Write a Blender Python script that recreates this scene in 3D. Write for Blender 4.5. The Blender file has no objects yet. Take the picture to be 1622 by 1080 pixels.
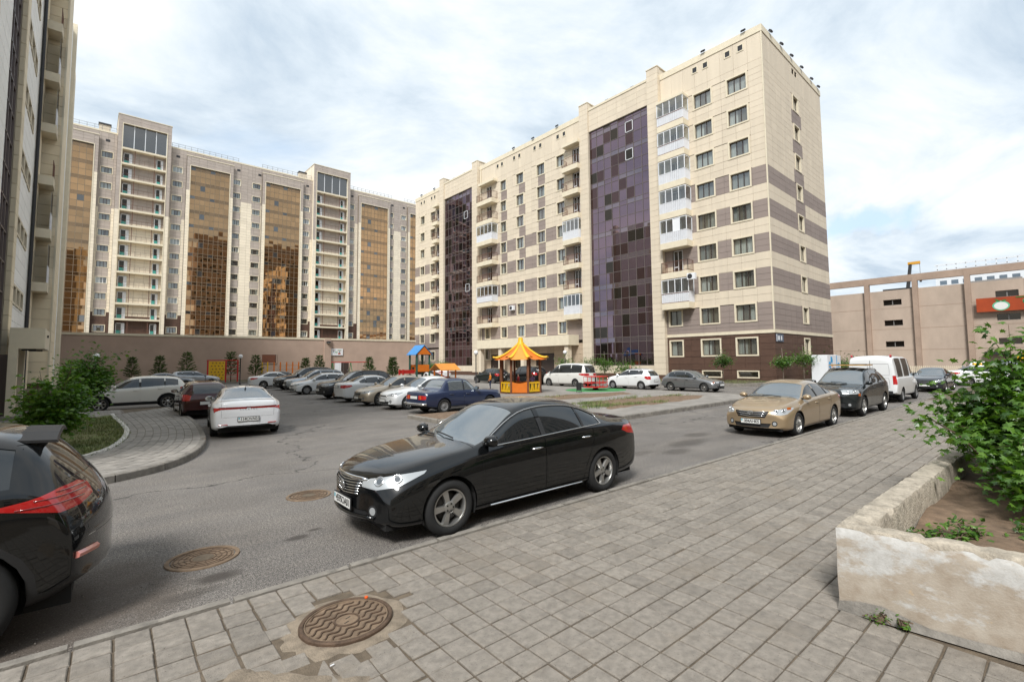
import bpy, bmesh, math, random
from mathutils import Vector, Matrix, Euler
from mathutils.bvhtree import BVHTree
from mathutils.interpolate import poly_3d_calc
R = math.radians
random.seed(7)
scene = bpy.context.scene
COL = scene.collection

# ---------------------------------------------------------------- camera
# world axes: X runs along the kerb, Y along the long block, Z up, metres
cam_d = bpy.data.cameras.new('camera')
cam = bpy.data.objects.new('camera', cam_d)
COL.objects.link(cam)
yaw, pitch, roll = R(46.812), R(3.958), R(-0.659)
fw = Vector((math.cos(yaw)*math.cos(pitch), math.sin(yaw)*math.cos(pitch), math.sin(pitch)))
rt = Vector((math.sin(yaw), -math.cos(yaw), 0))
up = rt.cross(fw)
rt2 = rt*math.cos(roll)+up*math.sin(roll)
up2 = -rt*math.sin(roll)+up*math.cos(roll)
M = Matrix((rt2, up2, -fw)).transposed().to_4x4()
M.translation = (0, 0, 2.11)
cam.matrix_world = M
cam_d.sensor_width = 36.0
cam_d.lens = 758.8/1622*36.0
cam_d.shift_x = -0.02485
cam_d.shift_y = -0.01264
cam_d.clip_start = 0.05
cam_d.clip_end = 3000
scene.camera = cam

# ---------------------------------------------------------------- sky, sun, exposure
SUN_AZ, SUN_EL = R(214), R(48)          # azimuth from +X towards +Y
world = bpy.data.worlds.new('World')
scene.world = world
world.use_nodes = True
nt = world.node_tree
nt.nodes.clear()
N = nt.nodes.new
out = N('ShaderNodeOutputWorld')
bg = N('ShaderNodeBackground')
sky = N('ShaderNodeTexSky')
sky.sky_type = 'NISHITA'
sky.sun_disc = False
sky.sun_elevation = SUN_EL
sky.sun_rotation = R(90)-SUN_AZ
sky.air_density = 1.0
sky.dust_density = 1.6
tc = N('ShaderNodeTexCoord')
sep = N('ShaderNodeSeparateXYZ')
nt.links.new(tc.outputs['Generated'], sep.inputs[0])
# project the view direction on to a cloud layer overhead
mx = N('ShaderNodeMath'); mx.operation = 'MAXIMUM'; mx.inputs[1].default_value = 0.0
nt.links.new(sep.outputs[2], mx.inputs[0])
ad = N('ShaderNodeMath'); ad.operation = 'ADD'; ad.inputs[1].default_value = 0.22
nt.links.new(mx.outputs[0], ad.inputs[0])
dv = N('ShaderNodeVectorMath'); dv.operation = 'DIVIDE'
nt.links.new(tc.outputs['Generated'], dv.inputs[0])
cmb = N('ShaderNodeCombineXYZ')
for i in range(3):
    nt.links.new(ad.outputs[0], cmb.inputs[i])
nt.links.new(cmb.outputs[0], dv.inputs[1])
mp = N('ShaderNodeMapping')
mp.inputs['Rotation'].default_value = (0, 0, R(25))
mp.inputs['Scale'].default_value = (1.0, 1.25, 1.0)
mp.inputs['Location'].default_value = (3.1, 1.7, 0)
nt.links.new(dv.outputs[0], mp.inputs[0])
n1 = N('ShaderNodeTexNoise')
n1.inputs['Scale'].default_value = 1.25
n1.inputs['Detail'].default_value = 9
n1.inputs['Roughness'].default_value = 0.6
n1.inputs['Distortion'].default_value = 0.35
nt.links.new(mp.outputs[0], n1.inputs['Vector'])
n2 = N('ShaderNodeTexNoise')
n2.inputs['Scale'].default_value = 0.75
n2.inputs['Detail'].default_value = 7
n2.inputs['Roughness'].default_value = 0.5
n2.inputs['Distortion'].default_value = 0.5
mp2 = N('ShaderNodeMapping')
mp2.inputs['Location'].default_value = (11.3, 4.2, 2.0)
nt.links.new(dv.outputs[0], mp2.inputs[0])
nt.links.new(mp2.outputs[0], n2.inputs['Vector'])
# brightness of the cloud sheet (grey-blue undersides to white)
cr = N('ShaderNodeValToRGB')
cr.color_ramp.elements[0].position = 0.34
cr.color_ramp.elements[0].color = (4.3, 5.3, 6.4, 1)
cr.color_ramp.elements[1].position = 0.60
cr.color_ramp.elements[1].color = (8.6, 8.9, 9.1, 1)
e = cr.color_ramp.elements.new(0.47)
e.color = (6.5, 7.3, 8.0, 1)
nt.links.new(n1.outputs[0], cr.inputs[0])
# cover: nearly closed, with a few blue gaps
cv = N('ShaderNodeValToRGB')
cv.color_ramp.elements[0].position = 0.30
cv.color_ramp.elements[0].color = (0, 0, 0, 1)
cv.color_ramp.elements[1].position = 0.40
cv.color_ramp.elements[1].color = (1, 1, 1, 1)
nt.links.new(n2.outputs[0], cv.inputs[0])
mixs = N('ShaderNodeMixRGB')
# one ragged opening in the cloud low over the market
gap_d = Vector((math.cos(R(12.3))*math.cos(R(13.2)), math.sin(R(12.3))*math.cos(R(13.2)), math.sin(R(13.2))))
sb = N('ShaderNodeVectorMath'); sb.operation = 'SUBTRACT'; sb.inputs[1].default_value = gap_d
nrmv = N('ShaderNodeVectorMath'); nrmv.operation = 'NORMALIZE'; nt.links.new(tc.outputs['Generated'], nrmv.inputs[0]); nt.links.new(nrmv.outputs[0], sb.inputs[0])
sc3 = N('ShaderNodeVectorMath'); sc3.operation = 'MULTIPLY'; sc3.inputs[1].default_value = (14, 14, 46); nt.links.new(sb.outputs[0], sc3.inputs[0])
ln3 = N('ShaderNodeVectorMath'); ln3.operation = 'LENGTH'; nt.links.new(sc3.outputs[0], ln3.inputs[0])
n3 = N('ShaderNodeTexNoise'); n3.inputs['Scale'].default_value = 26; n3.inputs['Detail'].default_value = 6; nt.links.new(nrmv.outputs[0], n3.inputs['Vector'])
a3 = N('ShaderNodeMath'); a3.operation = 'MULTIPLY_ADD'; a3.inputs[1].default_value = 2.4; nt.links.new(n3.outputs[0], a3.inputs[0]); nt.links.new(ln3.outputs['Value'], a3.inputs[2])
g3 = N('ShaderNodeMapRange'); g3.inputs[1].default_value = 1.75; g3.inputs[2].default_value = 2.5; g3.inputs[3].default_value = 0.12; nt.links.new(a3.outputs[0], g3.inputs[0])
mn3 = N('ShaderNodeMath'); mn3.operation = 'MINIMUM'; nt.links.new(cv.outputs[0], mn3.inputs[0]); nt.links.new(g3.outputs[0], mn3.inputs[1])
nt.links.new(mn3.outputs[0], mixs.inputs[0])
thin = N('ShaderNodeMixRGB'); thin.blend_type = 'ADD'; thin.inputs[0].default_value = 1.0; thin.inputs[2].default_value = (3.0, 3.6, 4.0, 1)   # thin high haze in the gaps
nt.links.new(sky.outputs[0], thin.inputs[1]); nt.links.new(thin.outputs[0], mixs.inputs[1])
nt.links.new(cr.outputs[0], mixs.inputs[2])
nt.links.new(mixs.outputs[0], bg.inputs[0])
bg.inputs[1].default_value = 0.085
nt.links.new(bg.outputs[0], out.inputs[0])

sun_d = bpy.data.lights.new('sun', 'SUN')
sun_d.energy = 2.9
sun_d.angle = R(15)
sun_d.color = (1.0, 0.985, 0.955)
sun = bpy.data.objects.new('sun', sun_d)
COL.objects.link(sun)
sdir = Vector((math.cos(SUN_AZ)*math.cos(SUN_EL), math.sin(SUN_AZ)*math.cos(SUN_EL), math.sin(SUN_EL)))
sun.rotation_euler = sdir.to_track_quat('Z', 'Y').to_euler()
sun.location = (30, -30, 60)

vs = scene.view_settings
vs.view_transform = 'Standard'
vs.look = 'None'
vs.gamma = 1.0
vs.use_curve_mapping = False
vs.exposure = 0.55
scene.render.engine = 'CYCLES'
cy = scene.cycles
cy.use_denoising = True
cy.max_bounces = 6
cy.diffuse_bounces = 3
cy.glossy_bounces = 3
cy.transmission_bounces = 4
cy.transparent_max_bounces = 8
cy.caustics_reflective = False
cy.caustics_refractive = False
cy.sample_clamp_indirect = 6
# ---------------------------------------------------------------- helpers
class MB:
    """collects shapes, then builds ONE mesh"""
    def __init__(s):
        s.v = []; s.f = []; s.m = []; s.cur = 0
    def mat(s, i):
        s.cur = i; return s
    def face(s, pts):
        b = len(s.v); s.v += [tuple(p) for p in pts]; s.f.append(tuple(range(b, b+len(pts)))); s.m.append(s.cur); return s
    def add(s, vs_, fs_):
        b = len(s.v); s.v += [tuple(p) for p in vs_]
        for f in fs_:
            s.f.append(tuple(b+i for i in f)); s.m.append(s.cur)
        return s
    def box(s, x0, x1, y0, y1, z0, z1):
        vs_ = [(x, y, z) for z in (z0, z1) for y in (y0, y1) for x in (x0, x1)]
        return s.add(vs_, [(0,2,3,1),(4,5,7,6),(0,1,5,4),(2,6,7,3),(0,4,6,2),(1,3,7,5)])
    def bbox(s, x0, x1, y0, y1, z0, z1, b=0.01):
        """box with chamfered top edges"""
        vs_ = [(x0,y0,z0),(x1,y0,z0),(x1,y1,z0),(x0,y1,z0),(x0,y0,z1-b),(x1,y0,z1-b),(x1,y1,z1-b),(x0,y1,z1-b),(x0+b,y0+b,z1),(x1-b,y0+b,z1),(x1-b,y1-b,z1),(x0+b,y1-b,z1)]
        fs_ = [(3,2,1,0),(8,9,10,11)]
        for i in range(4):
            j = (i+1) % 4
            fs_ += [(i,j,j+4,i+4),(i+4,j+4,j+8,i+8)]
        return s.add(vs_, fs_)
    def cyl(s, p, q, r0, r1=None, n=10, caps=True):
        if r1 is None: r1 = r0
        p = Vector(p); q = Vector(q); d = (q-p).normalized()
        a = d.orthogonal().normalized(); b = d.cross(a)
        vs_ = []
        for c, r in ((p, r0), (q, r1)):
            for i in range(n):
                t = 2*math.pi*i/n
                vs_.append(c+a*(r*math.cos(t))+b*(r*math.sin(t)))
        fs_ = [(i, (i+1) % n, n+(i+1) % n, n+i) for i in range(n)]
        if caps: fs_ += [tuple(range(n-1, -1, -1)), tuple(range(n, 2*n))]
        return s.add(vs_, fs_)
    def tube(s, pts, r, n=6, closed=False):
        pts = [Vector(p) for p in pts]
        m = len(pts); vs_ = []; prev = None
        if m < 2: return s
        rr = r if isinstance(r, (list, tuple)) else [r]*m
        for i, p in enumerate(pts):
            if closed: d = pts[(i+1) % m]-pts[i-1]
            else: d = pts[min(i+1, m-1)]-pts[max(i-1, 0)]
            d.normalize()
            a = d.orthogonal().normalized() if prev is None else (prev-d*prev.dot(d)).normalized()
            prev = a; b = d.cross(a)
            for k in range(n):
                t = 2*math.pi*k/n
                vs_.append(p+a*(rr[i]*math.cos(t))+b*(rr[i]*math.sin(t)))
        fs_ = []
        for i in range(m if closed else m-1):
            i2 = (i+1) % m
            for k in range(n):
                k2 = (k+1) % n
                fs_.append((i*n+k, i*n+k2, i2*n+k2, i2*n+k))
        if not closed: fs_ += [tuple(range(n-1, -1, -1)), tuple(range((m-1)*n, m*n))]
        return s.add(vs_, fs_)
    def lathe(s, prof, n=24, c=(0,0,0), axis='Z'):
        """prof = list of (radius, height)"""
        vs_ = []
        for r, h in prof:
            for i in range(n):
                t = 2*math.pi*i/n
                x, y, z = r*math.cos(t), r*math.sin(t), h
                if axis == 'Y': x, y, z = x, h, -y
                if axis == 'X': x, y, z = h, x, y
                vs_.append((x+c[0], y+c[1], z+c[2]))
        fs_ = []
        for j in range(len(prof)-1):
            for i in range(n):
                i2 = (i+1) % n
                fs_.append((j*n+i, j*n+i2, (j+1)*n+i2, (j+1)*n+i))
        return s.add(vs_, fs_)
    def prism(s, poly, z0, z1):
        """poly (x,y) counter-clockwise extruded in z"""
        n = len(poly)
        vs_ = [(x, y, z0) for x, y in poly]+[(x, y, z1) for x, y in poly]
        return s.add(vs_, [tuple(range(n-1, -1, -1)), tuple(range(n, 2*n))]+[(i, (i+1) % n, n+(i+1) % n, n+i) for i in range(n)])
    def xform(s, mtx, start=0):
        for i in range(start, len(s.v)):
            s.v[i] = tuple(mtx @ Vector(s.v[i]))
        return s
    def mesh(s, name, mats, smooth=False):
        me = bpy.data.meshes.new(name)
        me.from_pydata(s.v, [], s.f)
        if not isinstance(mats, (list, tuple)): mats = [mats]
        for m in mats: me.materials.append(m)
        if len(mats) > 1: me.polygons.foreach_set('material_index', s.m)
        if smooth: me.polygons.foreach_set('use_smooth', [True]*len(me.polygons))
        me.update()
        return me
    def build(s, name, mats, parent=None, smooth=False, loc=None, auto=None, kind=None, local=False):
        o = link(name, s.mesh(name, mats, smooth), parent, loc, kind=kind, local=local)
        if auto is not None: shade_auto(o.data, auto)
        return o

def shade_auto(me, ang=35):
    me.validate()
    me.polygons.foreach_set('use_smooth', [True]*len(me.polygons))
    me.set_sharp_from_angle(angle=R(ang))

def link(name, me, parent=None, loc=None, rz=None, scale=None, kind=None, local=False):
    o = bpy.data.objects.new(name, me)
    COL.objects.link(o)
    if loc is not None: o.location = loc
    if rz is not None: o.rotation_euler = (0, 0, rz)
    if scale is not None: o.scale = scale
    if parent is not None:
        o.parent = parent
        if not local:
            o.matrix_parent_inverse = INV.get(parent.name, Matrix.Identity(4))
    if kind: o['kind'] = kind
    return o
INV = {}
def root(name, loc, label, cat, group=None, rz=0.0, world_children=False):
    """an Empty at the thing's base; its parts are children"""
    o = bpy.data.objects.new(name, None)
    COL.objects.link(o)
    o.empty_display_size = 0.3
    o.location = loc; o.rotation_euler = (0, 0, rz)
    if world_children:
        INV[o.name] = (Matrix.Translation(loc) @ Matrix.Rotation(rz, 4, 'Z')).inverted()
    return tag(o, label, cat, group)
def tag(o, label, cat, group=None):
    o['label'] = label; o['category'] = cat
    if group: o['group'] = group
    return o
def kids(o):
    return [c for c in COL.objects if c.parent is o]
TREE = {}
def copy_tree(o, parent=None):
    c = o.copy(); COL.objects.link(c)
    if parent is not None: c.parent = parent
    for ch in o.children: copy_tree(ch, c)
    return c

# ---------------------------------------------------------------- materials
MATS = {}
def nd(t, typ, **kw):
    n = t.nodes.new(typ)
    for k, v in kw.items(): setattr(n, k, v)
    return n
def mat(name, col, rough=0.6, metal=0.0, var=0.0, scale=3.0, bump=0.0, bscale=60.0, island=0.0, coat=0.0, ior=1.45, col2=None, stretch=None, detail=6, emis=None, spec=None, objrand=0.0):
    if name in MATS: return MATS[name]
    m = bpy.data.materials.new(name); MATS[name] = m
    m.use_nodes = True
    t = m.node_tree; p = t.nodes['Principled BSDF']
    p.inputs['Base Color'].default_value = (*col, 1)
    p.inputs['Roughness'].default_value = rough
    p.inputs['Metallic'].default_value = metal
    p.inputs['IOR'].default_value = ior
    p.inputs['Coat Weight'].default_value = coat
    p.inputs['Coat Roughness'].default_value = 0.03
    if spec is not None: p.inputs['Specular IOR Level'].default_value = spec
    if emis: 
        p.inputs['Emission Color'].default_value = (*emis[0], 1); p.inputs['Emission Strength'].default_value = emis[1]
    src = None
    def vec():
        g = nd(t, 'ShaderNodeNewGeometry')
        o_ = g.outputs['Position']
        if stretch:
            mpn = nd(t, 'ShaderNodeMapping'); mpn.inputs['Scale'].default_value = stretch
            t.links.new(o_, mpn.inputs[0]); o_ = mpn.outputs[0]
        return o_
    if var or col2:
        n = nd(t, 'ShaderNodeTexNoise'); n.inputs['Scale'].default_value = scale; n.inputs['Detail'].default_value = detail
        n.inputs['Roughness'].default_value = 0.62
        t.links.new(vec(), n.inputs['Vector'])
        r = nd(t, 'ShaderNodeValToRGB')
        r.color_ramp.elements[0].position = 0.32; r.color_ramp.elements[1].position = 0.68
        a = tuple(c*(1-var) for c in col); b = col2 if col2 else tuple(min(1, c*(1+var)) for c in col)
        r.color_ramp.elements[0].color = (*a, 1); r.color_ramp.elements[1].color = (*b, 1)
        t.links.new(n.outputs[0], r.inputs[0]); src = r.outputs[0]
    if island or objrand:
        if objrand:
            g = nd(t, 'ShaderNodeObjectInfo'); ro = g.outputs['Random']; k = objrand
        else:
            g = nd(t, 'ShaderNodeNewGeometry'); ro = g.outputs['Random Per Island']; k = island
        mr = nd(t, 'ShaderNodeMapRange'); mr.inputs[3].default_value = 1-k; mr.inputs[4].default_value = 1+k
        t.links.new(ro, mr.inputs[0])
        hv = nd(t, 'ShaderNodeVectorMath', operation='SCALE')
        if src is None: hv.inputs[0].default_value = col
        else: t.links.new(src, hv.inputs[0])
        t.links.new(mr.outputs[0], hv.inputs['Scale']); src = hv.outputs[0]
    if src is not None: t.links.new(src, p.inputs['Base Color'])
    if bump:
        n = nd(t, 'ShaderNodeTexNoise'); n.inputs['Scale'].default_value = bscale; n.inputs['Detail'].default_value = 4
        t.links.new(vec(), n.inputs['Vector'])
        b = nd(t, 'ShaderNodeBump'); b.inputs['Strength'].default_value = bump; b.inputs['Distance'].default_value = 0.02
        t.links.new(n.outputs[0], b.inputs['Height']); t.links.new(b.outputs[0], p.inputs['Normal'])
    return m
def glass_mat(name, tint, refl=0.06, gloss=(1, 1, 1), f90=1.0):
    """thin clear pane: see-through with a mirror layer that grows at grazing angles"""
    m = bpy.data.materials.new(name); MATS[name] = m; m.use_nodes = True
    t = m.node_tree; t.nodes.clear()
    o_ = nd(t, 'ShaderNodeOutputMaterial'); mx_ = nd(t, 'ShaderNodeMixShader')
    tr = nd(t, 'ShaderNodeBsdfTransparent'); tr.inputs[0].default_value = (*tint, 1)
    gl = nd(t, 'ShaderNodeBsdfGlossy'); gl.inputs['Roughness'].default_value = 0.015; gl.inputs[0].default_value = (*gloss, 1)
    lw = nd(t, 'ShaderNodeLayerWeight'); lw.inputs[0].default_value = 0.5
    mr = nd(t, 'ShaderNodeMath', operation='POWER'); mr.inputs[1].default_value = 3.0
    t.links.new(lw.outputs['Facing'], mr.inputs[0])
    ma = nd(t, 'ShaderNodeMapRange'); ma.inputs[3].default_value = refl; ma.inputs[4].default_value = f90
    t.links.new(mr.outputs[0], ma.inputs[0])
    t.links.new(ma.outputs[0], mx_.inputs[0]); t.links.new(tr.outputs[0], mx_.inputs[1]); t.links.new(gl.outputs[0], mx_.inputs[2])
    t.links.new(mx_.outputs[0], o_.inputs[0])
    return m
def mirror_mat(name, tint, base, fac=0.5, rnd=0.35, rough=0.02):
    """coated facade glass: coloured mirror layer over a dark pane, each pane a little different"""
    m = bpy.data.materials.new(name); MATS[name] = m; m.use_nodes = True
    t = m.node_tree; t.nodes.clear()
    o_ = nd(t, 'ShaderNodeOutputMaterial'); mx_ = nd(t, 'ShaderNodeMixShader')
    df = nd(t, 'ShaderNodeBsdfDiffuse'); gl = nd(t, 'ShaderNodeBsdfGlossy'); gl.inputs['Roughness'].default_value = rough
    g = nd(t, 'ShaderNodeNewGeometry'); cr_ = nd(t, 'ShaderNodeValToRGB')
    cr_.color_ramp.elements[0].color = (*[c*(1-rnd) for c in tint], 1); cr_.color_ramp.elements[1].color = (*[min(1, c*(1+rnd*0.5)) for c in tint], 1)
    t.links.new(g.outputs['Random Per Island'], cr_.inputs[0]); t.links.new(cr_.outputs[0], gl.inputs[0])
    df.inputs[0].default_value = (*base, 1)
    lw = nd(t, 'ShaderNodeLayerWeight'); lw.inputs[0].default_value = 0.35
    ma = nd(t, 'ShaderNodeMapRange'); ma.inputs[3].default_value = fac; ma.inputs[4].default_value = 1.0
    t.links.new(lw.outputs['Fresnel'], ma.inputs[0])
    t.links.new(ma.outputs[0], mx_.inputs[0]); t.links.new(df.outputs[0], mx_.inputs[1]); t.links.new(gl.outputs[0], mx_.inputs[2])
    t.links.new(mx_.outputs[0], o_.inputs[0])
    return m

_fontcache = {}
def text_mb(txt, size, depth=0.002, bold=0.0, spacing=1.0):
    """flat lettering in the XY plane, centred, as (verts, faces)"""
    key = (txt, size, depth, bold, spacing)
    if key in _fontcache: return _fontcache[key]
    cu = bpy.data.curves.new('lettering', 'FONT'); cu.body = txt; cu.size = size
    cu.align_x = 'CENTER'; cu.align_y = 'CENTER'; cu.extrude = depth; cu.offset = bold; cu.resolution_u = 3; cu.space_character = spacing
    o = bpy.data.objects.new('lettering', cu); COL.objects.link(o)
    dg = bpy.context.evaluated_depsgraph_get()
    me = bpy.data.meshes.new_from_object(o.evaluated_get(dg))
    r = ([tuple(v.co) for v in me.vertices], [tuple(p.vertices) for p in me.polygons])
    bpy.data.objects.remove(o); bpy.data.curves.remove(cu); bpy.data.meshes.remove(me)
    _fontcache[key] = r
    return r
def add_text(mb, txt, size, origin, right, upv, depth=0.002, bold=0.0, spacing=1.0):
    vs_, fs_ = text_mb(txt, size, depth, bold, spacing)
    right = Vector(right).normalized(); upv = Vector(upv).normalized(); nrm = right.cross(upv); origin = Vector(origin)
    mb.add([origin+right*v[0]+upv*v[1]+nrm*v[2] for v in vs_], fs_)
    return mb
def pchip(pts):
    """monotone cubic through points -> function"""
    xs = [p[0] for p in pts]; ys = [p[1] for p in pts]; n = len(xs)
    h = [xs[i+1]-xs[i] for i in range(n-1)]; d = [(ys[i+1]-ys[i])/h[i] for i in range(n-1)]
    m = [0]*n; m[0] = d[0]; m[-1] = d[-1]
    for i in range(1, n-1):
        if d[i-1]*d[i] <= 0: m[i] = 0
        else:
            w1 = 2*h[i]+h[i-1]; w2 = h[i]+2*h[i-1]; m[i] = (w1+w2)/(w1/d[i-1]+w2/d[i])
    def f(x):
        if x <= xs[0]: return ys[0]
        if x >= xs[-1]: return ys[-1]
        i = 0
        while xs[i+1] < x: i += 1
        t = (x-xs[i])/h[i]
        return ys[i]*(1+2*t)*(1-t)**2+m[i]*h[i]*t*(1-t)**2+ys[i+1]*t*t*(3-2*t)+m[i+1]*h[i]*t*t*(t-1)
    return f
# ---------------------------------------------------------------- ground, road, pavements
OILC = (0.045, 0.037, 0.031); GRITC = (0.075, 0.056, 0.042)
STAINS = [(-0.5, 5.75, 1.5, 0.95, .8, GRITC), (0.25, 6.5, 0.5, 0.6, .55, GRITC), (1.02, 5.8, .22, .15, .85, OILC), (0.8, 5.55, .3, .12, .5, OILC), (1.95, 6.4, .16, .09, .8, OILC), (2.2, 6.55, .1, .06, .8, OILC),
    (11.2, 6.4, .9, .35, .6, OILC), (12.6, 6.9, .6, .3, .6, OILC), (10.0, 6.0, .5, .25, .5, OILC), (9.2, 6.5, .5, .2, .45, OILC), (7.6, 7.6, .8, .35, .25, OILC), (4.6, 10.5, 1.6, .8, .22, (0.26, 0.24, 0.22)), (8, 12.5, 2.0, 1.0, .2, (0.26, 0.24, 0.22))]
def asphalt_mat():
    m = bpy.data.materials.new('asphalt'); m.use_nodes = True
    t = m.node_tree; p = t.nodes['Principled BSDF']
    g = nd(t, 'ShaderNodeNewGeometry')
    def noise(sc, det=5, ro=0.6, st=None):
        n = nd(t, 'ShaderNodeTexNoise'); n.inputs['Scale'].default_value = sc; n.inputs['Detail'].default_value = det; n.inputs['Roughness'].default_value = ro
        v = g.outputs['Position']
        if st:
            mpn = nd(t, 'ShaderNodeMapping'); mpn.inputs['Scale'].default_value = st; t.links.new(v, mpn.inputs[0]); v = mpn.outputs[0]
        t.links.new(v, n.inputs['Vector']); return n.outputs[0]
    def ramp(src, a, b, ca, cb):
        r = nd(t, 'ShaderNodeValToRGB'); r.color_ramp.elements[0].position = a; r.color_ramp.elements[1].position = b
        r.color_ramp.elements[0].color = (*ca, 1); r.color_ramp.elements[1].color = (*cb, 1); t.links.new(src, r.inputs[0]); return r.outputs[0]
    def mix(f, a, b, mode='MIX'):
        x = nd(t, 'ShaderNodeMixRGB', blend_type=mode)
        for s_, i in ((f, 0), (a, 1), (b, 2)):
            if hasattr(s_, 'links'): t.links.new(s_, x.inputs[i])
            elif isinstance(s_, tuple): x.inputs[i].default_value = (*s_, 1)
            else: x.inputs[i].default_value = s_
        return x.outputs[0]
    base = ramp(noise(0.55, 7, 0.65), 0.3, 0.72, (0.106, 0.098, 0.092), (0.170, 0.159, 0.150))
    streak = ramp(noise(1.2, 5, 0.6, (0.25, 1.6, 1)), 0.42, 0.7, (1, 1, 1), (1.22, 1.2, 1.16))
    base = mix(1.0, base, streak, 'MULTIPLY')
    stone = ramp(noise(85, 2, 0.6), 0.40, 0.62, (0.35, 0.35, 0.35), (1.9, 1.86, 1.8))
    base = mix(1.0, base, stone, 'MULTIPLY')
    speck = ramp(noise(38, 2, 0.5), 0.66, 0.74, (0, 0, 0), (1, 1, 1))
    base = mix(mix(1.0, speck, (0.5, 0.5, 0.5), 'MULTIPLY'), base, (0.24, 0.23, 0.22))
    grain = ramp(noise(30, 3, 0.75), 0.40, 0.60, (0.70, 0.70, 0.70), (1.30, 1.29, 1.27))
    base = mix(1.0, base, grain, 'MULTIPLY')
    # oil drips, damp grit in the gutter: stains with ragged, soft outlines
    wob = nd(t, 'ShaderNodeTexNoise'); wob.inputs['Scale'].default_value = 2.6; wob.inputs['Detail'].default_value = 8; wob.inputs['Roughness'].default_value = 0.7
    t.links.new(g.outputs['Position'], wob.inputs['Vector'])
    for (sx_, sy_, rx, ry, am, cc) in STAINS:
        mpn = nd(t, 'ShaderNodeMapping', vector_type='TEXTURE'); mpn.inputs['Location'].default_value = (sx_, sy_, 0); mpn.inputs['Scale'].default_value = (rx, ry, 1)
        t.links.new(g.outputs['Position'], mpn.inputs[0])
        le = nd(t, 'ShaderNodeVectorMath', operation='LENGTH'); t.links.new(mpn.outputs[0], le.inputs[0])
        ad2 = nd(t, 'ShaderNodeMath', operation='ADD'); t.links.new(le.outputs['Value'], ad2.inputs[0]); t.links.new(wob.outputs[0], ad2.inputs[1])
        hf = nd(t, 'ShaderNodeMath', operation='MULTIPLY'); hf.inputs[1].default_value = .5; t.links.new(ad2.outputs[0], hf.inputs[0])
        base = mix(ramp(hf.outputs[0], 0.52, 0.80, (am, am, am), (0, 0, 0)), base, cc)
    vor = nd(t, 'ShaderNodeTexVoronoi', feature='DISTANCE_TO_EDGE'); vor.inputs['Scale'].default_value = 0.16
    nw = nd(t, 'ShaderNodeTexNoise'); nw.inputs['Scale'].default_value = 0.9; nw.inputs['Detail'].default_value = 8; t.links.new(g.outputs['Position'], nw.inputs['Vector'])
    sc_ = nd(t, 'ShaderNodeVectorMath', operation='SCALE'); sc_.inputs['Scale'].default_value = 2.2; t.links.new(nw.outputs['Color'], sc_.inputs[0])
    av = nd(t, 'ShaderNodeVectorMath', operation='ADD'); t.links.new(g.outputs['Position'], av.inputs[0]); t.links.new(sc_.outputs[0], av.inputs[1]); t.links.new(av.outputs[0], vor.inputs['Vector'])
    crack = ramp(vor.outputs['Distance'], 0.0, 0.006, (1, 1, 1), (0, 0, 0))
    base = mix(crack, base, (0.03, 0.027, 0.025))
    t.links.new(base, p.inputs['Base Color'])
    p.inputs['Roughness'].default_value = 0.82
    b = nd(t, 'ShaderNodeBump'); b.inputs['Strength'].default_value = 0.55; b.inputs['Distance'].default_value = 0.012
    t.links.new(noise(80, 3, 0.7), b.inputs['Height']); t.links.new(b.outputs[0], p.inputs['Normal'])
    return m
ASPH = asphalt_mat()
SOIL = mat('dry soil', (0.17, 0.115, 0.075), 0.95, var=0.35, scale=6, bump=0.6, bscale=45)
SAND = mat('sand joint filling', (0.125, 0.097, 0.068), 0.95, var=0.3, scale=9, bump=0.5, bscale=90)
def slab_mat():
    m = mat('paving concrete', (0.225, 0.200, 0.170), 0.85, var=0.22, scale=14, island=0.13, bump=0.35, bscale=110)
    t = m.node_tree; p = t.nodes['Principled BSDF']
    src = p.inputs['Base Color'].links[0].from_socket
    g = nd(t, 'ShaderNodeNewGeometry')
    # pits in the concrete and drifts of dust
    n = nd(t, 'ShaderNodeTexNoise'); n.inputs['Scale'].default_value = 75; n.inputs['Detail'].default_value = 2
    t.links.new(g.outputs['Position'], n.inputs['Vector'])
    r = nd(t, 'ShaderNodeValToRGB'); r.color_ramp.elements[0].position = 0.27; r.color_ramp.elements[1].position = 0.36
    r.color_ramp.elements[0].color = (0.55, 0.52, 0.5, 1); r.color_ramp.elements[1].color = (1, 1, 1, 1)
    t.links.new(n.outputs[0], r.inputs[0])
    x = nd(t, 'ShaderNodeMixRGB', blend_type='MULTIPLY'); x.inputs[0].default_value = 1
    t.links.new(src, x.inputs[1]); t.links.new(r.outputs[0], x.inputs[2])
    n2_ = nd(t, 'ShaderNodeTexNoise'); n2_.inputs['Scale'].default_value = 1.1; n2_.inputs['Detail'].default_value = 7; n2_.inputs['Roughness'].default_value = 0.7
    t.links.new(g.outputs['Position'], n2_.inputs['Vector'])
    r2 = nd(t, 'ShaderNodeValToRGB'); r2.color_ramp.elements[0].position = 0.5; r2.color_ramp.elements[1].position = 0.72
    r2.color_ramp.elements[0].color = (0, 0, 0, 1); r2.color_ramp.elements[1].color = (0.65, 0.65, 0.65, 1)
    t.links.new(n2_.outputs[0], r2.inputs[0])
    y = nd(t, 'ShaderNodeMixRGB'); y.inputs[2].default_value = (0.215, 0.18, 0.14, 1)
    t.links.new(r2.outputs[0], y.inputs[0]); t.links.new(x.outputs[0], y.inputs[1])
    t.links.new(y.outputs[0], p.inputs['Base Color'])
    return m
SLAB = slab_mat()
KERB = mat('kerb concrete', (0.22, 0.20, 0.172), 0.9, var=0.25, scale=7, bump=0.4, bscale=70)
KERBD = mat('weathered kerb concrete', (0.20, 0.183, 0.16), 0.9, var=0.35, scale=5, bump=0.5, bscale=50)

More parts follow.
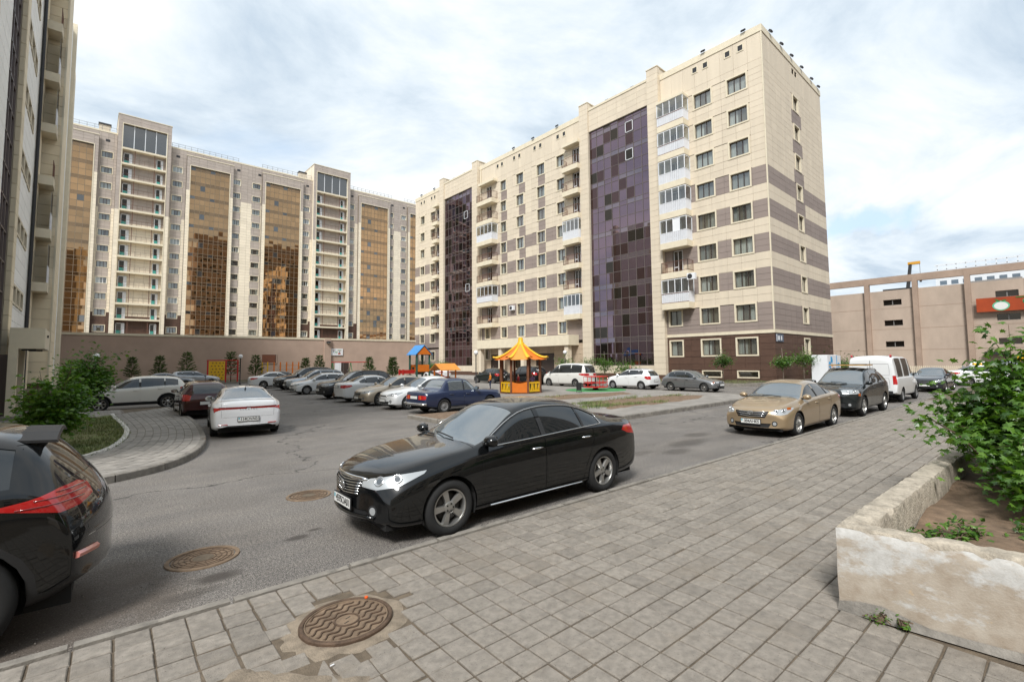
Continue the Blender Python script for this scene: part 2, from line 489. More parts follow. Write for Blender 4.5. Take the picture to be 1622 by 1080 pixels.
def struct(name, mb, m, smooth=False):
    o = mb.build(name, m, smooth=smooth); o['kind'] = 'structure'; return o
struct('road', MB().face([(-500, -500, 0), (1500, -500, 0), (1500, 1500, 0), (-500, 1500, 0)]), ASPH)

# --- near pavement: base sheet, kerb stones, paving slabs one by one
ANG = R(-1.6)
E1 = Vector((math.cos(ANG), math.sin(ANG), 0)); E2 = Vector((math.sin(ANG), -math.cos(ANG), 0))
O = Vector((0.0, 4.94, 0))
def SP(a, b, z=0.0): return O+E1*a+E2*b+Vector((0, 0, z))
PAVE = struct('pavement', MB().add([SP(-30, 0, -0.2), SP(75, 0, -0.2), SP(75, 14, -0.2), SP(-30, 14, -0.2), SP(-30, 0, 0.064), SP(75, 0, 0.064), SP(75, 14, 0.064), SP(-30, 14, 0.064)],
    [(4, 5, 6, 7), (0, 1, 5, 4)][::1] + [(1, 2, 6, 5), (3, 0, 4, 7)]), SAND)
rng = random.Random(3)
PT = 0.22
MHC = Vector((1.58, 3.93, 0))
def slab_geo(mb, c, hw, hl, z1, rz, tilt=(0, 0)):
    st = len(mb.v)
    mb.bbox(-hl, hl, -hw, hw, -0.05, 0, 0.007)
    mb.xform(Matrix.Translation((c.x, c.y, z1)) @ Euler((tilt[0], tilt[1], rz)).to_matrix().to_4x4(), st)
def in_planter(p): return p.x > 4.52 and p.y < 1.36
slabs = []
for i in range(-8, 132):
    for j in range(0, 24):
        a = (i+0.5)*PT + (0.11 if False else 0); b = 0.015+(j+0.5)*PT
        p = SP(a, b)
        if in_planter(p): continue
        if p.x < -0.9 or (p.x < 1.2 and p.y < 1.9 and p.x+p.y < 1.6): continue
        dm = (p-MHC).length
        if dm < 0.415: continue
        if p.x > 24 and j > 18: continue
        slabs.append((p.x**2+p.y**2, p, i, j, dm))
slabs.sort(key=lambda q: q[0])
rest = MB(); nobj = 0
for q, p, i, j, dm in slabs:
    br = max(0.0, 1.0-(p-Vector((0.95, 3.55, 0))).length/1.15)       # sunken, broken corner by the manhole
    near = max(0.0, 1-(dm-0.4)/0.5)
    jx = rng.gauss(0, 0.0022)+br*rng.gauss(0, 0.008); jy = rng.gauss(0, 0.0022)+br*rng.gauss(0, 0.008)
    z1 = 0.08+rng.gauss(0, 0.0016)-br*0.012+br*rng.gauss(0, 0.006)
    tilt = (rng.gauss(0, 0.004+0.03*br), rng.gauss(0, 0.004+0.03*br))
    hl = PT/2-0.0055-rng.random()*0.003; hw = PT/2-0.0055-rng.random()*0.003
    c = p+Vector((jx, jy, 0)); off = Vector((0, 0, 0))
    if near > 0 and dm < 0.52:      # slabs cut to fit round the manhole
        d = (p-MHC).normalized(); c = c+d*(0.055); hl *= 0.78; hw *= 0.78
    rz = ANG+rng.gauss(0, 0.008+0.05*br)
    if nobj < 300 and p.x > -0.2:
        mb = MB(); slab_geo(mb, Vector((0, 0, 0)), hw, hl, 0, 0)
        o = link('paving_slab', mb.mesh('paving_slab', SLAB), PAVE, (c.x, c.y, z1))
        o.rotation_euler = (tilt[0], tilt[1], rz); nobj += 1
    else:
        slab_geo(rest, c, hw, hl, z1, rz, tilt)
rest.build('paving', SLAB, PAVE, kind='stuff')
k = -2.0; ki = 0
while k < 70:
    ln = 0.98
    mb = MB(); w = 0.085
    n = 10
    # kerb stone with a chipped top edge
    vs_ = []; fs_ = []
    for s_ in range(n+1):
        a = k+0.006+(ln-0.012)*s_/n
        ch = rng.random()*0.006 + (0.03 if rng.random() < 0.06 else 0)
        lift = 0.012+0.003*math.sin(ki*1.7)
        for (b, z) in ((0.0, -0.1), (0.0, 0.078+lift), (-0.012-ch, 0.086+lift-ch), (-w+0.012, 0.086+lift-ch*0.5), (-w, 0.07+lift), (-w, -0.1)):
            vs_.append(SP(a, b+0.008*math.sin(ki*2.3), z))
    for s_ in range(n):
        for q in range(5): fs_.append((s_*6+q, s_*6+q+1, (s_+1)*6+q+1, (s_+1)*6+q))
    fs_ += [tuple(range(5, -1, -1)), tuple(range(n*6, n*6+6))]
    mb.add(vs_, fs_)
    mb.build('kerb_stone', KERB, PAVE)
    k += 1.0; ki += 1

# loose sand, grit and dirt lying on the near pavement and in the gutter
def patch(name, pts, z, m, seed, jag=0.12, n=4, kind='structure', parent=None, dome=0.0):
    r_ = random.Random(seed); poly = []
    for i in range(len(pts)):
        a = Vector(pts[i]); b = Vector(pts[(i+1) % len(pts)])
        for s_ in range(n):
            p = a.lerp(b, s_/n); q = (b-a).normalized() if (b-a).length else Vector((1, 0))
            poly.append(p+Vector((-q.y, q.x))*r_.uniform(-jag, jag))
    c = sum(poly, Vector((0, 0)))/len(poly)
    mb = MB(); rings = [1.0, 0.8, 0.55, 0.3]
    vs_ = []; fs_ = []; L = len(poly)
    for k_, s_ in enumerate(rings):
        for p in poly:
            q = c+(p-c)*s_
            vs_.append((q.x, q.y, z+(dome*(1-s_)+dome*0.35*r_.uniform(-1, 1) if k_ else -0.02 if dome else 0)))
    vs_.append((c.x, c.y, z+dome))
    for k_ in range(len(rings)-1):
        for i in range(L):
            j = (i+1) % L
            fs_.append((k_*L+i, k_*L+j, (k_+1)*L+j, (k_+1)*L+i))
    b = (len(rings)-1)*L
    for i in range(L): fs_.append((b+i, b+(i+1) % L, len(vs_)-1))
    mb.add(vs_, fs_)
    o = mb.build(name, m, parent, smooth=True); o['kind'] = kind
    return o
SANDL = mat('pale loose sand', (0.235, 0.19, 0.14), 0.95, var=0.3, scale=9, bump=0.6, bscale=90)
patch('sand_ring', [(MHC.x+0.56*math.cos(t), MHC.y+0.54*math.sin(t)) for t in [q*0.785 for q in range(8)]], 0.071, SANDL, 5, 0.03, 5, 'stuff', dome=0.006)
patch('sand_drift', [(0.45, 3.75), (0.8, 3.95), (1.1, 3.55), (1.5, 3.15), (1.3, 2.75), (0.95, 2.6), (0.55, 3.0)], 0.074, SANDL, 6, 0.04, 6, 'stuff', dome=0.005)
GRIT = mat('damp grit', (0.075, 0.055, 0.042), 0.95, var=0.5, scale=14, bump=0.9, bscale=70)
OILM = mat('oil stained asphalt', (0.035, 0.029, 0.025), 0.7, var=0.4, scale=12, bump=0.5, bscale=70)
gb = MB(); r_ = random.Random(5)
for i in range(1500):
    if i < 1100: x, y = r_.uniform(-0.8, 0.95), 5.08+abs(r_.gauss(0, 0.75))
    else: x, y = r_.uniform(0.9, 13), 5.06+abs(r_.gauss(0, 0.22))
    s_ = r_.uniform(0.002, 0.006)*(1.6 if r_.random() < 0.06 else 1)
    st = len(gb.v)
    gb.add([(s_, 0, 0), (-s_*0.6, s_, 0), (-s_*0.6, -s_, 0), (0, 0, s_*0.9)], [(0, 1, 3), (1, 2, 3), (2, 0, 3)])
    gb.xform(Matrix.Translation((x, y, 0.006)) @ Matrix.Rotation(r_.random()*6, 4, 'Z'), st)
gb.build('gravel', mat('grit stones', (0.16, 0.14, 0.12), 0.9, island=0.6), kind='stuff')

# --- left pavement: curved strip of pavers round a lawn, with a kerb of stones
OUT = [(-4, 10.6), (-1.5, 11.05), (0.22, 11.62), (1.22, 12.35), (1.95, 13.75), (2.36, 15.35), (2.62, 17.3), (2.86, 20.2), (2.97, 22.9), (3.0, 25.5), (2.96, 28.9)]
INN = [(-4, 12.9), (-1.8, 13.5), (-0.1, 14.35), (0.45, 15.3), (0.75, 16.6), (0.93, 18.0), (1.02, 19.6), (1.0, 21.5), (0.95, 23.2), (0.9, 24.6), (0.88, 26.2)]
ZP = 0.14
def resample(pts, n):
    P = [Vector(p) for p in pts]; d = [0]
    for i in range(1, len(P)): d.append(d[-1]+(P[i]-P[i-1]).length)
    fx = pchip([(d[i], P[i].x) for i in range(len(P))]); fy = pchip([(d[i], P[i].y) for i in range(len(P))])
    return [Vector((fx(d[-1]*i/n), fy(d[-1]*i/n))) for i in range(n+1)], d[-1]
nO = 90
PO, LO = resample(OUT, nO); PI_, LI = resample(INN, nO)
mb = MB()
vs_ = []
for a, b in zip(PO, PI_): vs_ += [(a.x, a.y, ZP-0.012), (b.x, b.y, ZP-0.012)]
fs_ = [(2*i, 2*i+2, 2*i+3, 2*i+1) for i in range(nO)]
mb.add(vs_, fs_)
mb.face([(-4, 24.6, ZP-0.012), (0.9, 24.6, ZP-0.012), (0.88, 29.2, ZP-0.012), (-4, 29.2, ZP-0.012)])
mb.face([(0.88, 26.2, ZP-0.012), (2.96, 28.9, ZP-0.012), (2.96, 29.2, ZP-0.012), (0.88, 29.2, ZP-0.012)])
mb.face([(-4, 29.2, ZP-0.012), (2.96, 29.2, ZP-0.012), (2.96, 29.2, -0.1), (-4, 29.2, -0.1)])
LP_ = struct('left_pavement', mb, SAND)
pv = MB(); rows = 9
for i in range(nO):
    for r__ in range(rows):
        off = 0.5 if r__ % 2 else 0.0
        i0 = i+off; i1 = i0+0.94
        if i1 > nO: continue
        def at_(ii, v):
            k_ = min(int(ii), nO-1); f = ii-k_
            a = PO[k_].lerp(PO[k_+1], f); b = PI_[k_].lerp(PI_[k_+1], f)
            return a.lerp(b, v)
        v0 = 0.07+0.93*(r__/rows); v1 = v0+0.93/rows-0.006
        z = ZP+rng.gauss(0, 0.002)
        q = [at_(i0, v0), at_(i1, v0), at_(i1, v1), at_(i0, v1)]
        vs2 = [(p.x, p.y, ZP-0.03) for p in q]+[(p.x, p.y, z) for p in q]
        pv.add(vs2, [(4, 5, 6, 7), (0, 1, 5, 4), (1, 2, 6, 5), (2, 3, 7, 6), (3, 0, 4, 7)])
for i in range(24):
    for j in range(15):
        x = -3.9+i*0.21+(0.1 if j % 2 else 0); y = 24.75+j*0.3
        if x > 0.88+max(0, (y-26.2)/2.7*2.08)-0.15: continue
        if y+0.28 > 29.15: continue
        pv.box(x, x+0.2, y, y+0.288, ZP-0.03, ZP+rng.gauss(0, 0.002))
pv.build('paving', mat('pale paving concrete', (0.26, 0.24, 0.215), 0.88, var=0.2, scale=4, island=0.14, bump=0.2, bscale=60), LP_, kind='stuff')
PK, LK = resample(OUT, 340)
st_n = 24
for s_ in range(st_n):
    a0 = int(s_*340/st_n); a1 = int((s_+1)*340/st_n)+1
    vs2 = []; fs2 = []
    seg = PK[a0:a1]
    chipped = s_ in (9, 10)
    seg = list(seg); seg[0] = seg[0].lerp(seg[1], .25); seg[-1] = seg[-1].lerp(seg[-2], .1)
    for i, p in enumerate(seg):
        t_ = (PK[min(a0+i+1, 340)]-PK[max(a0+i-1, 0)]).normalized(); nrm = Vector((-t_.y, t_.x))
        dz = -0.05*rng.random() if chipped and (i > len(seg)-7 if s_ == 9 else i < 3) else rng.gauss(0, 0.002)
        for (o_, z) in ((-0.005, -0.05), (0.0, ZP-0.015+dz), (0.02, ZP+0.006+dz), (0.13, ZP+0.008+dz*0.4), (0.15, ZP-0.02)):
            vs2.append((p.x+nrm.x*o_, p.y+nrm.y*o_, z))
    for i in range(len(seg)-1):
        for q in range(4): fs2.append((i*5+q, (i+1)*5+q, (i+1)*5+q+1, i*5+q+1))
    fs2 += [(0, 1, 2, 3, 4), tuple(reversed(range((len(seg)-1)*5, len(seg)*5)))]
    mbk = MB().add(vs2, fs2); mbk.build('kerb_stone', KERBD, LP_)
# low whitewashed edging between paving and lawn
WHITEK = mat('whitewashed edging', (0.55, 0.53, 0.49), 0.85, var=0.3, scale=8, bump=0.4, bscale=40)
PE, LE = resample(INN, 200)
ne = 16
for s_ in range(ne):
    a0 = int(s_*200/ne); a1 = int((s_+1)*200/ne)+1; vs2 = []; fs2 = []; seg = PE[a0:a1]
    for i, p in enumerate(seg):
        t_ = (PE[min(a0+i+1, 200)]-PE[max(a0+i-1, 0)]).normalized(); nrm = Vector((-t_.y, t_.x)); h = 0.05+rng.gauss(0, 0.006)
        for (o_, z) in ((-0.005, ZP-0.05), (0.0, ZP+h*0.7), (0.06, ZP+h), (0.12, ZP+h*0.7), (0.13, ZP-0.05)): vs2.append((p.x+nrm.x*o_, p.y+nrm.y*o_, z))
    for i in range(len(seg)-1):
        for q in range(4): fs2.append((i*5+q, (i+1)*5+q, (i+1)*5+q+1, i*5+q+1))
    fs2 += [(0, 1, 2, 3, 4), tuple(reversed(range((len(seg)-1)*5, len(seg)*5)))]
    MB().add(vs2, fs2).build('edging_stone', WHITEK, LP_)
lawn_poly = [p for p in PI_]+[Vector((-1.0, 25.0)), Vector((-4, 25.4))]
mb = MB(); c = Vector((-2.2, 19.5))
mb.add([(p.x, p.y, ZP+0.0) for p in lawn_poly]+[(c.x, c.y, ZP+0.04)], [(i, (i+1) % len(lawn_poly), len(lawn_poly)) for i in range(len(lawn_poly))])
struct('lawn', mb, mat('lawn soil', (0.20, 0.16, 0.085), 0.95, var=0.3, scale=2.5, col2=(0.14, 0.18, 0.055), bump=0.4, bscale=30), smooth=True)
def inside(poly, x, y):
    r__ = False; n = len(poly); j = n-1
    for i in range(n):
        xi, yi = poly[i][0], poly[i][1]; xj, yj = poly[j][0], poly[j][1]
        if (yi > y) != (yj > y) and x < (xj-xi)*(y-yi)/(yj-yi)+xi: r__ = not r__
        j = i
    return r__
GRASS = mat('grass blades', (0.11, 0.18, 0.045), 0.7, island=0.45, var=0.3, scale=1.2, col2=(0.21, 0.22, 0.075))
def blades(mb, x, y, z, h, n, r_, spread=0.05):
    for q in range(n):
        bx, by = x+r_.gauss(0, spread), y+r_.gauss(0, spread); a = r_.random()*6.28; l = h*r_.uniform(0.5, 1.2); w = 0.006+0.004*r_.random()
        dx, dy = math.cos(a), math.sin(a); lean = r_.uniform(0.15, 0.8)*l
        mb.face([(bx-dy*w, by+dx*w, z), (bx+dy*w, by-dx*w, z), (bx+dx*lean, by+dy*lean, z+l)])
gm = MB(); r_ = random.Random(12)
cnt = 0
while cnt < 9000:
    x, y = r_.uniform(-3.6, 1.0), r_.uniform(13.2, 25.2)
    if not inside(lawn_poly, x, y): continue
    d = math.sin(x*2.1+1.3*math.sin(y*0.9))+math.sin(y*1.3+x)
    if d < -1.0 and r_.random() < 0.8: continue
    blades(gm, x, y, ZP+0.0, 0.075, 3, r_, 0.03); cnt += 1
gm.build('grass', GRASS, kind='stuff')

# --- island with the playground, its kerb, paths and bare soil
ISL = [(13.0, 11.3), (13.2, 10.75), (13.7, 10.4), (18, 10.4), (24.2, 10.5), (25.9, 11.1), (26.7, 12.4), (26.9, 14), (26.9, 62), (15.6, 62), (15.6, 17.2), (13.4, 16.8), (13.0, 15)]
ZI = 0.15
isl = struct('island_pavement', MB().prism(ISL, -0.1, ZI), mat('island paving', (0.24, 0.222, 0.20), 0.9, var=0.22, scale=1.4, bump=0.25, bscale=40))
# kerb stones along the near edges of the island
def kerb_line(pts, n_st, zt, parent, m=KERBD, w=0.15, ztop=0.012):
    per, ln_ = resample(pts, n_st*4)
    for s_ in range(n_st):
        seg = per[s_*4:s_*4+5]; vs2 = []; fs2 = []
        for i, p in enumerate(seg):
            k_ = s_*4+i; t_ = (per[min(k_+1, n_st*4)]-per[max(k_-1, 0)]).normalized(); nrm = Vector((-t_.y, t_.x))
            q = p+t_*(0.006 if i == 0 else -0.006 if i == 4 else 0)
            for (o_, z) in ((-0.03, -0.05), (-0.03, zt-0.01), (-0.012, zt+ztop), (w-0.03, zt+ztop), (w-0.02, zt-0.03)): vs2.append((q.x+nrm.x*o_, q.y+nrm.y*o_, z))
        for i in range(4):
            for q in range(4): fs2.append((i*5+q, (i+1)*5+q, (i+1)*5+q+1, i*5+q+1))
        fs2 += [(0, 1, 2, 3, 4), (24, 23, 22, 21, 20)]
        MB().add(vs2, fs2).build('kerb_stone', m, parent)
kerb_line([(13.0, 16.5), (12.98, 13), (13.0, 11.3), (13.2, 10.75), (13.7, 10.4), (18, 10.4), (24.2, 10.5), (25.9, 11.1), (26.7, 12.4), (26.9, 14), (26.9, 20), (26.9, 40)], 46, ZI, isl)
patch('bare_soil', [(15.0, 12.2), (18, 11.9), (22, 12.0), (25.0, 12.7), (24.8, 14.4), (21, 15.3), (17.5, 15.6), (15.4, 14.5)], ZI+0.004, SOIL, 31, 0.18, 5, dome=0.05)
patch('bare_soil', [(16.2, 17.2), (20, 16.6), (24, 16.6), (24.5, 18.0), (21.5, 19.4), (17, 19.6)], ZI+0.004, SOIL, 32, 0.2, 5, dome=0.05)
gm = MB(); r_ = random.Random(22)
for cx_, cy_, n_, sp_ in ((15.9, 13.2, 260, 0.5), (17.6, 12.7, 120, 0.3), (16.7, 14.4, 200, 0.5), (19.2, 12.4, 60, 0.3), (23.2, 13.9, 60, 0.4), (20.5, 14.8, 90, 0.6), (18, 18.5, 60, 0.6)):
    for q in range(n_):
        blades(gm, cx_+r_.gauss(0, sp_*1.4), cy_+r_.gauss(0, sp_*0.6), ZI+0.03, 0.11, 4, r_, 0.05)
gm.build('grass', GRASS, kind='stuff')
# kerbed bed at the end of the parked row
bed = struct('soil_bed', MB().prism([(9.05, 14.7), (12.7, 14.5), (12.7, 16.6), (9.05, 16.75)], -0.1, 0.12), SOIL)
kerb_line([(12.9, 14.45), (9.0, 14.6), (8.95, 14.65)][::-1], 4, 0.12, bed, KERB)
kerb_line([(9.0, 16.85), (8.95, 14.65)], 3, 0.12, bed, KERB)
# strips in front of the blocks and the podium
LAWNM = mat('thin lawn', (0.075, 0.085, 0.035), 0.95, var=0.4, scale=1.2, col2=(0.13, 0.10, 0.06), bump=0.4, bscale=20)
lb = struct('lawn_strip', MB().prism([(36.2, 16.6), (42.3, 15.0), (42.3, 36), (36.2, 36)], -0.1, 0.22), LAWNM)
kerb_line([(36.2, 36), (36.2, 16.6), (42.3, 14.9), (60, 14.9)], 34, 0.22, lb, KERB)
struct('block_pavement', MB().prism([(33.5, 36), (42.3, 36), (42.3, 72), (33.5, 72)], -0.1, 0.14), mat('far paving', (0.30, 0.28, 0.26), 0.9, var=0.15, scale=1.2))
ps = struct('lawn_strip', MB().prism([(0.5, 62.5), (27, 62.5), (27, 71.8), (0.5, 71.8)], -0.1, 0.16), LAWNM)
kerb_line([(0.5, 62.4), (15, 62.4)], 12, 0.16, ps, KERB)
gm = MB(); r_ = random.Random(23)
for q in range(900):
    blades(gm, r_.uniform(36.4, 42), r_.uniform(16, 35.8), 0.22, 0.12, 5, r_, 0.15)
gm.build('grass', GRASS, kind='stuff')
# ---------------------------------------------------------------- buildings
CREAM = mat('cream cladding', (0.65, 0.56, 0.435), 0.7, var=0.05, scale=1.6, island=0.04, stretch=(1, 1, .09), detail=8)
CREAM_T = mat('cream trim', (0.70, 0.62, 0.47), 0.65, var=0.06, scale=2)
PALE = mat('pale cladding', (0.84, 0.80, 0.72), 0.7, var=0.05, scale=0.8, island=0.05)
LILAC = mat('grey-mauve cladding', (0.275, 0.222, 0.196), 0.72, var=0.05, scale=0.8, island=0.05)
BROWN = mat('brown cladding', (0.095, 0.052, 0.036), 0.6, var=0.12, scale=1.5, island=0.1)
DARKGAP = mat('wall behind the cladding', (0.22, 0.18, 0.14), 0.95)
FRAME = mat('brown window profile', (0.05, 0.033, 0.025), 0.45)
WFRAME = mat('white window profile', (0.75, 0.76, 0.78), 0.4)
RAIL = mat('brown railing paint', (0.16, 0.075, 0.05), 0.5)
ROOM = mat('dim room', (0.05, 0.045, 0.04), 0.9, objrand=0.8)
CURT = mat('curtain cloth', (0.50, 0.47, 0.42), 0.9, objrand=0.45)
RIBW = mat('white ribbed sheet', (0.72, 0.73, 0.76), 0.45, var=0.05, scale=2)
PANE = glass_mat('window glass', (0.72, 0.78, 0.78), 0.16)
PURP = mirror_mat('purple coated glass', (0.36, 0.27, 0.33), (0.014, 0.009, 0.010), 0.55, 0.4)
MAUV = mirror_mat('mauve spandrel glass', (0.44, 0.37, 0.42), (0.03, 0.022, 0.024), 0.5, 0.3)
MARO = mirror_mat('maroon coated glass', (0.20, 0.135, 0.135), (0.014, 0.008, 0.008), 0.5, 0.5)
OLIV = mirror_mat('dark coated glass', (0.14, 0.12, 0.10), (0.012, 0.011, 0.010), 0.4, 0.3)
GOLD = mirror_mat('gold coated glass', (0.72, 0.43, 0.22), (0.03, 0.016, 0.008), 0.7, 0.12)
GREYG = mirror_mat('grey coated glass', (0.33, 0.32, 0.31), (0.04, 0.04, 0.04), 0.5, 0.25)
MULL = mat('glazing bar', (0.17, 0.14, 0.13), 0.45, metal=0.3)
METAL = mat('dark metal', (0.03, 0.03, 0.032), 0.5)
GALV = mat('galvanised rail', (0.30, 0.29, 0.28), 0.5, metal=0.5)

def subtract(rects, op):
    outp = []
    for (a, b, c, d) in rects:
        A, B, C_, D = max(a, op[0]), min(b, op[1]), max(c, op[2]), min(d, op[3])
        if A >= B or C_ >= D: outp.append((a, b, c, d)); continue
        if c < C_: outp.append((a, b, c, C_))
        if D < d: outp.append((a, b, D, d))
        if a < A: outp.append((a, A, C_, D))
        if B < b: outp.append((B, b, C_, D))
    return outp
def clad(x0, x1, zc, ops, colf, pw=1.25, y=0.0, ex=()):
    """cladding panels: list of (x0,x1,z0,z1,y,mat index); zc = course heights"""
    res = []
    n = max(1, round((x1-x0)/pw)); xs = sorted(set([x0+(x1-x0)*i/n for i in range(n+1)]+[e_ for e_ in ex if x0 < e_ < x1]))
    for i in range(len(xs)-1):
        for j in range(len(zc)-1):
            rs = [(xs[i], xs[i+1], zc[j], zc[j+1])]
            for op in ops: rs = subtract(rs, op)
            for r in rs:
                if r[1]-r[0] < 0.05 or r[3]-r[2] < 0.05: continue
                res.append((*r, y, colf((r[0]+r[1])/2, (r[2]+r[3])/2)))
    return res
def panel_mb(mb, p, g=0.011, t=0.05):
    mb.mat(p[5]).box(p[0]+g*.7, p[1]-g*.7, p[4], p[4]+t, p[2]+g*0.8, p[3]-g*0.8)
def place(o, rz):
    o.rotation_euler = (0, 0, rz); return o
_wm = {}
def window(parent, x, y, z, w, h, rz=0.0, npane=3, surround=None, fr=None, dep=0.16, bw=0.13, curt=None, rnd=random.Random(1), rooms=True):
    """x,y,z = lower-left corner of the opening on the wall face (local); out = local -Y"""
    surround = surround or CREAM_T; fr = fr or FRAME
    key = ('w', round(w, 3), round(h, 3), surround.name, bw)
    if key not in _wm:
        mb = MB()
        for (a, b, c, d) in ((-bw, 0, -bw, h+bw), (w, w+bw, -bw, h+bw), (0, w, -bw, 0), (0, w, h, h+bw)):
            mb.box(a, b, -0.05, 0.28, c, d)
        _wm[key] = mb.mesh('window', surround)
    o = link('window', _wm[key], parent, (x, y, z), rz, local=True)
    key = ('f', round(w, 3), round(h, 3), npane, fr.name, dep)
    if key not in _wm:
        mb = MB(); t = 0.055
        mb.box(0.001, t, dep, dep+0.06, 0.001, h-0.001); mb.box(w-t, w-0.001, dep, dep+0.06, 0.001, h-0.001); mb.box(t, w-t, dep, dep+0.06, 0.001, t); mb.box(t, w-t, dep, dep+0.06, h-t, h-0.001)
        pw = (w-2*t)/npane
        for i in range(1, npane): mb.box(t+pw*i-0.035, t+pw*i+0.035, dep-0.005, dep+0.06, t, h-t)
        _wm[key] = mb.mesh('frame', fr)
        pm = MB().face([(0.02, 0, t), (pw-0.02, 0, t), (pw-0.02, 0, h-t), (0.02, 0, h-t)]).mesh('pane', PANE)
        _wm[('p',)+key] = pm
    link('frame', _wm[key], o, None, local=True)
    t = 0.055; pw = (w-2*t)/npane
    for i in range(npane):
        q = link('pane', _wm[('p',)+key], o, (t+pw*i, dep+0.02, 0), local=True)
        q.rotation_euler = (rnd.gauss(0, 0.004), 0, rnd.gauss(0, 0.006))
    if rooms:
        key = ('r', round(w, 3), round(h, 3))
        if key not in _wm:
            mb = MB(); d0, d1 = 0.29, 1.3; e_ = 0.25
            P = [(-e_, -e_), (w+e_, -e_), (w+e_, h+e_), (-e_, h+e_)]
            mb.face([(a, d1, b) for a, b in P])
            for i in range(4):
                a, b = P[i], P[(i+1) % 4]; mb.face([(a[0], d0, a[1]), (b[0], d0, b[1]), (b[0], d1, b[1]), (a[0], d1, a[1])])
            _wm[key] = mb.mesh('interior', ROOM)
        link('interior', _wm[key], o, None, local=True)
    c = curt if curt is not None else rnd.choice([0, 1, 1, 2, 2, 3, 3, 4])
    if c:
        key = ('c', c, round(w, 3), round(h, 3))
        if key not in _wm:
            mb = MB()
            spans = {1: [(0.0, 0.32), (0.7, 1.0)], 2: [(0.0, 0.45)], 3: [(0.0, 1.0)], 4: [(0.5, 1.0)]}[c]
            for a, b in spans:
                n = max(6, int((b-a)*26)); vs_ = []
                for i in range(n+1):
                    xx = w*(a+(b-a)*i/n); yy = dep+0.14+0.025*math.sin(i*1.9)
                    vs_ += [(xx, yy, 0.0), (xx, yy+0.01*math.sin(i*0.7), h)]
                mb.add(vs_, [(2*i, 2*i+2, 2*i+3, 2*i+1) for i in range(n)])
            _wm[key] = mb.mesh('curtain', CURT, smooth=True)
        link('curtain', _wm[key], o, None, local=True)
    return o

def curtain_wall(parent, x0, x1, z0, z1, cols, pattern, y, mats, pick, rnd, sep, tilt=0.003, bars=None, barw=0.05):
    """glazing bars as one part; panes either one by one (sep) or joined"""
    cw = (x1-x0)/cols; zs = [z0]; i = 0
    while zs[-1] < z1-0.2:
        zs.append(min(z1, zs[-1]+pattern[i % len(pattern)])); i += 1
    mb = MB()
    for c in range(cols+1): mb.box(x0+c*cw-barw/2, x0+c*cw+barw/2, y-0.04, y+0.06, z0, z1)
    for z in zs: mb.box(x0, x1, y-0.035, y+0.055, z-barw/2, z+barw/2)
    mb.build('glazing_bars', bars or MULL, parent, local=True)
    join = MB(); pm = {}
    for r_ in range(len(zs)-1):
        for c in range(cols):
            k = pick(c, r_, rnd); a = x0+c*cw+0.015; b = x0+(c+1)*cw-0.015; lo = zs[r_]+0.015; hi = zs[r_+1]-0.015
            tx, tz = rnd.gauss(0, tilt), rnd.gauss(0, tilt)
            if sep(c, r_):
                key = (round(hi-lo, 3), k)
                if key not in pm:
                    w2 = (b-a)/2; h2 = (hi-lo)/2
                    pm[key] = MB().face([(-w2, 0, -h2), (w2, 0, -h2), (w2, 0, h2), (-w2, 0, h2)]).mesh('pane', mats[k])
                q = link('pane', pm[key], parent, ((a+b)/2, y, (lo+hi)/2), local=True); q.rotation_euler = (tx, 0, tz)
            else:
                join.mat(k).face([(a, y+tz*(a-b)/2+tx*(hi-lo)/2, lo), (b, y-tz*(a-b)/2+tx*(hi-lo)/2, lo), (b, y-tz*(a-b)/2-tx*(hi-lo)/2, hi), (a, y+tz*(a-b)/2-tx*(hi-lo)/2, hi)])
    if join.f: join.build('panes', mats, parent, kind='stuff', local=True)

# ================= nine-storey block with purple glazing (long face looks to -X)
bR = random.Random(41)
B = root('apartment_block', (42.4, 15.8, 0), 'nine-storey cream block with grey-mauve bands, brown base and purple glass bays', 'building', rz=R(-90))
YX = lambda Y: 15.8-Y            # world Y -> local x
TOP = 31.7
MB().box(YX(77.1), -0.3, 0.35, 15.9, -0.2, TOP-0.6).build('wall_core', DARKGAP, B, local=True)
zrow = [2.36, 3.98]
ZC = [0.0, 0.55, 1.1, 1.7, 2.36, 2.9, 3.44, 3.98, 4.30]
ZC2 = [4.58, 4.97, 5.36]
for k in range(1, 9):
    b0 = 2.36+3*k; ZC2 += [b0+0.54, b0+1.08, b0+1.62, b0+2.31, b0+3.0]
ZC2 = ZC2[:-1]+[TOP-0.62]
ZC2 = sorted(set(round(z, 3) for z in ZC2))
wins = []   # (Y0, Y1, zlo, zhi, floor, npane)
for k in range(9):
    zl, zh = 2.48+3*k, 3.9+3*k
    wins += [(17.3, 19.05, zl, zh, 3), (20.65, 22.4, zl, zh, 3)]
    if k < 2: wins.append((24.45, 25.75, zl, zh, 2))
    if k >= 1:
        for a, b in ((39.98, 41.3), (43.5, 44.95), (47.65, 49.1), (51.35, 52.6)): wins.append((a, b, zl, zh, 2))
    for a, b in ((70.35, 71.85), (73.85, 75.25)): wins.append((a, b, zl, zh, 2))
    if k in (0, 1): wins.append((55.2, 56.3, zl, zh, 1))
base_w = [(17.3, 19.05, 0.5, 0.98), (20.65, 22.4, 0.5, 0.98), (24.4, 25.6, 0.5, 0.98)]
ops = [(YX(b)-0.13, YX(a)+0.13, zl-0.13, zh+0.13) for a, b, zl, zh, n in wins]+[(YX(b)-0.1, YX(a)+0.1, c-0.1, d+0.1) for a, b, c, d in base_w]
doors_f = []
balc_cols = {'R': (23.0, 25.95, range(2, 9)), 'MR': (37.0, 39.6, range(2, 9)), 'ML': (53.3, 57.0, range(2, 9)), 'L': (68.4, 70.0, range(2, 9))}
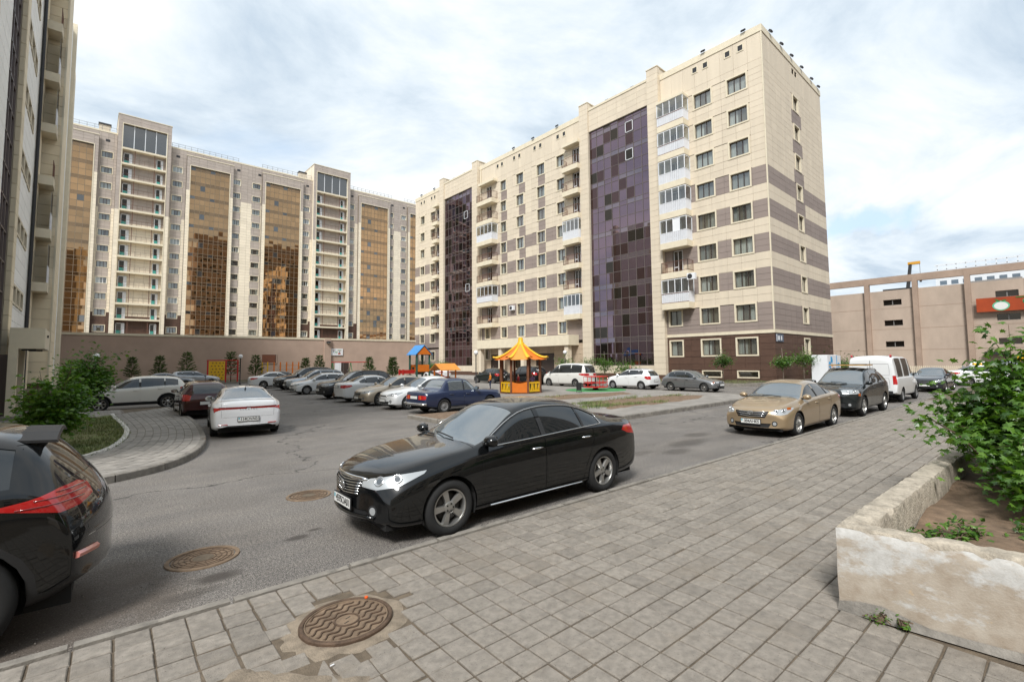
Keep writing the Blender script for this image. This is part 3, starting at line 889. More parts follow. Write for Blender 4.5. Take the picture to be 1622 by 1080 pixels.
for nm, (a, b, fl) in balc_cols.items():
    for k in fl:
        d0 = a+(b-a)*(0.40 if nm in ('R', 'ML') else 0.2)
        ops.append((YX(d0+1.0)-0.06, YX(d0)+0.06, 1.62+3*k, 3.9+3*k)); doors_f.append((nm, d0, k))
ops_entry = [(YX(45.5), YX(42.2), 0.0, 3.1), (YX(55.0), YX(52.0), 0.0, 3.1), (YX(49.6), YX(47.2), 1.2, 2.9)]
def colB(x, z):
    Y = 15.8-x
    if Y < 26.5:
        if z < 4.3: return 2
        if z < 6.98: return 1
        for k in range(2, 6):
            if 2.36+3*k < z < 3.98+3*k: return 1
        return 0
    if Y > 68:
        if z < 1.9: return 2
        if z < 6.98: return 1
        for k in range(2, 6):
            if 2.36+3*k < z < 3.98+3*k: return 1
        return 0
    if z < 4.2: return 3
    if z < 7.0: return 1
    for k in range(2, 6):
        if 2.36+3*k < z < 3.98+3*k: return 1
    for (a, b) in ((43.4, 45.05), (47.5, 49.2), (51.2, 52.7)):
        if a < Y < b and 16 < z < 27: return 1
    return 0
BM = [CREAM, LILAC, BROWN, mat('tan cladding', (0.47, 0.37, 0.27), 0.7, var=0.08, scale=1, island=0.08)]
panels = []
ex_all = [o_[0] for o_ in ops]+[o_[1] for o_ in ops]
panels += clad(YX(26.1), 0.0, ZC, ops, colB, 1.3); panels += clad(YX(26.1), 0.0, ZC2, ops, colB, 1.3)
panels += clad(YX(57.6), YX(37.0), ZC[:-1]+[4.2], ops+ops_entry, colB, 1.3); panels += clad(YX(57.6), YX(37.0), ZC2, ops, colB, 1.3)
panels += clad(YX(77.1), YX(68.3), ZC, ops, colB, 1.3); panels += clad(YX(77.1), YX(68.3), ZC2, ops, colB, 1.3)
# above and below the glass bays, and the piers (proud of the wall)
capz = [28.95, 29.6, 30.25, 30.9, 31.5]
for a, b in ((27.45, 35.65), (59.0, 67.0)):
    panels += clad(YX(b), YX(a), capz, [], lambda x, z: 0, 1.4, -0.3)
    panels += clad(YX(b), YX(a), [0.0, 0.7], [], lambda x, z: 2, 1.4, -0.3); panels += clad(YX(b), YX(a), [0.7, 1.55], [], lambda x, z: 0, 1.4, -0.3)
    MB().box(YX(b), YX(a), -0.24, 0.35, 28.9, 31.5).build('bay_wall', DARKGAP, B, local=True); MB().box(YX(b), YX(a), -0.24, 0.35, 0, 1.55).build('bay_wall', DARKGAP, B, local=True)
PIERS = ((26.1, 27.45, 32.6), (35.65, 37.0, 32.6), (57.6, 59.0, 32.6), (67.0, 68.3, 32.6))
pz = [0.0, 0.6]+[1.2+0.6*i for i in range(52)]+[32.5]
for a, b, zt in PIERS:
    panels += clad(YX(b), YX(a), pz, [], lambda x, z: 0 if z > 0.6 else 2, 1.5, -0.47)
    MB().box(YX(b)+0.06, YX(a)-0.06, -0.42, 1.2, 0, zt-0.1).build('pier', CREAM, B, local=True)
    MB().box(YX(b)-0.03, YX(a)+0.03, -0.52, 1.2, zt-0.098, zt).build('pier_cap', CREAM_T, B, local=True)
# side cheeks of the piers (near side looks to -Y = local +x)
def clad_end(x_at, y0, y1, zc, ops2, colf, pw, res, xs_sign=1):
    for p in clad(y0, y1, zc, ops2, colf, pw): res.append((x_at, *p))
ends = []
endw = [(7.2, 8.55, 2.48+3*k, 3.9+3*k) for k in range(9)]
endops = [(a-0.13, b+0.13, c-0.13, d+0.13) for a, b, c, d in endw]+[(7.3, 7.85, 30.2, 30.75), (8.1, 8.65, 30.2, 30.75)]
def colE(y, z):
    if z < 4.3: return 2
    if z < 6.98: return 1
    for k in range(2, 6):
        if 2.36+3*k < z < 3.98+3*k: return 1
    if 7.0 < y < 8.75 and 15 < z < 27 and not any(c < z < d for a, b, c, d in endops): return 1
    return 0
clad_end(0.0, 0.05, 15.9, ZC, endops, colE, 1.32, ends); clad_end(0.0, 0.05, 15.9, ZC2, endops, colE, 1.32, ends)
for a, b, zt in PIERS: clad_end(YX(a)-0.01, -0.42, 0.0, pz, [], lambda x, z: 0 if z > 0.6 else 2, 1.5, ends)
# 300 panels nearest the corner one by one, the others joined
def pkey(p): return ((p[0]+p[1])/2)**2+((p[2]+p[3])/2-8)**2*0.5
near = sorted([('f', p) for p in panels]+[('e', p) for p in ends], key=lambda q: pkey(q[1]) if q[0] == 'f' else (((q[1][1]+q[1][2])/2)*2.2)**2+((q[1][3]+q[1][4])/2-8)**2*0.5+(q[1][0]**2))
pmesh = {}
joined = MB()
for i, (kd, p) in enumerate(near):
    if kd == 'f':
        if i < 300:
            key = ('f', round(p[1]-p[0], 3), round(p[3]-p[2], 3), p[5])
            if key not in pmesh: pmesh[key] = MB().box(0.007, p[1]-p[0]-0.007, 0, 0.05, 0.009, p[3]-p[2]-0.009).mesh('cladding_panel', BM[p[5]])
            link('cladding_panel', pmesh[key], B, (p[0], p[4]+bR.gauss(0, 0.0015), p[2]), local=True)
        else: panel_mb(joined, p)
    else:
        xa, y0, y1, z0, z1, yy, mi = p
        if i < 300:
            key = ('e', round(y1-y0, 3), round(z1-z0, 3), mi)
            if key not in pmesh: pmesh[key] = MB().box(-0.05, 0, 0.007, y1-y0-0.007, 0.009, z1-z0-0.009).mesh('cladding_panel', BM[mi])
            link('cladding_panel', pmesh[key], B, (xa+bR.gauss(0, 0.0015), y0, z0), local=True)
        else: joined.mat(mi).box(xa-0.05, xa, y0+0.011, y1-0.011, z0+0.009, z1-0.009)
joined.build('cladding', BM, B, kind='stuff', local=True)
# trim: belt course, parapet coping, corner strip
tr = MB()
tr.box(YX(26.1), 0.06, -0.06, 0.0, 4.3, 4.58); tr.box(0.0, 0.06, 0.0, 15.9, 4.3, 4.58)
tr.box(-0.07, 0.035, -0.035, 0.07, 4.6, TOP-0.62)
tr.build('belt_course', CREAM_T, B, local=True)
co = MB()
for a, b, yy in ((15.74, 26.1, -0.06), (37.0, 57.6, -0.06), (68.3, 77.15, -0.06)): co.box(YX(b), YX(a), yy, 0.5, TOP-0.62, TOP)
for a, b in ((27.45, 35.65), (59.0, 67.0)): co.box(YX(b), YX(a), -0.36, 0.5, 31.5, 31.75)
co.box(-0.5, 0.06, 0.5, 15.95, TOP-0.62, TOP)
co.build('parapet', CREAM_T, B, local=True)
for a, b, zl, zh, n in wins: window(B, YX(b), 0.0, zl, b-a, zh-zl, 0.0, n, rnd=bR)
for a, b, c, d in endw:
    window(B, 0.0, a, c, b-a, d-c, R(90), 2, rnd=bR)
for a, b, c, d in base_w: window(B, YX(b), 0.0, c, b-a, d-c, 0.0, 1, rnd=bR, curt=0, bw=0.1)
vt = MB()
for Y in (17.7, 18.9, 21.1, 22.2, 39.9, 41.0, 44.2, 45.3, 48.4, 49.5, 52.2, 53.2, 70.5, 71.5, 74.0, 75.0):
    x = YX(Y); vt.box(x-0.22, x+0.22, -0.012, 0.0, 30.15, 30.65)
vt.build('vent_grille', METAL, B, local=True)
vf = MB()
for Y in (17.7, 18.9, 21.1, 22.2, 39.9, 41.0, 44.2, 45.3, 48.4, 49.5, 52.2, 53.2, 70.5, 71.5, 74.0, 75.0):
    x = YX(Y)
    for (a, b, c, d) in ((-0.31, -0.22, 30.06, 30.74), (0.22, 0.31, 30.06, 30.74), (-0.22, 0.22, 30.65, 30.74), (-0.22, 0.22, 30.06, 30.15)): vf.box(x+a, x+b, -0.04, 0.0, c, d)
vf.build('vent_frame', CREAM_T, B, local=True)
# glass bays
def pickB(c, r_, rn):
    v = rn.random()
    if r_ % 3 == 2: return 2 if v < 0.8 else 0
    if v < 0.10: return 1
    return 3 if v < 0.28 else 0
near_cnt = [0]
def sepB(c, r_):
    near_cnt[0] += 1; return near_cnt[0] <= 300
curtain_wall(B, YX(35.65), YX(27.45), 1.6, 28.9, 8, [1.24, 1.24, 0.52], -0.12, [PURP, OLIV, MAUV, MARO], pickB, bR, sepB, 0.0045)
curtain_wall(B, YX(67.0), YX(59.0), 1.6, 28.9, 8, [1.24, 1.24, 0.52], -0.12, [PURP, OLIV, MAUV, MARO], pickB, bR, sepB, 0.0045)
MB().box(YX(35.65), YX(27.45), 0.0, 0.35, 1.55, 28.9).box(YX(67.0), YX(59.0), 0.0, 0.35, 1.55, 28.9).build('bay_core', METAL, B, local=True)
def open_sash(Yc, zc, w=1.0, h=1.2):
    x = YX(Yc); m_ = MB()
    for (a, b, c, d) in ((-w/2, -w/2+0.06, 0, h), (w/2-0.06, w/2, 0, h), (-w/2, w/2, 0, 0.06), (-w/2, w/2, h-0.06, h)): m_.box(x+a, x+b, -0.2, -0.16, zc+c, zc+d)
    m_.build('open_sash', WFRAME, B, local=True)
for Yc, zc in ((30.0, 27.0), (30.05, 23.9), (61.0, 24.4), (60.6, 12.9)): open_sash(Yc, zc)
# balconies
def balcony(Bp, Y0, Y1, k, style, proj=1.1):
    z0 = 1.15+3*k+0.35; w = Y1-Y0; x0 = YX(Y1)
    m_ = MB().box(x0, x0+w, -proj, 0.0, z0-0.5, z0+0.1)
    o = m_.build('balcony', CREAM_T, Bp, local=True)
    if style == 'open':
        rb = MB(); zt = z0+1.15
        for (p, q) in (((x0+0.05, -proj+0.05), (x0+w-0.05, -proj+0.05)), ((x0+0.05, -proj+0.05), (x0+0.05, 0)), ((x0+w-0.05, -proj+0.05), (x0+w-0.05, 0))):
            L = math.hypot(q[0]-p[0], q[1]-p[1]); n = max(2, int(L/0.14))
            for zz in (zt, z0+0.2): rb.box(min(p[0], q[0])-0.02, max(p[0], q[0])+0.02, min(p[1], q[1])-0.02, max(p[1], q[1])+0.02, zz-0.02, zz+0.02)
            for i in range(n+1):
                xx = p[0]+(q[0]-p[0])*i/n; yy = p[1]+(q[1]-p[1])*i/n; t = 0.022 if i in (0, n) else 0.009
                rb.box(xx-t, xx+t, yy-t, yy+t, z0+0.1, zt)
        rb.build('railing', RAIL, o, local=True)
    else:
        zp = z0+1.05; zg = z0+2.42; rp = MB()
        n = int(w/0.1); f_ = -proj+0.04
        for i in range(n):
            a = x0+w*i/n; rp.box(a, a+w/n*0.72, f_-0.015 if i % 2 else f_, f_+0.02, z0+0.1, zp)
        for i in range(int(proj/0.1)):
            a = f_+0.05+i*0.1; rp.box(x0+w-0.06, x0+w-0.03+(0.01 if i % 2 else 0), a, a+0.075, z0+0.1, zp); rp.box(x0+0.03, x0+0.06, a, a+0.075, z0+0.1, zp)
        rp.build('ribbed_panel', RIBW, o, local=True)
        if style == 'brown': MB().box(x0+0.01, x0+w-0.01, f_-0.03, f_+0.03, zp-0.04, zp+0.02).box(x0+0.01, x0+w-0.01, f_-0.03, f_+0.03, z0+0.1, z0+0.16).build('rail', RAIL, o, local=True)
        gf = MB(); t = 0.035; n = 4
        for i in range(n+1):
            a = x0+0.03+(w-0.06)*i/n; gf.box(a-t, a+t, f_-0.02, f_+0.04, zp, zg)
        for zz in (zp+0.03, zg-0.03): gf.box(x0+0.03, x0+w-0.03, f_-0.021, f_+0.041, zz-0.03, zz+0.03)
        for xx in (x0+0.04, x0+w-0.04):
            for zz in (zp+0.03, zg-0.03): gf.box(xx-0.03, xx+0.03, f_+0.041, 0, zz-0.03, zz+0.03)
            gf.box(xx-0.03, xx+0.03, -0.08, 0, zp, zg)
        gf.build('glazing_frame', WFRAME, o, local=True)
        for i in range(n):
            a = x0+0.03+(w-0.06)*i/n
            pn = MB().face([(a+0.03, f_+0.01, zp+0.05), (a+(w-0.06)/n-0.03, f_+0.01, zp+0.05), (a+(w-0.06)/n-0.03, f_+0.01, zg-0.05), (a+0.03, f_+0.01, zg-0.05)])
            pn.build('pane', PANE if not (style == 'white' and i == 2) else WFRAME, o, local=True)
        MB().face([(x0+w-0.04, f_+0.04, zp+0.05), (x0+w-0.04, -0.06, zp+0.05), (x0+w-0.04, -0.06, zg-0.05), (x0+w-0.04, f_+0.04, zg-0.05)]).build('pane', PANE, o, local=True)
        if k == 8: MB().box(x0-0.02, x0+w+0.02, -proj-0.05, 0, zg+0.0, zg+0.25).build('balcony_roof', CREAM_T, o, local=True)
    return o
sty = {'R': ['brown', 'open', 'white', 'glaz', 'glaz', 'brown', 'brown'], 'ML': ['open', 'brown', 'open', 'open', 'glaz', 'open', 'open'],
       'MR': ['glaz', 'open', 'open', 'glaz', 'open', 'open', 'open'], 'L': ['open']*7}
for nm, (a, b, fl) in balc_cols.items():
    for k, st in zip(fl, sty[nm]): balcony(B, a, b, k, st, 1.1 if nm in ('R', 'ML') else 0.9)
for nm in ('ML', 'L', 'MR'):
    a, b, fl = balc_cols[nm]; MB().box(YX(b), YX(a), -0.8, 0, 28.2, 28.55).build('balcony_roof', CREAM_T, B, local=True)
for nm, d0, k in doors_f:
    z0 = 1.15+3*k+0.47; m_ = MB(); w = 1.0; x0 = YX(d0+1.0)
    for (a, b, c, d) in ((0, 0.07, 0, 2.28), (0.93, 1.0, 0, 2.28), (0.47, 0.53, 0, 2.28), (0, 1, 0, 0.07), (0, 1, 2.21, 2.28), (0.07, 0.47, 0.6, 0.7)): m_.box(x0+a, x0+b, 0.1, 0.16, z0+c, z0+d)
    o = m_.build('balcony_door', WFRAME, B, local=True)
    MB().face([(x0+0.07, 0.13, z0+0.07), (x0+0.93, 0.13, z0+0.07), (x0+0.93, 0.13, z0+2.21), (x0+0.07, 0.13, z0+2.21)]).build('pane', OLIV, o, local=True)
# entrance canopy and doors
MB().box(YX(56.0), YX(38.0), -1.8, -0.02, 3.95, 5.15).build('canopy', CREAM_T, B, local=True)
cp = MB()
for Y in (38.6, 46.4, 51.0, 55.6): cp.box(YX(Y)-0.3, YX(Y)+0.3, -1.6, -1.0, 0.1, 3.95)
cp.build('canopy_column', CREAM, B, local=True)
DOORM = mat('dark entrance door', (0.05, 0.035, 0.03), 0.4)
for a, b in ((42.3, 45.4), (52.1, 54.9)):
    o = MB().box(YX(b), YX(a), 0.1, 0.2, 0.1, 3.05).build('entrance_door', DOORM, B, local=True)
    MB().box(YX(b)+0.3, YX(b)+0.36, 0.02, 0.1, 1.0, 1.5).build('handle', GALV, o, local=True)
o = MB().box(YX(49.5), YX(47.3), 0.1, 0.2, 1.25, 2.85).build('entrance_window', OLIV, B, local=True)
# air conditioners and the house-number plate
for Y, z in ((22.55, 9.6), (49.9, 9.1)):
    o = MB().bbox(YX(Y)-0.4, YX(Y)+0.4, -0.42 if Y > 30 else -1.45, -0.1 if Y > 30 else -1.12, z, z+0.6, 0.02).build('air_conditioner', WFRAME, B, local=True)
    MB().cyl((YX(Y)-0.1, -0.42 if Y > 30 else -1.45, z+0.3), (YX(Y)-0.1, -0.44 if Y > 30 else -1.47, z+0.3), 0.24, n=16).build('fan_grille', METAL, o, local=True)
o = MB().box(0.02, 0.07, 0.15, 1.75, 3.55, 4.2).build('house_number_plate', mat('blue-grey sign', (0.08, 0.11, 0.16), 0.4), B, local=True)
MB().box(0.07, 0.075, 0.45, 0.62, 3.68, 4.05).box(0.07, 0.075, 0.68, 0.9, 3.68, 4.05).box(0.07, 0.075, 1.15, 1.4, 3.68, 4.05).box(0.07, 0.074, 0.17, 0.3, 3.57, 4.18).build('lettering', WFRAME, o, local=True)
MB().cyl((YX(57.2), -0.1, 0.3), (YX(57.2), -0.1, 31), 0.07, n=8).build('downpipe', CREAM_T, B, local=True)

# floodlights on the parapet
def floodlight(pos, out_, label, group):
    o = root('floodlight', pos, label, 'floodlight', group, rz=math.atan2(out_[1], out_[0]))
    MB().tube([(-0.12, 0, 0), (-0.05, 0, 0.22), (0.12, 0, 0.22)], 0.02, 6).build('bracket', METAL, o, local=True)
    m_ = MB().bbox(-0.13, 0.13, -0.19, 0.19, -0.08, 0.08, 0.03); m_.xform(Matrix.Translation((0.16, 0, 0.12)) @ Matrix.Rotation(R(40), 4, 'Y'))
    m_.build('lamp_head', METAL, o, local=True)
FLL = ((17.3, 'above the window column next to the building corner'), (21.2, 'above the window column beside the glazed balconies'), (29.5, 'above the near glass bay, closest to its balcony-side pier'), (33.0, 'above the middle of the near glass bay'), (36.3, 'on the pier between the near glass bay and the middle windows'), (41.0, 'above the first window column past the near glass bay'), (45.5, 'above the second window column past the near glass bay'), (49.5, 'above the third window column past the near glass bay'), (61.5, 'above the far glass bay, closest to the open balconies'), (64.5, 'above the middle of the far glass bay'), (66.8, 'above the far end of the far glass bay'), (70.5, 'above the window column just past the far glass bay'), (74.8, 'above the last window column of the long face'))
for Y, tx_ in FLL:
    floodlight((42.40, Y, TOP if Y not in (36.3,) else 32.6), (-1, 0), 'small black floodlight '+tx_, 'floodlights along the long parapet of the cream block')
for X, tx_ in ((44.2, 'on the end parapet nearest the building corner'), (46.8, 'second from the corner on the end parapet'), (49.4, 'third from the corner on the end parapet'), (52.2, 'above the single windows of the end wall'), (55.2, 'second from the back edge on the end parapet'), (57.4, 'at the back edge of the end parapet')):
    floodlight((X, 15.78, TOP), (0, -1), 'small black floodlight '+tx_, 'floodlights along the end parapet of the cream block')

# ================= far tower block behind the podium (faces -Y)
aR = random.Random(77)
A = root('apartment_tower', (-14, 116, 0), 'tall pale tower block with gold mirror glass bays behind the stucco wall', 'building')
ax = lambda X: X+14.0
AP = 2.895; ATOP = 45.2
MB().box(ax(-14), ax(80), 0.4, 16, 0, ATOP-0.3).build('wall_core', DARKGAP, A, local=True)
awins = []
cols_a = [(0.45, 1.95), (10.85, 12.35), (21.1, 22.4), (24.7, 26.2), (35.05, 36.4), (45.8, 46.95), (56.35, 57.3), (59.55, 60.95), (-13, -11.6), (70.5, 71.9)]
for a, b in cols_a:
    for k in range(12): awins.append((a, b, 9.5-1.15+AP*k, 9.5+AP*k-0.05))
aops = [(ax(a)-0.11, ax(b)+0.11, c-0.11, d+0.11) for a, b, c, d in awins]
ALIL = mat('tower mauve cladding', (0.41, 0.35, 0.305), 0.72, var=0.05, scale=0.6, island=0.06)
AM = [mat('tower cream cladding', (0.76, 0.67, 0.53), 0.7, var=0.05, scale=0.6, island=0.05), ALIL, BROWN]
def colA(x, z):
    X = x-14
    if z < 11.6 and (X < 13.5 or 35 < X < 47.5): return 2
    near_lift = (0 < X < 13.2) or (34.8 < X < 47.4)
    lim = 31.0 if near_lift else 37.0
    if z > lim: return 1
    for a, b in cols_a:
        if a-0.1 < X < b+0.1:
            for k in range(12):
                zz = 9.5+AP*k
                if zz+0.1 < z < zz+AP-1.2: return 1
    return 0
az = [7.0, 7.6, 8.35]
for k in range(12):
    zz = 8.35+AP*k; az += [zz+0.57, zz+1.10, zz+1.7, zz+2.3, zz+AP]
az = [z for z in az if z < 42.6]+[43.3, 44.0, 44.9]
az = sorted(set(round(z, 3) for z in az))
apan = []
segs = [(-14, -8.6), (0.0, 2.5), (10.4, 13.0), (21.0, 26.5), (34.85, 37.0), (45.55, 47.85), (56.2, 61.25), (69.6, 80)]
for a, b in segs: apan += clad(ax(a), ax(b), az, aops, colA, 1.4, ex=[ax(q) for c in cols_a for q in (c[0]-0.12, c[1]+0.12)])
FRM = [(-8.6, 0.0), (13.0, 21.0), (26.5, 34.85), (47.85, 56.2), (61.25, 69.6)]
for a, b in FRM:
    apan += clad(ax(a), ax(b), [43.9, 44.5, 45.0], [], lambda x, z: 1, 1.4, 0.0)
    # proud frame round each glass bay
    for (c, d) in ((a, a+0.62), (b-0.62, b)):
        apan += clad(ax(c), ax(d), [7.0+0.6*i for i in range(62)]+[43.9], [], lambda x, z: 1 if z > 37 else 0, 1.0, -0.55)
    apan += clad(ax(a+0.62), ax(b-0.62), [42.1, 42.7, 43.3, 43.9], [], lambda x, z: 1, 1.4, -0.55)
    MB().box(ax(a)+0.05, ax(a+0.6), -0.5, 0.4, 7, 43.85).box(ax(b-0.6), ax(b)-0.05, -0.5, 0.4, 7, 43.85).box(ax(a+0.6), ax(b-0.6), -0.5, 0.4, 42.15, 43.85).build('bay_frame', DARKGAP, A, local=True)
    MB().box(ax(a)-0.05, ax(b)+0.05, -0.62, -0.3, 43.9, 44.05).box(ax(a+0.62)-0.1, ax(a+0.62)+0.02, -0.6, -0.2, 7, 42.1).box(ax(b-0.62)-0.02, ax(b-0.62)+0.1, -0.6, -0.2, 7, 42.1).box(ax(a+0.62), ax(b-0.62), -0.6, -0.2, 42.02, 42.14).build('bay_trim', CREAM_T, A, local=True)
    def pickA(c, r_, rn):
        if r_ % 3 == 2: return 1 if (c in (0, 4) and r_ % 2) else 2
        return 1 if (c == 2 and r_ % 6 == 1) or rn.random() < 0.015 else 0
    GOLD2 = MATS.get('gold spandrel') or mirror_mat('gold spandrel', (0.52, 0.33, 0.19), (0.03, 0.018, 0.01), 0.6, 0.12)
    curtain_wall(A, ax(a+0.66), ax(b-0.66), 7.0, 42.0, 8, [1.2, 1.1, 0.6], -0.3, [GOLD, GREYG, GOLD2], pickA, aR, lambda c, r_: False, 0.0035, mat('bronze glazing bar', (0.20, 0.15, 0.10), 0.4), 0.06)
ja = MB()
for p in apan: panel_mb(ja, p, 0.016)
ja.build('cladding', AM, A, kind='stuff', local=True)
for a, b, c, d in awins: window(A, ax(a), 0.0, c, b-a, d-c, 0.0, 3, rnd=aR, bw=0.11, fr=WFRAME if aR.random() < 0.3 else FRAME)
# lift towers with recessed balconies
TEAL = mat('turquoise panel', (0.07, 0.42, 0.37), 0.5)
for a, b in ((2.5, 10.4), (37.0, 45.55)):
    lp = clad(ax(a), ax(a+0.6), [7.0+0.7*i for i in range(59)]+[48.7], [], lambda x, z: 1 if z > 31 else 0, 1.0, -0.9)
    lp += clad(ax(b-0.6), ax(b), [7.0+0.7*i for i in range(59)]+[48.7], [], lambda x, z: 1 if z > 31 else 0, 1.0, -0.9)
    lp += clad(ax(a+0.6), ax(b-0.6), [47.2, 47.95, 48.7], [], lambda x, z: 1, 1.3, -0.9)
    lp += clad(ax(a+0.6), ax(b-0.6), [7.0+0.6*i for i in range(59)]+[42.3], [], lambda x, z: (2 if z < 11 else 1 if z > 28.5 else 0), 1.3, 0.1)
    jl = MB()
    for p in lp: panel_mb(jl, p, 0.016)
    jl.build('tower_cladding', AM, A, kind='stuff', local=True)
    MB().box(ax(a)+0.03, ax(a+0.57), -0.85, 0.8, 7, 48.65).box(ax(b-0.57), ax(b)-0.03, -0.85, 0.8, 7, 48.65).box(ax(a), ax(b), 0.9, 8, 40, 48.65).box(ax(a+0.57), ax(b-0.57), -0.85, 0.9, 47.25, 48.65).build('lift_tower', AM[0], A, local=True)
    MB().box(ax(a)-0.06, ax(b)+0.06, -0.97, 8, 48.7, 48.85).build('tower_coping', CREAM_T, A, local=True)
    it = MB()
    for (c, d, e_, f) in ((a+0.6, a+0.72, 7, 47.2), (b-0.72, b-0.6, 7, 47.2), (a+0.72, b-0.72, 47.08, 47.2)): it.box(ax(c), ax(d), -0.96, -0.6, e_, f)
    it.build('recess_trim', CREAM_T, A, local=True)
    gp = MB(); n = 4; w = (b-a-1.44)/n
    for i in range(n): gp.face([(ax(a+0.72)+w*i+0.04, -0.5, 42.5), (ax(a+0.72)+w*(i+1)-0.04, -0.5, 42.5), (ax(a+0.72)+w*(i+1)-0.04, -0.5, 47.05), (ax(a+0.72)+w*i+0.04, -0.5, 47.05)])
    gp.build('tower_glass', GREYG, A, local=True)
    bars = MB()
    for i in range(n+1): bars.box(ax(a+0.72)+w*i-0.05, ax(a+0.72)+w*i+0.05, -0.56, -0.46, 42.4, 47.08)
    bars.build('tower_glazing_bars', WFRAME, A, local=True)
    for k in range(13):
        z0 = 8.45+AP*(k)-0.75
        if z0 > 42.7: continue
        o = MB().box(ax(a+0.62), ax(b-0.62), -0.94, 0.1, z0-0.18, z0+0.16).build('balcony', CREAM_T, A, local=True)
        if k < 12:
            rl = MB()
            for zz in (z0+0.55, z0+1.05): rl.box(ax(a+0.7), ax(b-0.7), -0.88, -0.85, zz, zz+0.03)
            for i in range(9):
                xx = ax(a+0.72)+(b-a-1.44)*i/8; rl.box(xx-0.015, xx+0.015, -0.88, -0.85, z0+0.16, z0+1.06)
            rl.build('railing', RAIL, o, local=True)
            for sx, w_ in ((a+0.95, 1.25), (b-2.1, 1.0)):
                dm = MB()
                for (c, d, e_, f) in ((0, 0.09, 0, 2.1), (w_-0.09, w_, 0, 2.1), (w_*0.62, w_*0.7, 0, 2.1), (0, w_, 2.0, 2.1)): dm.box(ax(sx)+c, ax(sx)+d, -0.05, 0.06, z0+0.17+e_, z0+0.17+f)
                do = dm.build('balcony_door', WFRAME, o, local=True)
    pn_ = MB(); tp = MB(); wp = MB(); pl = MB()
    for k in range(12):
        z0 = 8.45+AP*k-0.75+0.17
        for sx, w_ in ((a+0.95, 1.25), (b-2.1, 1.0)):
            pn_.face([(ax(sx)+0.05, 0.02, z0+0.75), (ax(sx)+w_*0.64, 0.02, z0+0.75), (ax(sx)+w_*0.64, 0.02, z0+2.02), (ax(sx)+0.05, 0.02, z0+2.02)])
            tp.face([(ax(sx)+0.05, 0.03, z0+0.02), (ax(sx)+w_*0.64, 0.03, z0+0.02), (ax(sx)+w_*0.64, 0.03, z0+0.74), (ax(sx)+0.05, 0.03, z0+0.74)])
            wp.face([(ax(sx)+w_*0.7, 0.03, z0+0.02), (ax(sx)+w_-0.05, 0.03, z0+0.02), (ax(sx)+w_-0.05, 0.03, z0+2.02), (ax(sx)+w_*0.7, 0.03, z0+2.02)])
        for xx in (a+2.55, b-2.45): pl.box(ax(xx)-0.05, ax(xx)+0.05, -0.7, -0.6, z0, z0+AP-0.34)
    pn_.build('door_panes', OLIV, A, local=True, kind='stuff'); tp.build('door_panels', TEAL, A, local=True, kind='stuff'); wp.build('door_leaves', WFRAME, A, local=True, kind='stuff'); pl.build('posts', RAIL, A, local=True, kind='stuff')
for a, b in ((-14, 2.5), (10.4, 37.0), (45.55, 80)): MB().box(ax(a), ax(b), -0.05, 0.6, 44.9, ATOP).build('parapet', CREAM_T, A, local=True)
for a, b in ((-14, 2.4), (10.6, 22), (26.5, 36.8), (45.8, 57), (60.5, 80)):
    rr = MB()
    for zz in (45.6, 46.05): rr.box(ax(a), ax(b), 0.3, 0.34, zz, zz+0.05)
    n = int((b-a)/1.0)
    for i in range(n+1): x = ax(a)+(b-a)*i/n; rr.box(x-0.03, x+0.03, 0.3, 0.34, 45.2, 46.1)
    rr.build('roof_railing', GALV, A, local=True)
for X in (0.8, 35.2):
    o = MB().box(ax(X)-0.9, ax(X)+0.7, 1.0, 2.0, 45.0, 46.6).build('roof_vent', CREAM, A, local=True); MB().box(ax(X)-1.0, ax(X)+0.8, 0.9, 2.1, 46.6, 46.9).build('roof_vent_cap', METAL, o, local=True)
v_ = MB()
for X in (-9.5, 1.2, 11.6, 22.0, 26.0, 35.9, 46.4, 57, 60.3): v_.box(ax(X)-0.3, ax(X)+0.3, -0.02, 0.0, 43.2, 43.65)
v_.build('vent_grille', METAL, A, local=True)

# ================= podium wall in front of the tower
PODM = mat('tan stucco', (0.43, 0.315, 0.25), 0.9, var=0.09, scale=0.5, bump=0.35, bscale=18, detail=9)
P = root('podium_wall', (18, 72, 0), 'long tan stucco wall with a pale coping below the tower block', 'wall')
px_ = lambda X: X-18.0
pw_ = MB().box(px_(-8), px_(39.7), 0, 30, 0, 5.55); pw_.build('wall', PODM, P, local=True)
MB().box(px_(-8), px_(39.75), -0.08, 30, 5.55, 5.8).build('coping', CREAM_T, P, local=True)
MB().box(px_(25.0), px_(25.9), -0.35, 0, 0, 5.7).build('buttress', PODM, P, local=True)
o = MB().box(px_(17.0), px_(18.7), -0.06, 0.0, 2.3, 3.4).build('brick_infill', METAL, P, local=True)
BRK = mat('red brick', (0.22, 0.085, 0.05), 0.9, island=0.25)
for r_ in range(12):
    for c in range(7):
        x = 17.03+c*0.24-(0.12 if r_ % 2 else 0); a, b = max(17.02, x), min(18.68, x+0.23)
        if b-a > 0.04: MB().box(px_(a), px_(b), -0.075, -0.055, 2.32+r_*0.09, 2.32+r_*0.09+0.08).build('brick', BRK, o, local=True)
fr_ = MB()
for (a, b, c, d) in ((16.9, 17.0, 2.2, 3.5), (18.7, 18.8, 2.2, 3.5), (17.0, 18.7, 2.2, 2.3), (17.0, 18.7, 3.4, 3.5)): fr_.box(px_(a), px_(b), -0.1, 0, c, d)
fr_.build('niche_frame', PODM, P, local=True)
o = MB().box(px_(27.5), px_(28.6), -0.05, 0.0, 0.1, 2.2).build('door', DOORM, P, local=True)
MB().box(px_(28.4), px_(28.46), -0.1, -0.05, 1.0, 1.2).build('handle', GALV, o, local=True)
MB().box(px_(26.6), px_(27.5), -0.03, 0.0, 0.1, 2.2).build('white_door', WFRAME, P, local=True)
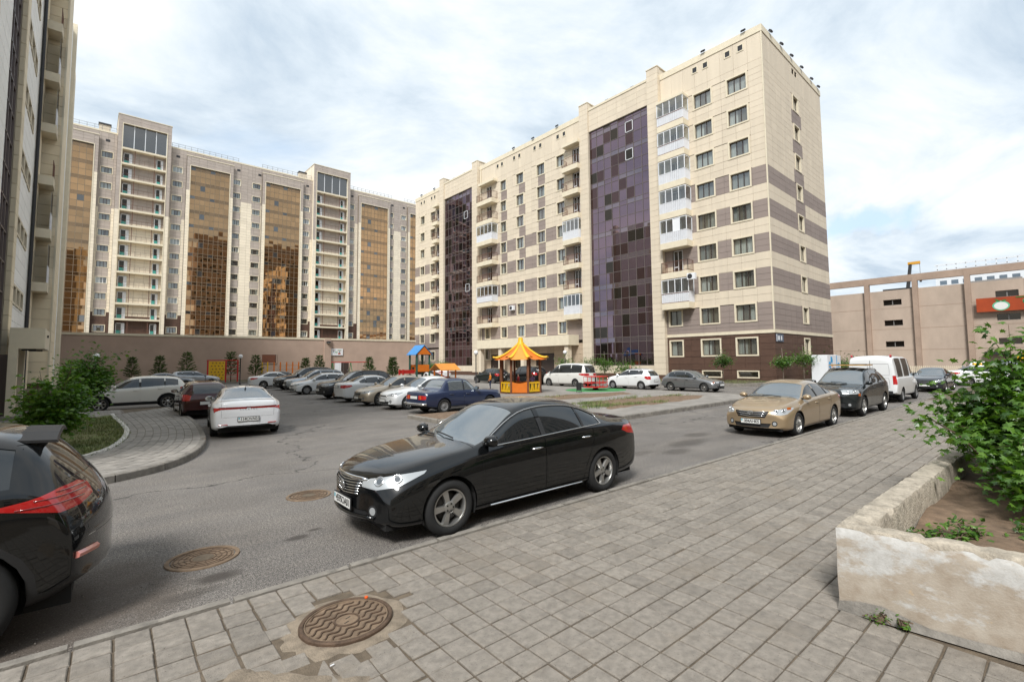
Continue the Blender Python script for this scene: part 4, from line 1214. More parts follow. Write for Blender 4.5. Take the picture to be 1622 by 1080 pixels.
sg = root('notice_board', (26.8, 71.95, 0), 'white information board with a green plant picture on the tan wall', 'sign', world_children=True)
MB().box(25.95, 27.7, 71.88, 71.94, 3.3, 4.3).build('board', WFRAME, sg)
sm = MB()
for i, (x, z, w, h) in enumerate(((26.25, 3.95, 0.15, 0.12), (26.3, 3.75, 0.1, 0.2), (26.6, 3.7, 0.3, 0.12), (27.0, 3.45, 0.35, 0.25), (27.15, 3.6, 0.12, 0.35), (26.9, 4.05, 0.6, 0.06), (26.95, 3.94, 0.5, 0.05))):
    sm.mat(i % 3).box(x, x+w, 71.872, 71.88, z, z+h)
sm.build('picture', [mat('print red', (0.5, 0.12, 0.08), 0.5), mat('print teal', (0.1, 0.35, 0.4), 0.5), mat('print green', (0.12, 0.35, 0.1), 0.5)], sg)
sl = root('wall_lamp', (25.45, 71.6, 5.2), 'small dark lamp on the buttress of the tan wall', 'lamp', world_children=True)
MB().box(25.2, 25.7, 71.25, 71.62, 5.1, 5.35).build('housing', METAL, sl); MB().box(25.25, 25.65, 71.27, 71.55, 5.06, 5.1).build('lens', WFRAME, sl)

# ================= left block C (faces +X), seen at a steep angle
Cb = root('apartment_block', (-6, 38, 0), 'cream and white clad block with stacked small windows and a flat entrance canopy', 'building', world_children=True)
cR = random.Random(15)
CX = -2.55
def cbox(name, m, *boxes):
    m_ = MB()
    for b in boxes: m_.box(*b)
    return m_.build(name, m, Cb)
cbox('wall_core', DARKGAP, (-16, CX-0.35, 12, 67, 0, 31.2))
cw = []; 
def cpan(mb_, X, y0, y1, zc, ops2, pw, mi):
    for p in clad(y0, y1, zc, ops2, lambda a, b: mi, pw): mb_.mat(mi).box(X-0.05, X, p[0]+0.011, p[1]-0.011, p[2]+0.009, p[3]-0.009)
def cpan_y(mb_, Yv, x0, x1, zc, ops2, pw, mi):
    for p in clad(x0, x1, zc, ops2, lambda a, b: mi, pw): mb_.mat(mi).box(p[0]+0.011, p[1]-0.011, Yv, Yv+0.05, p[2]+0.009, p[3]-0.009)
cwin = []
for k in range(9):
    zt = 18.15-3.1*3+3.1*(k-1)
    for (a, b) in ((30.85, 32.2), (32.65, 33.9), (34.35, 35.55)): cwin.append((a, b, zt-0.72, zt-0.02))
cops = [(a-0.11, b+0.11, c-0.11, d+0.11) for a, b, c, d in cwin]
zz_ = [0.0]+[0.6*i for i in range(1, 53)]
cj = MB()
cpan(cj, CX, 29.6, 37.6, zz_, cops, 1.6, 1)
cpan(cj, CX, 12, 20.5, zz_, [], 1.6, 0); cpan(cj, CX, 21.5, 25.9, zz_, [], 1.6, 1)
cpan(cj, -1.6, 39.0, 44.0, zz_, [], 1.6, 0); cpan_y(cj, 39.0, -2.6, -1.6, zz_[2:], [], 1.1, 0); cpan_y(cj, 39.0, -2.6, -1.6, [0, 0.6, 1.2], [], 1.1, 2)
cpan(cj, -2.0, 44.0, 57.0, zz_, [], 1.6, 1); cpan(cj, -2.25, 57.0, 67.0, zz_, [], 1.6, 0)
cpan_y(cj, 37.6, -2.55, -2.38, zz_, [], 1, 0); cpan_y(cj, 20.5, -2.55, -2.38, zz_, [], 1, 0)
cpan(cj, -2.38, 28.6, 29.55, zz_, [], 1.2, 0); cpan(cj, -2.38, 37.65, 38.6, zz_, [], 1.2, 0); cpan(cj, -2.38, 20.55, 21.5, zz_, [], 1.2, 0)
cpan_y(cj, 28.55, -2.55, -2.38, zz_, [], 1, 0)
C_CR = mat('left block cream', (0.80, 0.69, 0.50), 0.7, var=0.05, scale=0.8, island=0.06); C_WH = mat('left block white', (0.92, 0.90, 0.85), 0.7, var=0.04, scale=0.8, island=0.04)
cj.build('cladding', [C_CR, C_WH, BROWN], Cb, kind='stuff')
cbox('pier', CREAM, (-3, -2.43, 28.6, 29.5, 0, 32.2)); cbox('pier', CREAM, (-3, -2.43, 37.65, 38.6, 0, 32.2)); cbox('pier', CREAM, (-3, -2.43, 20.55, 21.5, 0, 32.2))
cbox('side_wing', CREAM, (-6, -1.66, 39.06, 43.95, 0, 31.5)); cbox('side_wing', PALE, (-6, -2.06, 43.95, 66.9, 0, 31.3)); cbox('pier', CREAM_T, (-3, -1.75, 56.4, 57.2, 0, 31.9)); cbox('pier', CREAM_T, (-3, -2.0, 66.0, 67.0, 0, 31.9))
cbox('corner_trim', CREAM_T, (-1.66, -1.57, 38.97, 39.06, 0, 31.6)); cbox('parapet', CREAM_T, (-6, -1.5, 38.9, 44, 31.5, 31.8))
for a, b, c, d in cwin:
    w_ = MB()
    for (y0, y1, z0, z1) in ((a-0.1, a, c-0.1, d+0.1), (b, b+0.1, c-0.1, d+0.1), (a, b, c-0.1, c), (a, b, d, d+0.1)): w_.box(CX-0.25, CX+0.04, y0, y1, z0, z1)
    o = w_.build('window', CREAM_T, Cb)
    MB().face([(CX-0.15, a, c), (CX-0.15, b, c), (CX-0.15, b, d), (CX-0.15, a, d)]).build('pane', OLIV, o)
# dark glazed strip
g_ = MB(); gb_ = MB()
for i in range(3):
    for j in range(24):
        y0 = 25.9+i*0.9; z0 = 1.5+j*1.2; g_.face([(CX-0.1, y0+0.03, z0+0.03), (CX-0.1, y0+0.87, z0+0.03), (CX-0.1, y0+0.87, z0+1.17), (CX-0.1, y0+0.03, z0+1.17)])
for i in range(4): gb_.box(CX-0.13, CX-0.03, 25.9+i*.9-0.04, 25.9+i*.9+0.04, 1.5, 30.3)
for j in range(25): gb_.box(CX-0.13, CX-0.04, 25.9, 28.55, 1.5+j*1.2-0.03, 1.5+j*1.2+0.03)
g_.build('panes', PURP, Cb, kind='stuff'); gb_.build('glazing_bars', MULL, Cb); cbox('bay_core', METAL, (-3, CX-0.2, 21.5, 28.5, 0, 31))
# balconies by the side wing
for k in range(2, 10):
    z0 = 3.0*k+0.6
    o = cbox('balcony', CREAM_T, (-2.6, -1.85, 38.62, 38.96, z0-0.3, z0+0.25)) if False else cbox('balcony', CREAM_T, (-2.38, -1.78, 37.7, 38.95, z0-0.35, z0+0.15))
    if k % 3 != 1: MB().box(-1.84, -1.8, 37.72, 38.93, z0+0.15, z0+1.1).build('ribbed_panel', RIBW, o); MB().box(-1.83, -1.81, 37.75, 38.9, z0+1.1, z0+2.3).build('pane', GREYG, o)
    else: MB().box(-1.84, -1.81, 37.72, 38.93, z0+1.05, z0+1.1).box(-1.84, -1.81, 37.72, 37.76, z0+0.15, z0+1.1).box(-1.84, -1.81, 38.3, 38.33, z0+0.15, z0+1.1).box(-1.84, -1.81, 38.88, 38.93, z0+0.15, z0+1.1).build('railing', RAIL, o)
MB().cyl((CX+0.1, 37.3, 0.3), (CX+0.1, 37.3, 31), 0.08, n=8).build('downpipe', METAL, Cb)
# canopy and entrance
o = cbox('canopy', CREAM_T, (-2.2, -1.25, 27.0, 30.0, 2.82, 3.62)); MB().box(-1.9, -1.5, 27.4, 27.7, 2.76, 2.82).box(-1.8, -1.4, 28.9, 29.2, 2.76, 2.82).build('soffit_lamp', METAL, o); MB().box(-1.25, -1.2, 28.2, 28.3, 3.3, 3.4).build('camera_dome', METAL, o)
cbox('entrance_column', CREAM_T, (-2.2, -1.95, 26.9, 27.2, 0, 2.82)); cbox('entrance_column', CREAM_T, (-2.2, -1.95, 29.7, 30.0, 0, 2.82))
o = cbox('entrance_door', mat('grey-brown door', (0.12, 0.09, 0.08), 0.35), (-2.5, -2.22, 27.3, 29.6, 0.12, 2.6)); MB().box(-2.22, -2.16, 28.3, 28.35, 1.0, 1.4).build('handle', GALV, o)
cbox('plinth', BROWN, (CX-0.1, CX+0.06, 30.0, 37.6, 0, 1.05)); cbox('ramp_wall', BROWN, (-2.4, -1.2, 31.2, 36, 0, 1.0)); cbox('step', KERB, (-2.3, -1.0, 26.5, 30.6, 0.1, 0.27))

# ================= market building far right (faces -X)
Mk = root('market_building', (90, 5, 0), 'tan stucco market hall with slit windows and an open roof beam', 'building', world_children=True)
MSTU = mat('market stucco', (0.47, 0.375, 0.30), 0.9, var=0.12, scale=0.35, bump=0.3, bscale=10, detail=9, stretch=(1, 1, 0.6))
MDRK = mat('market pier stucco', (0.38, 0.28, 0.215), 0.9, var=0.12, scale=0.6)
mw = []
for (a, b) in ((14.9, 17.2), (2.3, 4.55), (-8, -5.7)):
    for z in (10.05, 6.9, 3.65): mw.append((a, b, z, z+0.88))
wl = MB()
zc_ = [0, 3.2, 6.4, 9.6, 12.35]
for p in clad(-30, 60, zc_, mw, lambda a, b: 0, 200.0): wl.box(90, 90.3, p[0], p[1], p[2], p[3])
wl.box(90.9, 120, -30, 60, 0, 12.3)
wl.build('wall', MSTU, Mk)
jn = MB()
for z in (3.2, 6.4, 9.6): jn.box(89.985, 90.0, -30, 60, z-0.03, z+0.03)
jn.build('render_joint', MDRK, Mk)
for Y in (25.2, 19.2, 13.15, 7.3, 1.0, -5.2, -11.5): MB().box(89.45, 90.25, Y-0.32, Y+0.32, 0, 14.0).build('column', MDRK, Mk)
MB().box(89.5, 90.2, -30, 60, 13.45, 14.45).build('roof_beam', MDRK, Mk)
for a, b, c, d in mw:
    o = MB().box(90.2, 90.28, a, b, c, c+0.05).box(90.2, 90.28, a, b, d-0.05, d).box(90.2, 90.28, (a+b)/2-0.05, (a+b)/2+0.05, c, d).build('window', GALV, Mk)
    for q in range(2):
        y0 = a+(b-a)*q/2
        MB().face([(90.25, y0+0.03, c), (90.25, y0+(b-a)/2-0.03, c), (90.25, y0+(b-a)/2-0.03, d), (90.25, y0+0.03, d)]).build('pane', OLIV, o)
MB().box(89.0, 90, 3.5, 6.0, 2.3, 2.7).build('awning', METAL, Mk)
ro = MB().box(97, 99, 14, 18.5, 12.35, 13.4); ro.build('roof_unit', METAL, Mk)
MB().box(97, 99, 2, 7.5, 12.35, 13.4).build('roof_unit', GALV, Mk)
MB().box(96.5, 98, 8.5, 10.5, 12.35, 13.1).build('roof_unit', METAL, Mk)
sg = root('market_sign', (89.35, 3.0, 8.1), 'orange-red market banner with a white apple and green letters', 'sign', world_children=True)
ORR = mat('orange-red banner', (0.36, 0.055, 0.012), 0.5, var=0.15, scale=0.6)
GRN = mat('sign green', (0.02, 0.20, 0.045), 0.4); WHT = mat('sign white', (0.75, 0.75, 0.72), 0.5); MINT = mat('sign mint', (0.12, 0.5, 0.3), 0.5)
MB().box(89.3, 89.42, -6.5, 6.5, 8.12, 10.0).build('banner', ORR, sg)
ap = MB()
def disc(mb_, X, yc, zc, ry, rz_, n=24):
    mb_.face([(X, yc-ry*math.cos(2*math.pi*i/n), zc+rz_*math.sin(2*math.pi*i/n)*(1-0.12*math.cos(2*math.pi*i/n)**2)) for i in range(n)])
disc(ap.mat(0), 89.285, 4.05, 8.85, 0.86, 0.66); disc(ap.mat(1), 89.275, 4.05, 8.83, 0.70, 0.52)
for s_, a_ in ((1, 0.5), (-1, 0.9)):
    ap.mat(2).face([(89.27, 4.05, 9.35), (89.27, 4.05-s_*0.25, 9.62), (89.27, 4.05-s_*0.62, 9.70+0.1*s_*-1), (89.27, 4.05-s_*0.35, 9.40)])
ap.build('apple_logo', [MINT, WHT, GRN], sg)
tx = MB(); add_text(tx, 'GREEN', 1.05, (89.27, 0.35, 9.22), (0, -1, 0), (0, 0, 1), 0.01, 0.02); add_text(tx, 'MARKET', 0.92, (89.27, 0.05, 8.52), (0, -1, 0), (0, 0, 1), 0.01, 0.02)
tx.box(89.26, 89.29, -3.0, 2.6, 9.78, 9.9)
tx.build('lettering', GRN, sg)
ol = MB(); add_text(ol, 'GREEN', 1.05, (89.29, 0.35, 9.22), (0, -1, 0), (0, 0, 1), 0.004, 0.05); add_text(ol, 'MARKET', 0.92, (89.29, 0.05, 8.52), (0, -1, 0), (0, 0, 1), 0.004, 0.05)
ol.build('letter_outline', MINT, sg)

# far white flats over the market roof, and a mobile crane
fl = root('apartment_block', (260, 5, 0), 'distant white apartment block with blue windows beyond the market roof', 'building', world_children=True)
MB().box(260, 280, -60, 31, 0, 37.5).build('wall', mat('white render', (0.66, 0.68, 0.70), 0.8), fl)
lw_ = MB()
for y in range(-60, 31, 3): lw_.box(259.6, 259.9, y, y+0.3, 37.5, 40.3)
lw_.box(259.6, 259.9, -60, 31, 40.0, 40.6).box(259.6, 259.9, -60, 31, 38.2, 38.6)
lw_.build('roof_frame', mat('white render', (0.66, 0.68, 0.70)), fl)
BLUEG = mirror_mat('blue glass', (0.30, 0.36, 0.42), (0.05, 0.06, 0.07), 0.5, 0.3)
wm_ = MB().face([(0, 1.1, 0), (0, -1.1, 0), (0, -1.1, 1.7), (0, 1.1, 1.7)]).mesh('window', BLUEG)
for i in range(14):
    for k in range(5): link('window', wm_, fl, (259.95, 28.5-i*3.6, 35-k*3.0))
cb = root('mobile_crane', (135, 23.4, 0), 'mobile crane with a dark raised boom and yellow head behind the market', 'crane', world_children=True)
MB().box(130, 139, 22.2, 24.6, 0.5, 2.6).build('chassis', METAL, cb)
for x in (131.5, 133.2, 136.5, 138): MB().cyl((x, 22.0, 0.55), (x, 24.8, 0.55), 0.55, n=14).build('wheel', METAL, cb)
yb = 23.0; MB().add([(135, yb-0.5, 2.5), (135, yb+0.5, 2.5), (135.8, yb+0.5, 2.5), (135.8, yb-0.5, 2.5), (135, yb-2.9, 23.0), (135, yb-2.35, 23.0), (135.6, yb-2.35, 23.0), (135.6, yb-2.9, 23.0)], [(0, 1, 5, 4), (1, 2, 6, 5), (2, 3, 7, 6), (3, 0, 4, 7), (4, 5, 6, 7)]).build('boom', METAL, cb)
MB().box(135, 135.6, yb-4.4, yb-2.2, 22.9, 23.5).build('boom_head', mat('crane yellow', (0.6, 0.3, 0.03), 0.5), cb)
MB().cyl((135.3, yb-4.3, 22.9), (135.3, yb-4.3, 19.5), 0.04, n=5).cyl((135.3, yb-4.3, 19.5), (135.3, yb-4.3, 18.8), 0.3, 0.2, n=8).build('hook', METAL, cb)

# ================= blocks behind the camera (they show in the glass and in the car paint)
def plain_block(loc, size, label, m, rz_rows, door=True):
    x0, y0 = loc; w, d, h = size
    rt_ = root('apartment_block', (x0+w/2, y0-d/2, 0), label, 'building', world_children=True)
    MB().box(x0, x0+w, y0-d, y0, 0, h).build('wall', m, rt_)
    wn = MB(); su = MB()
    n = int(w/3.4); fl_ = int((h-3)/3)
    for i in range(n):
        for k_ in range(fl_):
            a = x0+1+i*(w-1)/n; z = 1.6+3*k_
            wn.face([(a+1.7, y0+0.02, z), (a, y0+0.02, z), (a, y0+0.02, z+1.5), (a+1.7, y0+0.02, z+1.5)])
            su.box(a-0.1, a+1.8, y0, y0+0.015, z-0.1, z+1.6)
    wn.build('windows', OLIV, rt_, kind='stuff'); su.build('window_surrounds', CREAM_T, rt_, kind='stuff')
    MB().box(x0-0.1, x0+w+0.1, y0-d-0.1, y0+0.1, h, h+0.4).build('parapet', CREAM_T, rt_)
plain_block((-34, -13), (62, 12, 14), 'unseen cream apartment block behind the viewer, kept low for the light', CREAM, 9)  # out of view; kept low and set back so the foreground stays lit
plain_block((34, -34), (52, 14, 62), 'tall brown tower beyond the near apartment block', LILAC, 20)
# ---------------------------------------------------------------- cars
def paint(name, col, metal=0.0, rough=0.35):
    m = mat('paint '+name, col, rough, metal, coat=1.0, spec=.12 if max(col) < .05 else .5)
    return m
CGLASS = mat('tinted car glass', (0.010, 0.012, 0.013), 0.03, ior=1.75)
CLITE = mat('light car glass', (0.075, 0.092, 0.102), 0.03, ior=2.7)
RUBBER = mat('tyre rubber', (0.016, 0.016, 0.016), 0.85)
PLAST = mat('black plastic', (0.018, 0.018, 0.019), 0.55)
UNDER = mat('underbody', (0.01, 0.01, 0.01), 0.9)
CHROME = mat('chrome', (0.75, 0.75, 0.75), 0.12, 1.0)
ALLOY = mat('alloy wheel', (0.42, 0.415, 0.40), 0.32, 0.85)
ALLOYD = mat('dark alloy wheel', (0.16, 0.16, 0.165), 0.4, 0.6)
STEEL = mat('grey wheel', (0.22, 0.22, 0.22), 0.5, 0.3)
HEADL = mat('headlamp glass', (0.42, 0.44, 0.45), 0.25, 0.3, coat=.35)
LENSD = mat('lamp lens', (0.10, 0.11, 0.12), 0.06, 0.2, coat=1.0)
AMBER = mat('amber lens', (0.75, 0.20, 0.02), 0.2, coat=1.0)
TAILR = mat('red tail lamp', (0.42, 0.012, 0.012), 0.15, coat=1.0)
TAILD = mat('dark red lamp', (0.16, 0.008, 0.008), 0.15, coat=1.0)
PLATEM = mat('number plate', (0.72, 0.72, 0.70), 0.5)
PLATEB = mat('plate blue', (0.03, 0.35, 0.45), 0.5)
INK = mat('black print', (0.01, 0.01, 0.01), 0.5)
CMIR = mat('mirror glass', (0.6, 0.65, 0.68), 0.03, 1.0)

ARCH = {}
ARCH['sedan'] = dict(L=4.82, W=1.82, H=1.47, wb=2.775, fo=0.96, r=0.325,
    top=[(0,.65),(.04,.72),(.15,.795),(.45,.875),(.9,.945),(1.28,.99),(1.42,1.03),(1.75,1.21),(2.05,1.365),(2.3,1.44),(2.7,1.47),(3.1,1.455),(3.4,1.40),(3.75,1.26),(4.05,1.135),(4.2,1.10),(4.5,1.09),(4.7,1.06),(4.79,.98),(4.82,.84)],
    belt=[(0,.50),(.1,.60),(.4,.72),(.9,.82),(1.4,.90),(2.4,.955),(3.4,1.0),(4.0,1.02),(4.5,.99),(4.72,.90),(4.82,.70)],
    wr=[(0,.62),(.15,.74),(.6,.82),(1.28,.85),(1.45,.83),(1.75,.76),(2.05,.69),(2.4,.645),(3.1,.62),(3.4,.63),(3.75,.68),(4.05,.75),(4.3,.80),(4.6,.80),(4.82,.70)],
    drop=[(0,.05),(.2,.03),(1.28,.035),(1.5,.06),(2.05,.075),(2.7,.07),(3.4,.075),(3.8,.07),(4.1,.03),(4.6,.03),(4.82,.05)],
    w=[(0,.86),(.05,.91),(.2,.955),(.5,.985),(.96,1.0),(1.6,.99),(2.5,.99),(3.3,.995),(3.8,1.0),(4.3,.975),(4.6,.94),(4.78,.89),(4.82,.84)],
    bot=[(0,.27),(.15,.2),(.6,.19),(2.4,.2),(4.2,.22),(4.65,.25),(4.82,.34)], bowf=.30, bowr=.2,
    cowl=1.30, rooff=2.12, roofr=3.28, deck=4.08, side=[(1.36,2.46),(2.54,3.30),(3.345,3.72)], doors=[(1.42,2.50,1.0),(2.50,3.50,1.0)],
    hl=[(-.30,.635),(-.1,.615),(.16,.65),(.39,.755),(.41,.785),(.1,.76),(-.2,.72),(-.30,.685)],
    tl=[(-.28,.80),(.0,.78),(.30,.84),(.42,.90),(.36,.965),(.0,.965),(-.28,.94)],
    grille=[(-.42,.69),(.42,.69),(.34,.51),(-.34,.51)], intake=[(-.50,.385),(.50,.385),(.44,.275),(-.44,.275)], plate=(.425,.88), fog=(.58,.385), trunk=True)
ARCH['elantra'] = dict(ARCH['sedan'], top=[(0,.60),(.04,.67),(.15,.74),(.45,.82),(.9,.90),(1.2,.95),(1.35,1.0),(1.7,1.19),(2.0,1.34),(2.3,1.43),(2.65,1.47),(3.1,1.445),(3.5,1.36),(3.9,1.23),(4.2,1.13),(4.35,1.10),(4.6,1.10),(4.76,1.085),(4.80,1.0),(4.82,.80)],
    cowl=1.22, rooff=2.08, roofr=3.2, deck=4.25, tl=[(-.62,.865),(-.1,.855),(.06,.80),(.12,.76),(.22,.86),(.24,.90),(-.1,.905),(-.62,.895)], plate=(.40,.56), rskirt=True)
ARCH['hatch'] = dict(L=3.97, W=1.68, H=1.46, wb=2.47, fo=0.82, r=0.305,
    top=[(0,.62),(.03,.70),(.12,.78),(.4,.87),(.8,.95),(1.05,1.0),(1.2,1.06),(1.5,1.23),(1.8,1.38),(2.1,1.445),(2.5,1.46),(3.0,1.44),(3.4,1.40),(3.62,1.30),(3.78,1.13),(3.88,.98),(3.94,.88),(3.97,.70)],
    belt=[(0,.50),(.1,.62),(.4,.74),(.9,.85),(1.4,.91),(2.4,.97),(3.2,1.02),(3.7,1.0),(3.9,.86),(3.97,.62)],
    wr=[(0,.62),(.15,.76),(.6,.83),(1.1,.85),(1.5,.76),(1.85,.69),(2.4,.66),(3.0,.65),(3.5,.66),(3.75,.72),(3.9,.76),(3.97,.70)],
    drop=[(0,.05),(.2,.03),(1.05,.035),(1.4,.06),(2.0,.07),(3.0,.07),(3.6,.07),(3.85,.05),(3.97,.05)],
    w=[(0,.86),(.05,.91),(.2,.96),(.5,.985),(.85,1.0),(1.6,.99),(2.6,.99),(3.2,1.0),(3.6,.98),(3.85,.94),(3.97,.88)],
    bot=[(0,.26),(.15,.2),(.6,.19),(2.4,.2),(3.5,.22),(3.8,.26),(3.97,.36)], bowf=.26, bowr=.12,
    cowl=1.08, rooff=1.9, roofr=3.4, deck=3.84, rearglass=[(-.52,.98),(.52,.98),(.44,1.32),(-.44,1.32)], side=[(1.14,2.18),(2.26,3.0),(3.06,3.4)], doors=[(1.18,2.22,1.0),(2.22,3.05,1.0)],
    hl=[(-.30,.62),(-.02,.60),(.3,.68),(.40,.77),(.1,.77),(-.2,.74),(-.30,.69)], tl=[(-.14,.72),(.14,.72),(.30,.84),(.26,.95),(.02,.96),(-.14,.92)],
    grille=[(-.45,.66),(.45,.66),(.42,.58),(-.42,.58)], intake=[(-.50,.40),(.50,.40),(.45,.28),(-.45,.28)], plate=(.48,.62), fog=(.58,.32), trunk=False)
ARCH['suv'] = dict(L=4.60, W=1.85, H=1.68, wb=2.67, fo=0.92, r=0.36,
    top=[(0,.76),(.03,.85),(.12,.93),(.4,1.0),(.9,1.06),(1.2,1.10),(1.34,1.16),(1.65,1.37),(1.95,1.56),(2.25,1.645),(2.7,1.68),(3.3,1.665),(3.9,1.62),(4.15,1.54),(4.32,1.36),(4.45,1.16),(4.55,1.0),(4.60,.80)],
    belt=[(0,.62),(.1,.74),(.4,.86),(.9,.96),(1.4,1.03),(2.6,1.09),(3.6,1.14),(4.2,1.14),(4.45,1.02),(4.60,.72)],
    wr=[(0,.64),(.15,.78),(.6,.85),(1.2,.87),(1.6,.78),(1.95,.71),(2.6,.68),(3.4,.67),(4.0,.66),(4.3,.72),(4.5,.77),(4.60,.72)],
    drop=[(0,.05),(.2,.03),(1.2,.035),(1.6,.06),(2.2,.07),(3.4,.07),(4.1,.08),(4.45,.05),(4.6,.05)],
    w=[(0,.86),(.05,.91),(.2,.96),(.5,.985),(.95,1.0),(1.7,.985),(2.8,.985),(3.6,1.0),(4.1,.985),(4.4,.95),(4.6,.88)],
    bot=[(0,.34),(.15,.26),(.6,.25),(2.4,.26),(4.0,.28),(4.4,.32),(4.6,.42)], bowf=.26, bowr=.16,
    cowl=1.22, rooff=2.05, roofr=4.02, deck=4.42, rearglass=[(-.58,1.14),(.58,1.14),(.50,1.50),(-.50,1.50)], side=[(1.30,2.40),(2.48,3.42),(3.48,4.02)], doors=[(1.36,2.44,1.0),(2.44,3.42,1.0)],
    hl=[(-.32,.76),(-.02,.74),(.3,.82),(.42,.91),(.1,.90),(-.2,.88),(-.32,.83)], tl=[(-.16,.86),(.16,.88),(.34,1.0),(.30,1.09),(.02,1.09),(-.16,1.04)],
    grille=[(-.42,.82),(.42,.82),(.36,.62),(-.36,.62)], intake=[(-.55,.50),(.55,.50),(.50,.36),(-.50,.36)], plate=(.55,.78), fog=(.66,.44), trunk=False, clad=True, rails=True)
ARCH['box'] = dict(L=4.13, W=1.62, H=1.44, wb=2.424, fo=0.74, r=0.30,
    top=[(0,.62),(.03,.78),(.10,.84),(.5,.88),(1.0,.915),(1.25,.93),(1.36,.97),(1.6,1.17),(1.82,1.36),(2.0,1.42),(2.5,1.44),(2.85,1.42),(3.0,1.36),(3.2,1.14),(3.32,.98),(3.45,.94),(3.8,.93),(4.05,.91),(4.11,.86),(4.13,.62)],
    belt=[(0,.56),(.1,.74),(.5,.80),(1.2,.85),(2.0,.88),(3.3,.89),(4.0,.86),(4.13,.58)],
    wr=[(0,.80),(.15,.86),(.6,.88),(1.25,.88),(1.5,.83),(1.85,.76),(2.4,.74),(2.9,.75),(3.2,.82),(3.4,.87),(4.0,.87),(4.13,.82)],
    drop=[(0,.03),(.2,.025),(1.25,.025),(1.5,.04),(2.0,.05),(2.9,.05),(3.3,.03),(4.13,.03)],
    w=[(0,.93),(.04,.965),(.2,.985),(.7,1.0),(2,1.0),(3.4,1.0),(3.95,.985),(4.08,.965),(4.13,.93)],
    bot=[(0,.36),(.15,.28),(.6,.24),(3.4,.24),(3.9,.30),(4.13,.40)], bowf=.07, bowr=.06,
    cowl=1.29, rooff=1.88, roofr=2.94, deck=3.30, side=[(1.40,2.12),(2.18,2.92)], doors=[(1.36,2.15,.87),(2.15,2.98,.87)],
    hl=[(-.36,.60),(-.12,.60),(-.06,.62),(-.06,.74),(-.12,.76),(-.36,.76)], tl=[(-.34,.60),(-.06,.60),(.04,.62),(.04,.74),(-.06,.76),(-.34,.76)],
    grille=[(-.34,.77),(.34,.77),(.34,.58),(-.34,.58)], intake=None, plate=(.46,.66), fog=None, trunk=True, bumpers=True, crease=.45)
ARCH['wedge'] = dict(ARCH['hatch'], L=4.12, W=1.65, H=1.40, wb=2.46, fo=0.83, r=0.29,
    top=[(0,.58),(.03,.66),(.12,.71),(.5,.79),(1.0,.87),(1.2,.91),(1.35,.98),(1.7,1.20),(2.0,1.35),(2.3,1.39),(2.8,1.40),(3.2,1.37),(3.5,1.27),(3.75,1.10),(3.9,.97),(4.02,.93),(4.09,.86),(4.12,.64)],
    belt=[(0,.48),(.1,.58),(.5,.70),(1.2,.83),(2.2,.88),(3.4,.91),(3.9,.88),(4.12,.58)],
    wr=[(0,.72),(.15,.80),(.6,.85),(1.2,.86),(1.7,.78),(2.05,.72),(2.6,.70),(3.2,.70),(3.6,.76),(3.95,.82),(4.12,.76)],
    w=[(0,.88),(.05,.93),(.2,.965),(.6,.985),(1,1.0),(2,1.0),(3.3,1.0),(3.8,.98),(4.0,.95),(4.12,.90)],
    bot=[(0,.28),(.15,.22),(.6,.22),(3.4,.24),(3.9,.30),(4.12,.40)], drop=[(0,.05),(.2,.03),(1.2,.03),(1.6,.05),(2.2,.06),(3.2,.06),(3.8,.05),(4.12,.05)],
    cowl=1.24, rooff=2.08, roofr=3.2, deck=3.86, rearglass=None, side=[(1.36,2.16),(2.22,2.98),(3.04,3.42)], doors=[(1.34,2.19,.95),(2.19,3.0,.95)],
    hl=[(-.34,.56),(-.06,.55),(.0,.56),(.0,.66),(-.06,.67),(-.34,.67)], tl=[(-.3,.66),(.0,.66),(.1,.68),(.1,.80),(0,.82),(-.3,.82)],
    grille=[(-.30,.66),(.30,.66),(.28,.60),(-.28,.60)], intake=[(-.48,.40),(.48,.40),(.44,.30),(-.44,.30)], plate=(.46,.60), fog=None, amber=True, crease=.3)
ARCH['wagon'] = dict(ARCH['hatch'], L=4.04, W=1.70, H=1.50, rails=True)
ARCH['wagon']['top'] = [(x*4.04/3.97, z*1.03) for x, z in ARCH['hatch']['top']]
for k_ in ('belt', 'wr', 'drop', 'w', 'bot'): ARCH['wagon'][k_] = [(x*4.04/3.97, v*(1.03 if k_ in ('belt',) else 1)) for x, v in ARCH['hatch'][k_]]
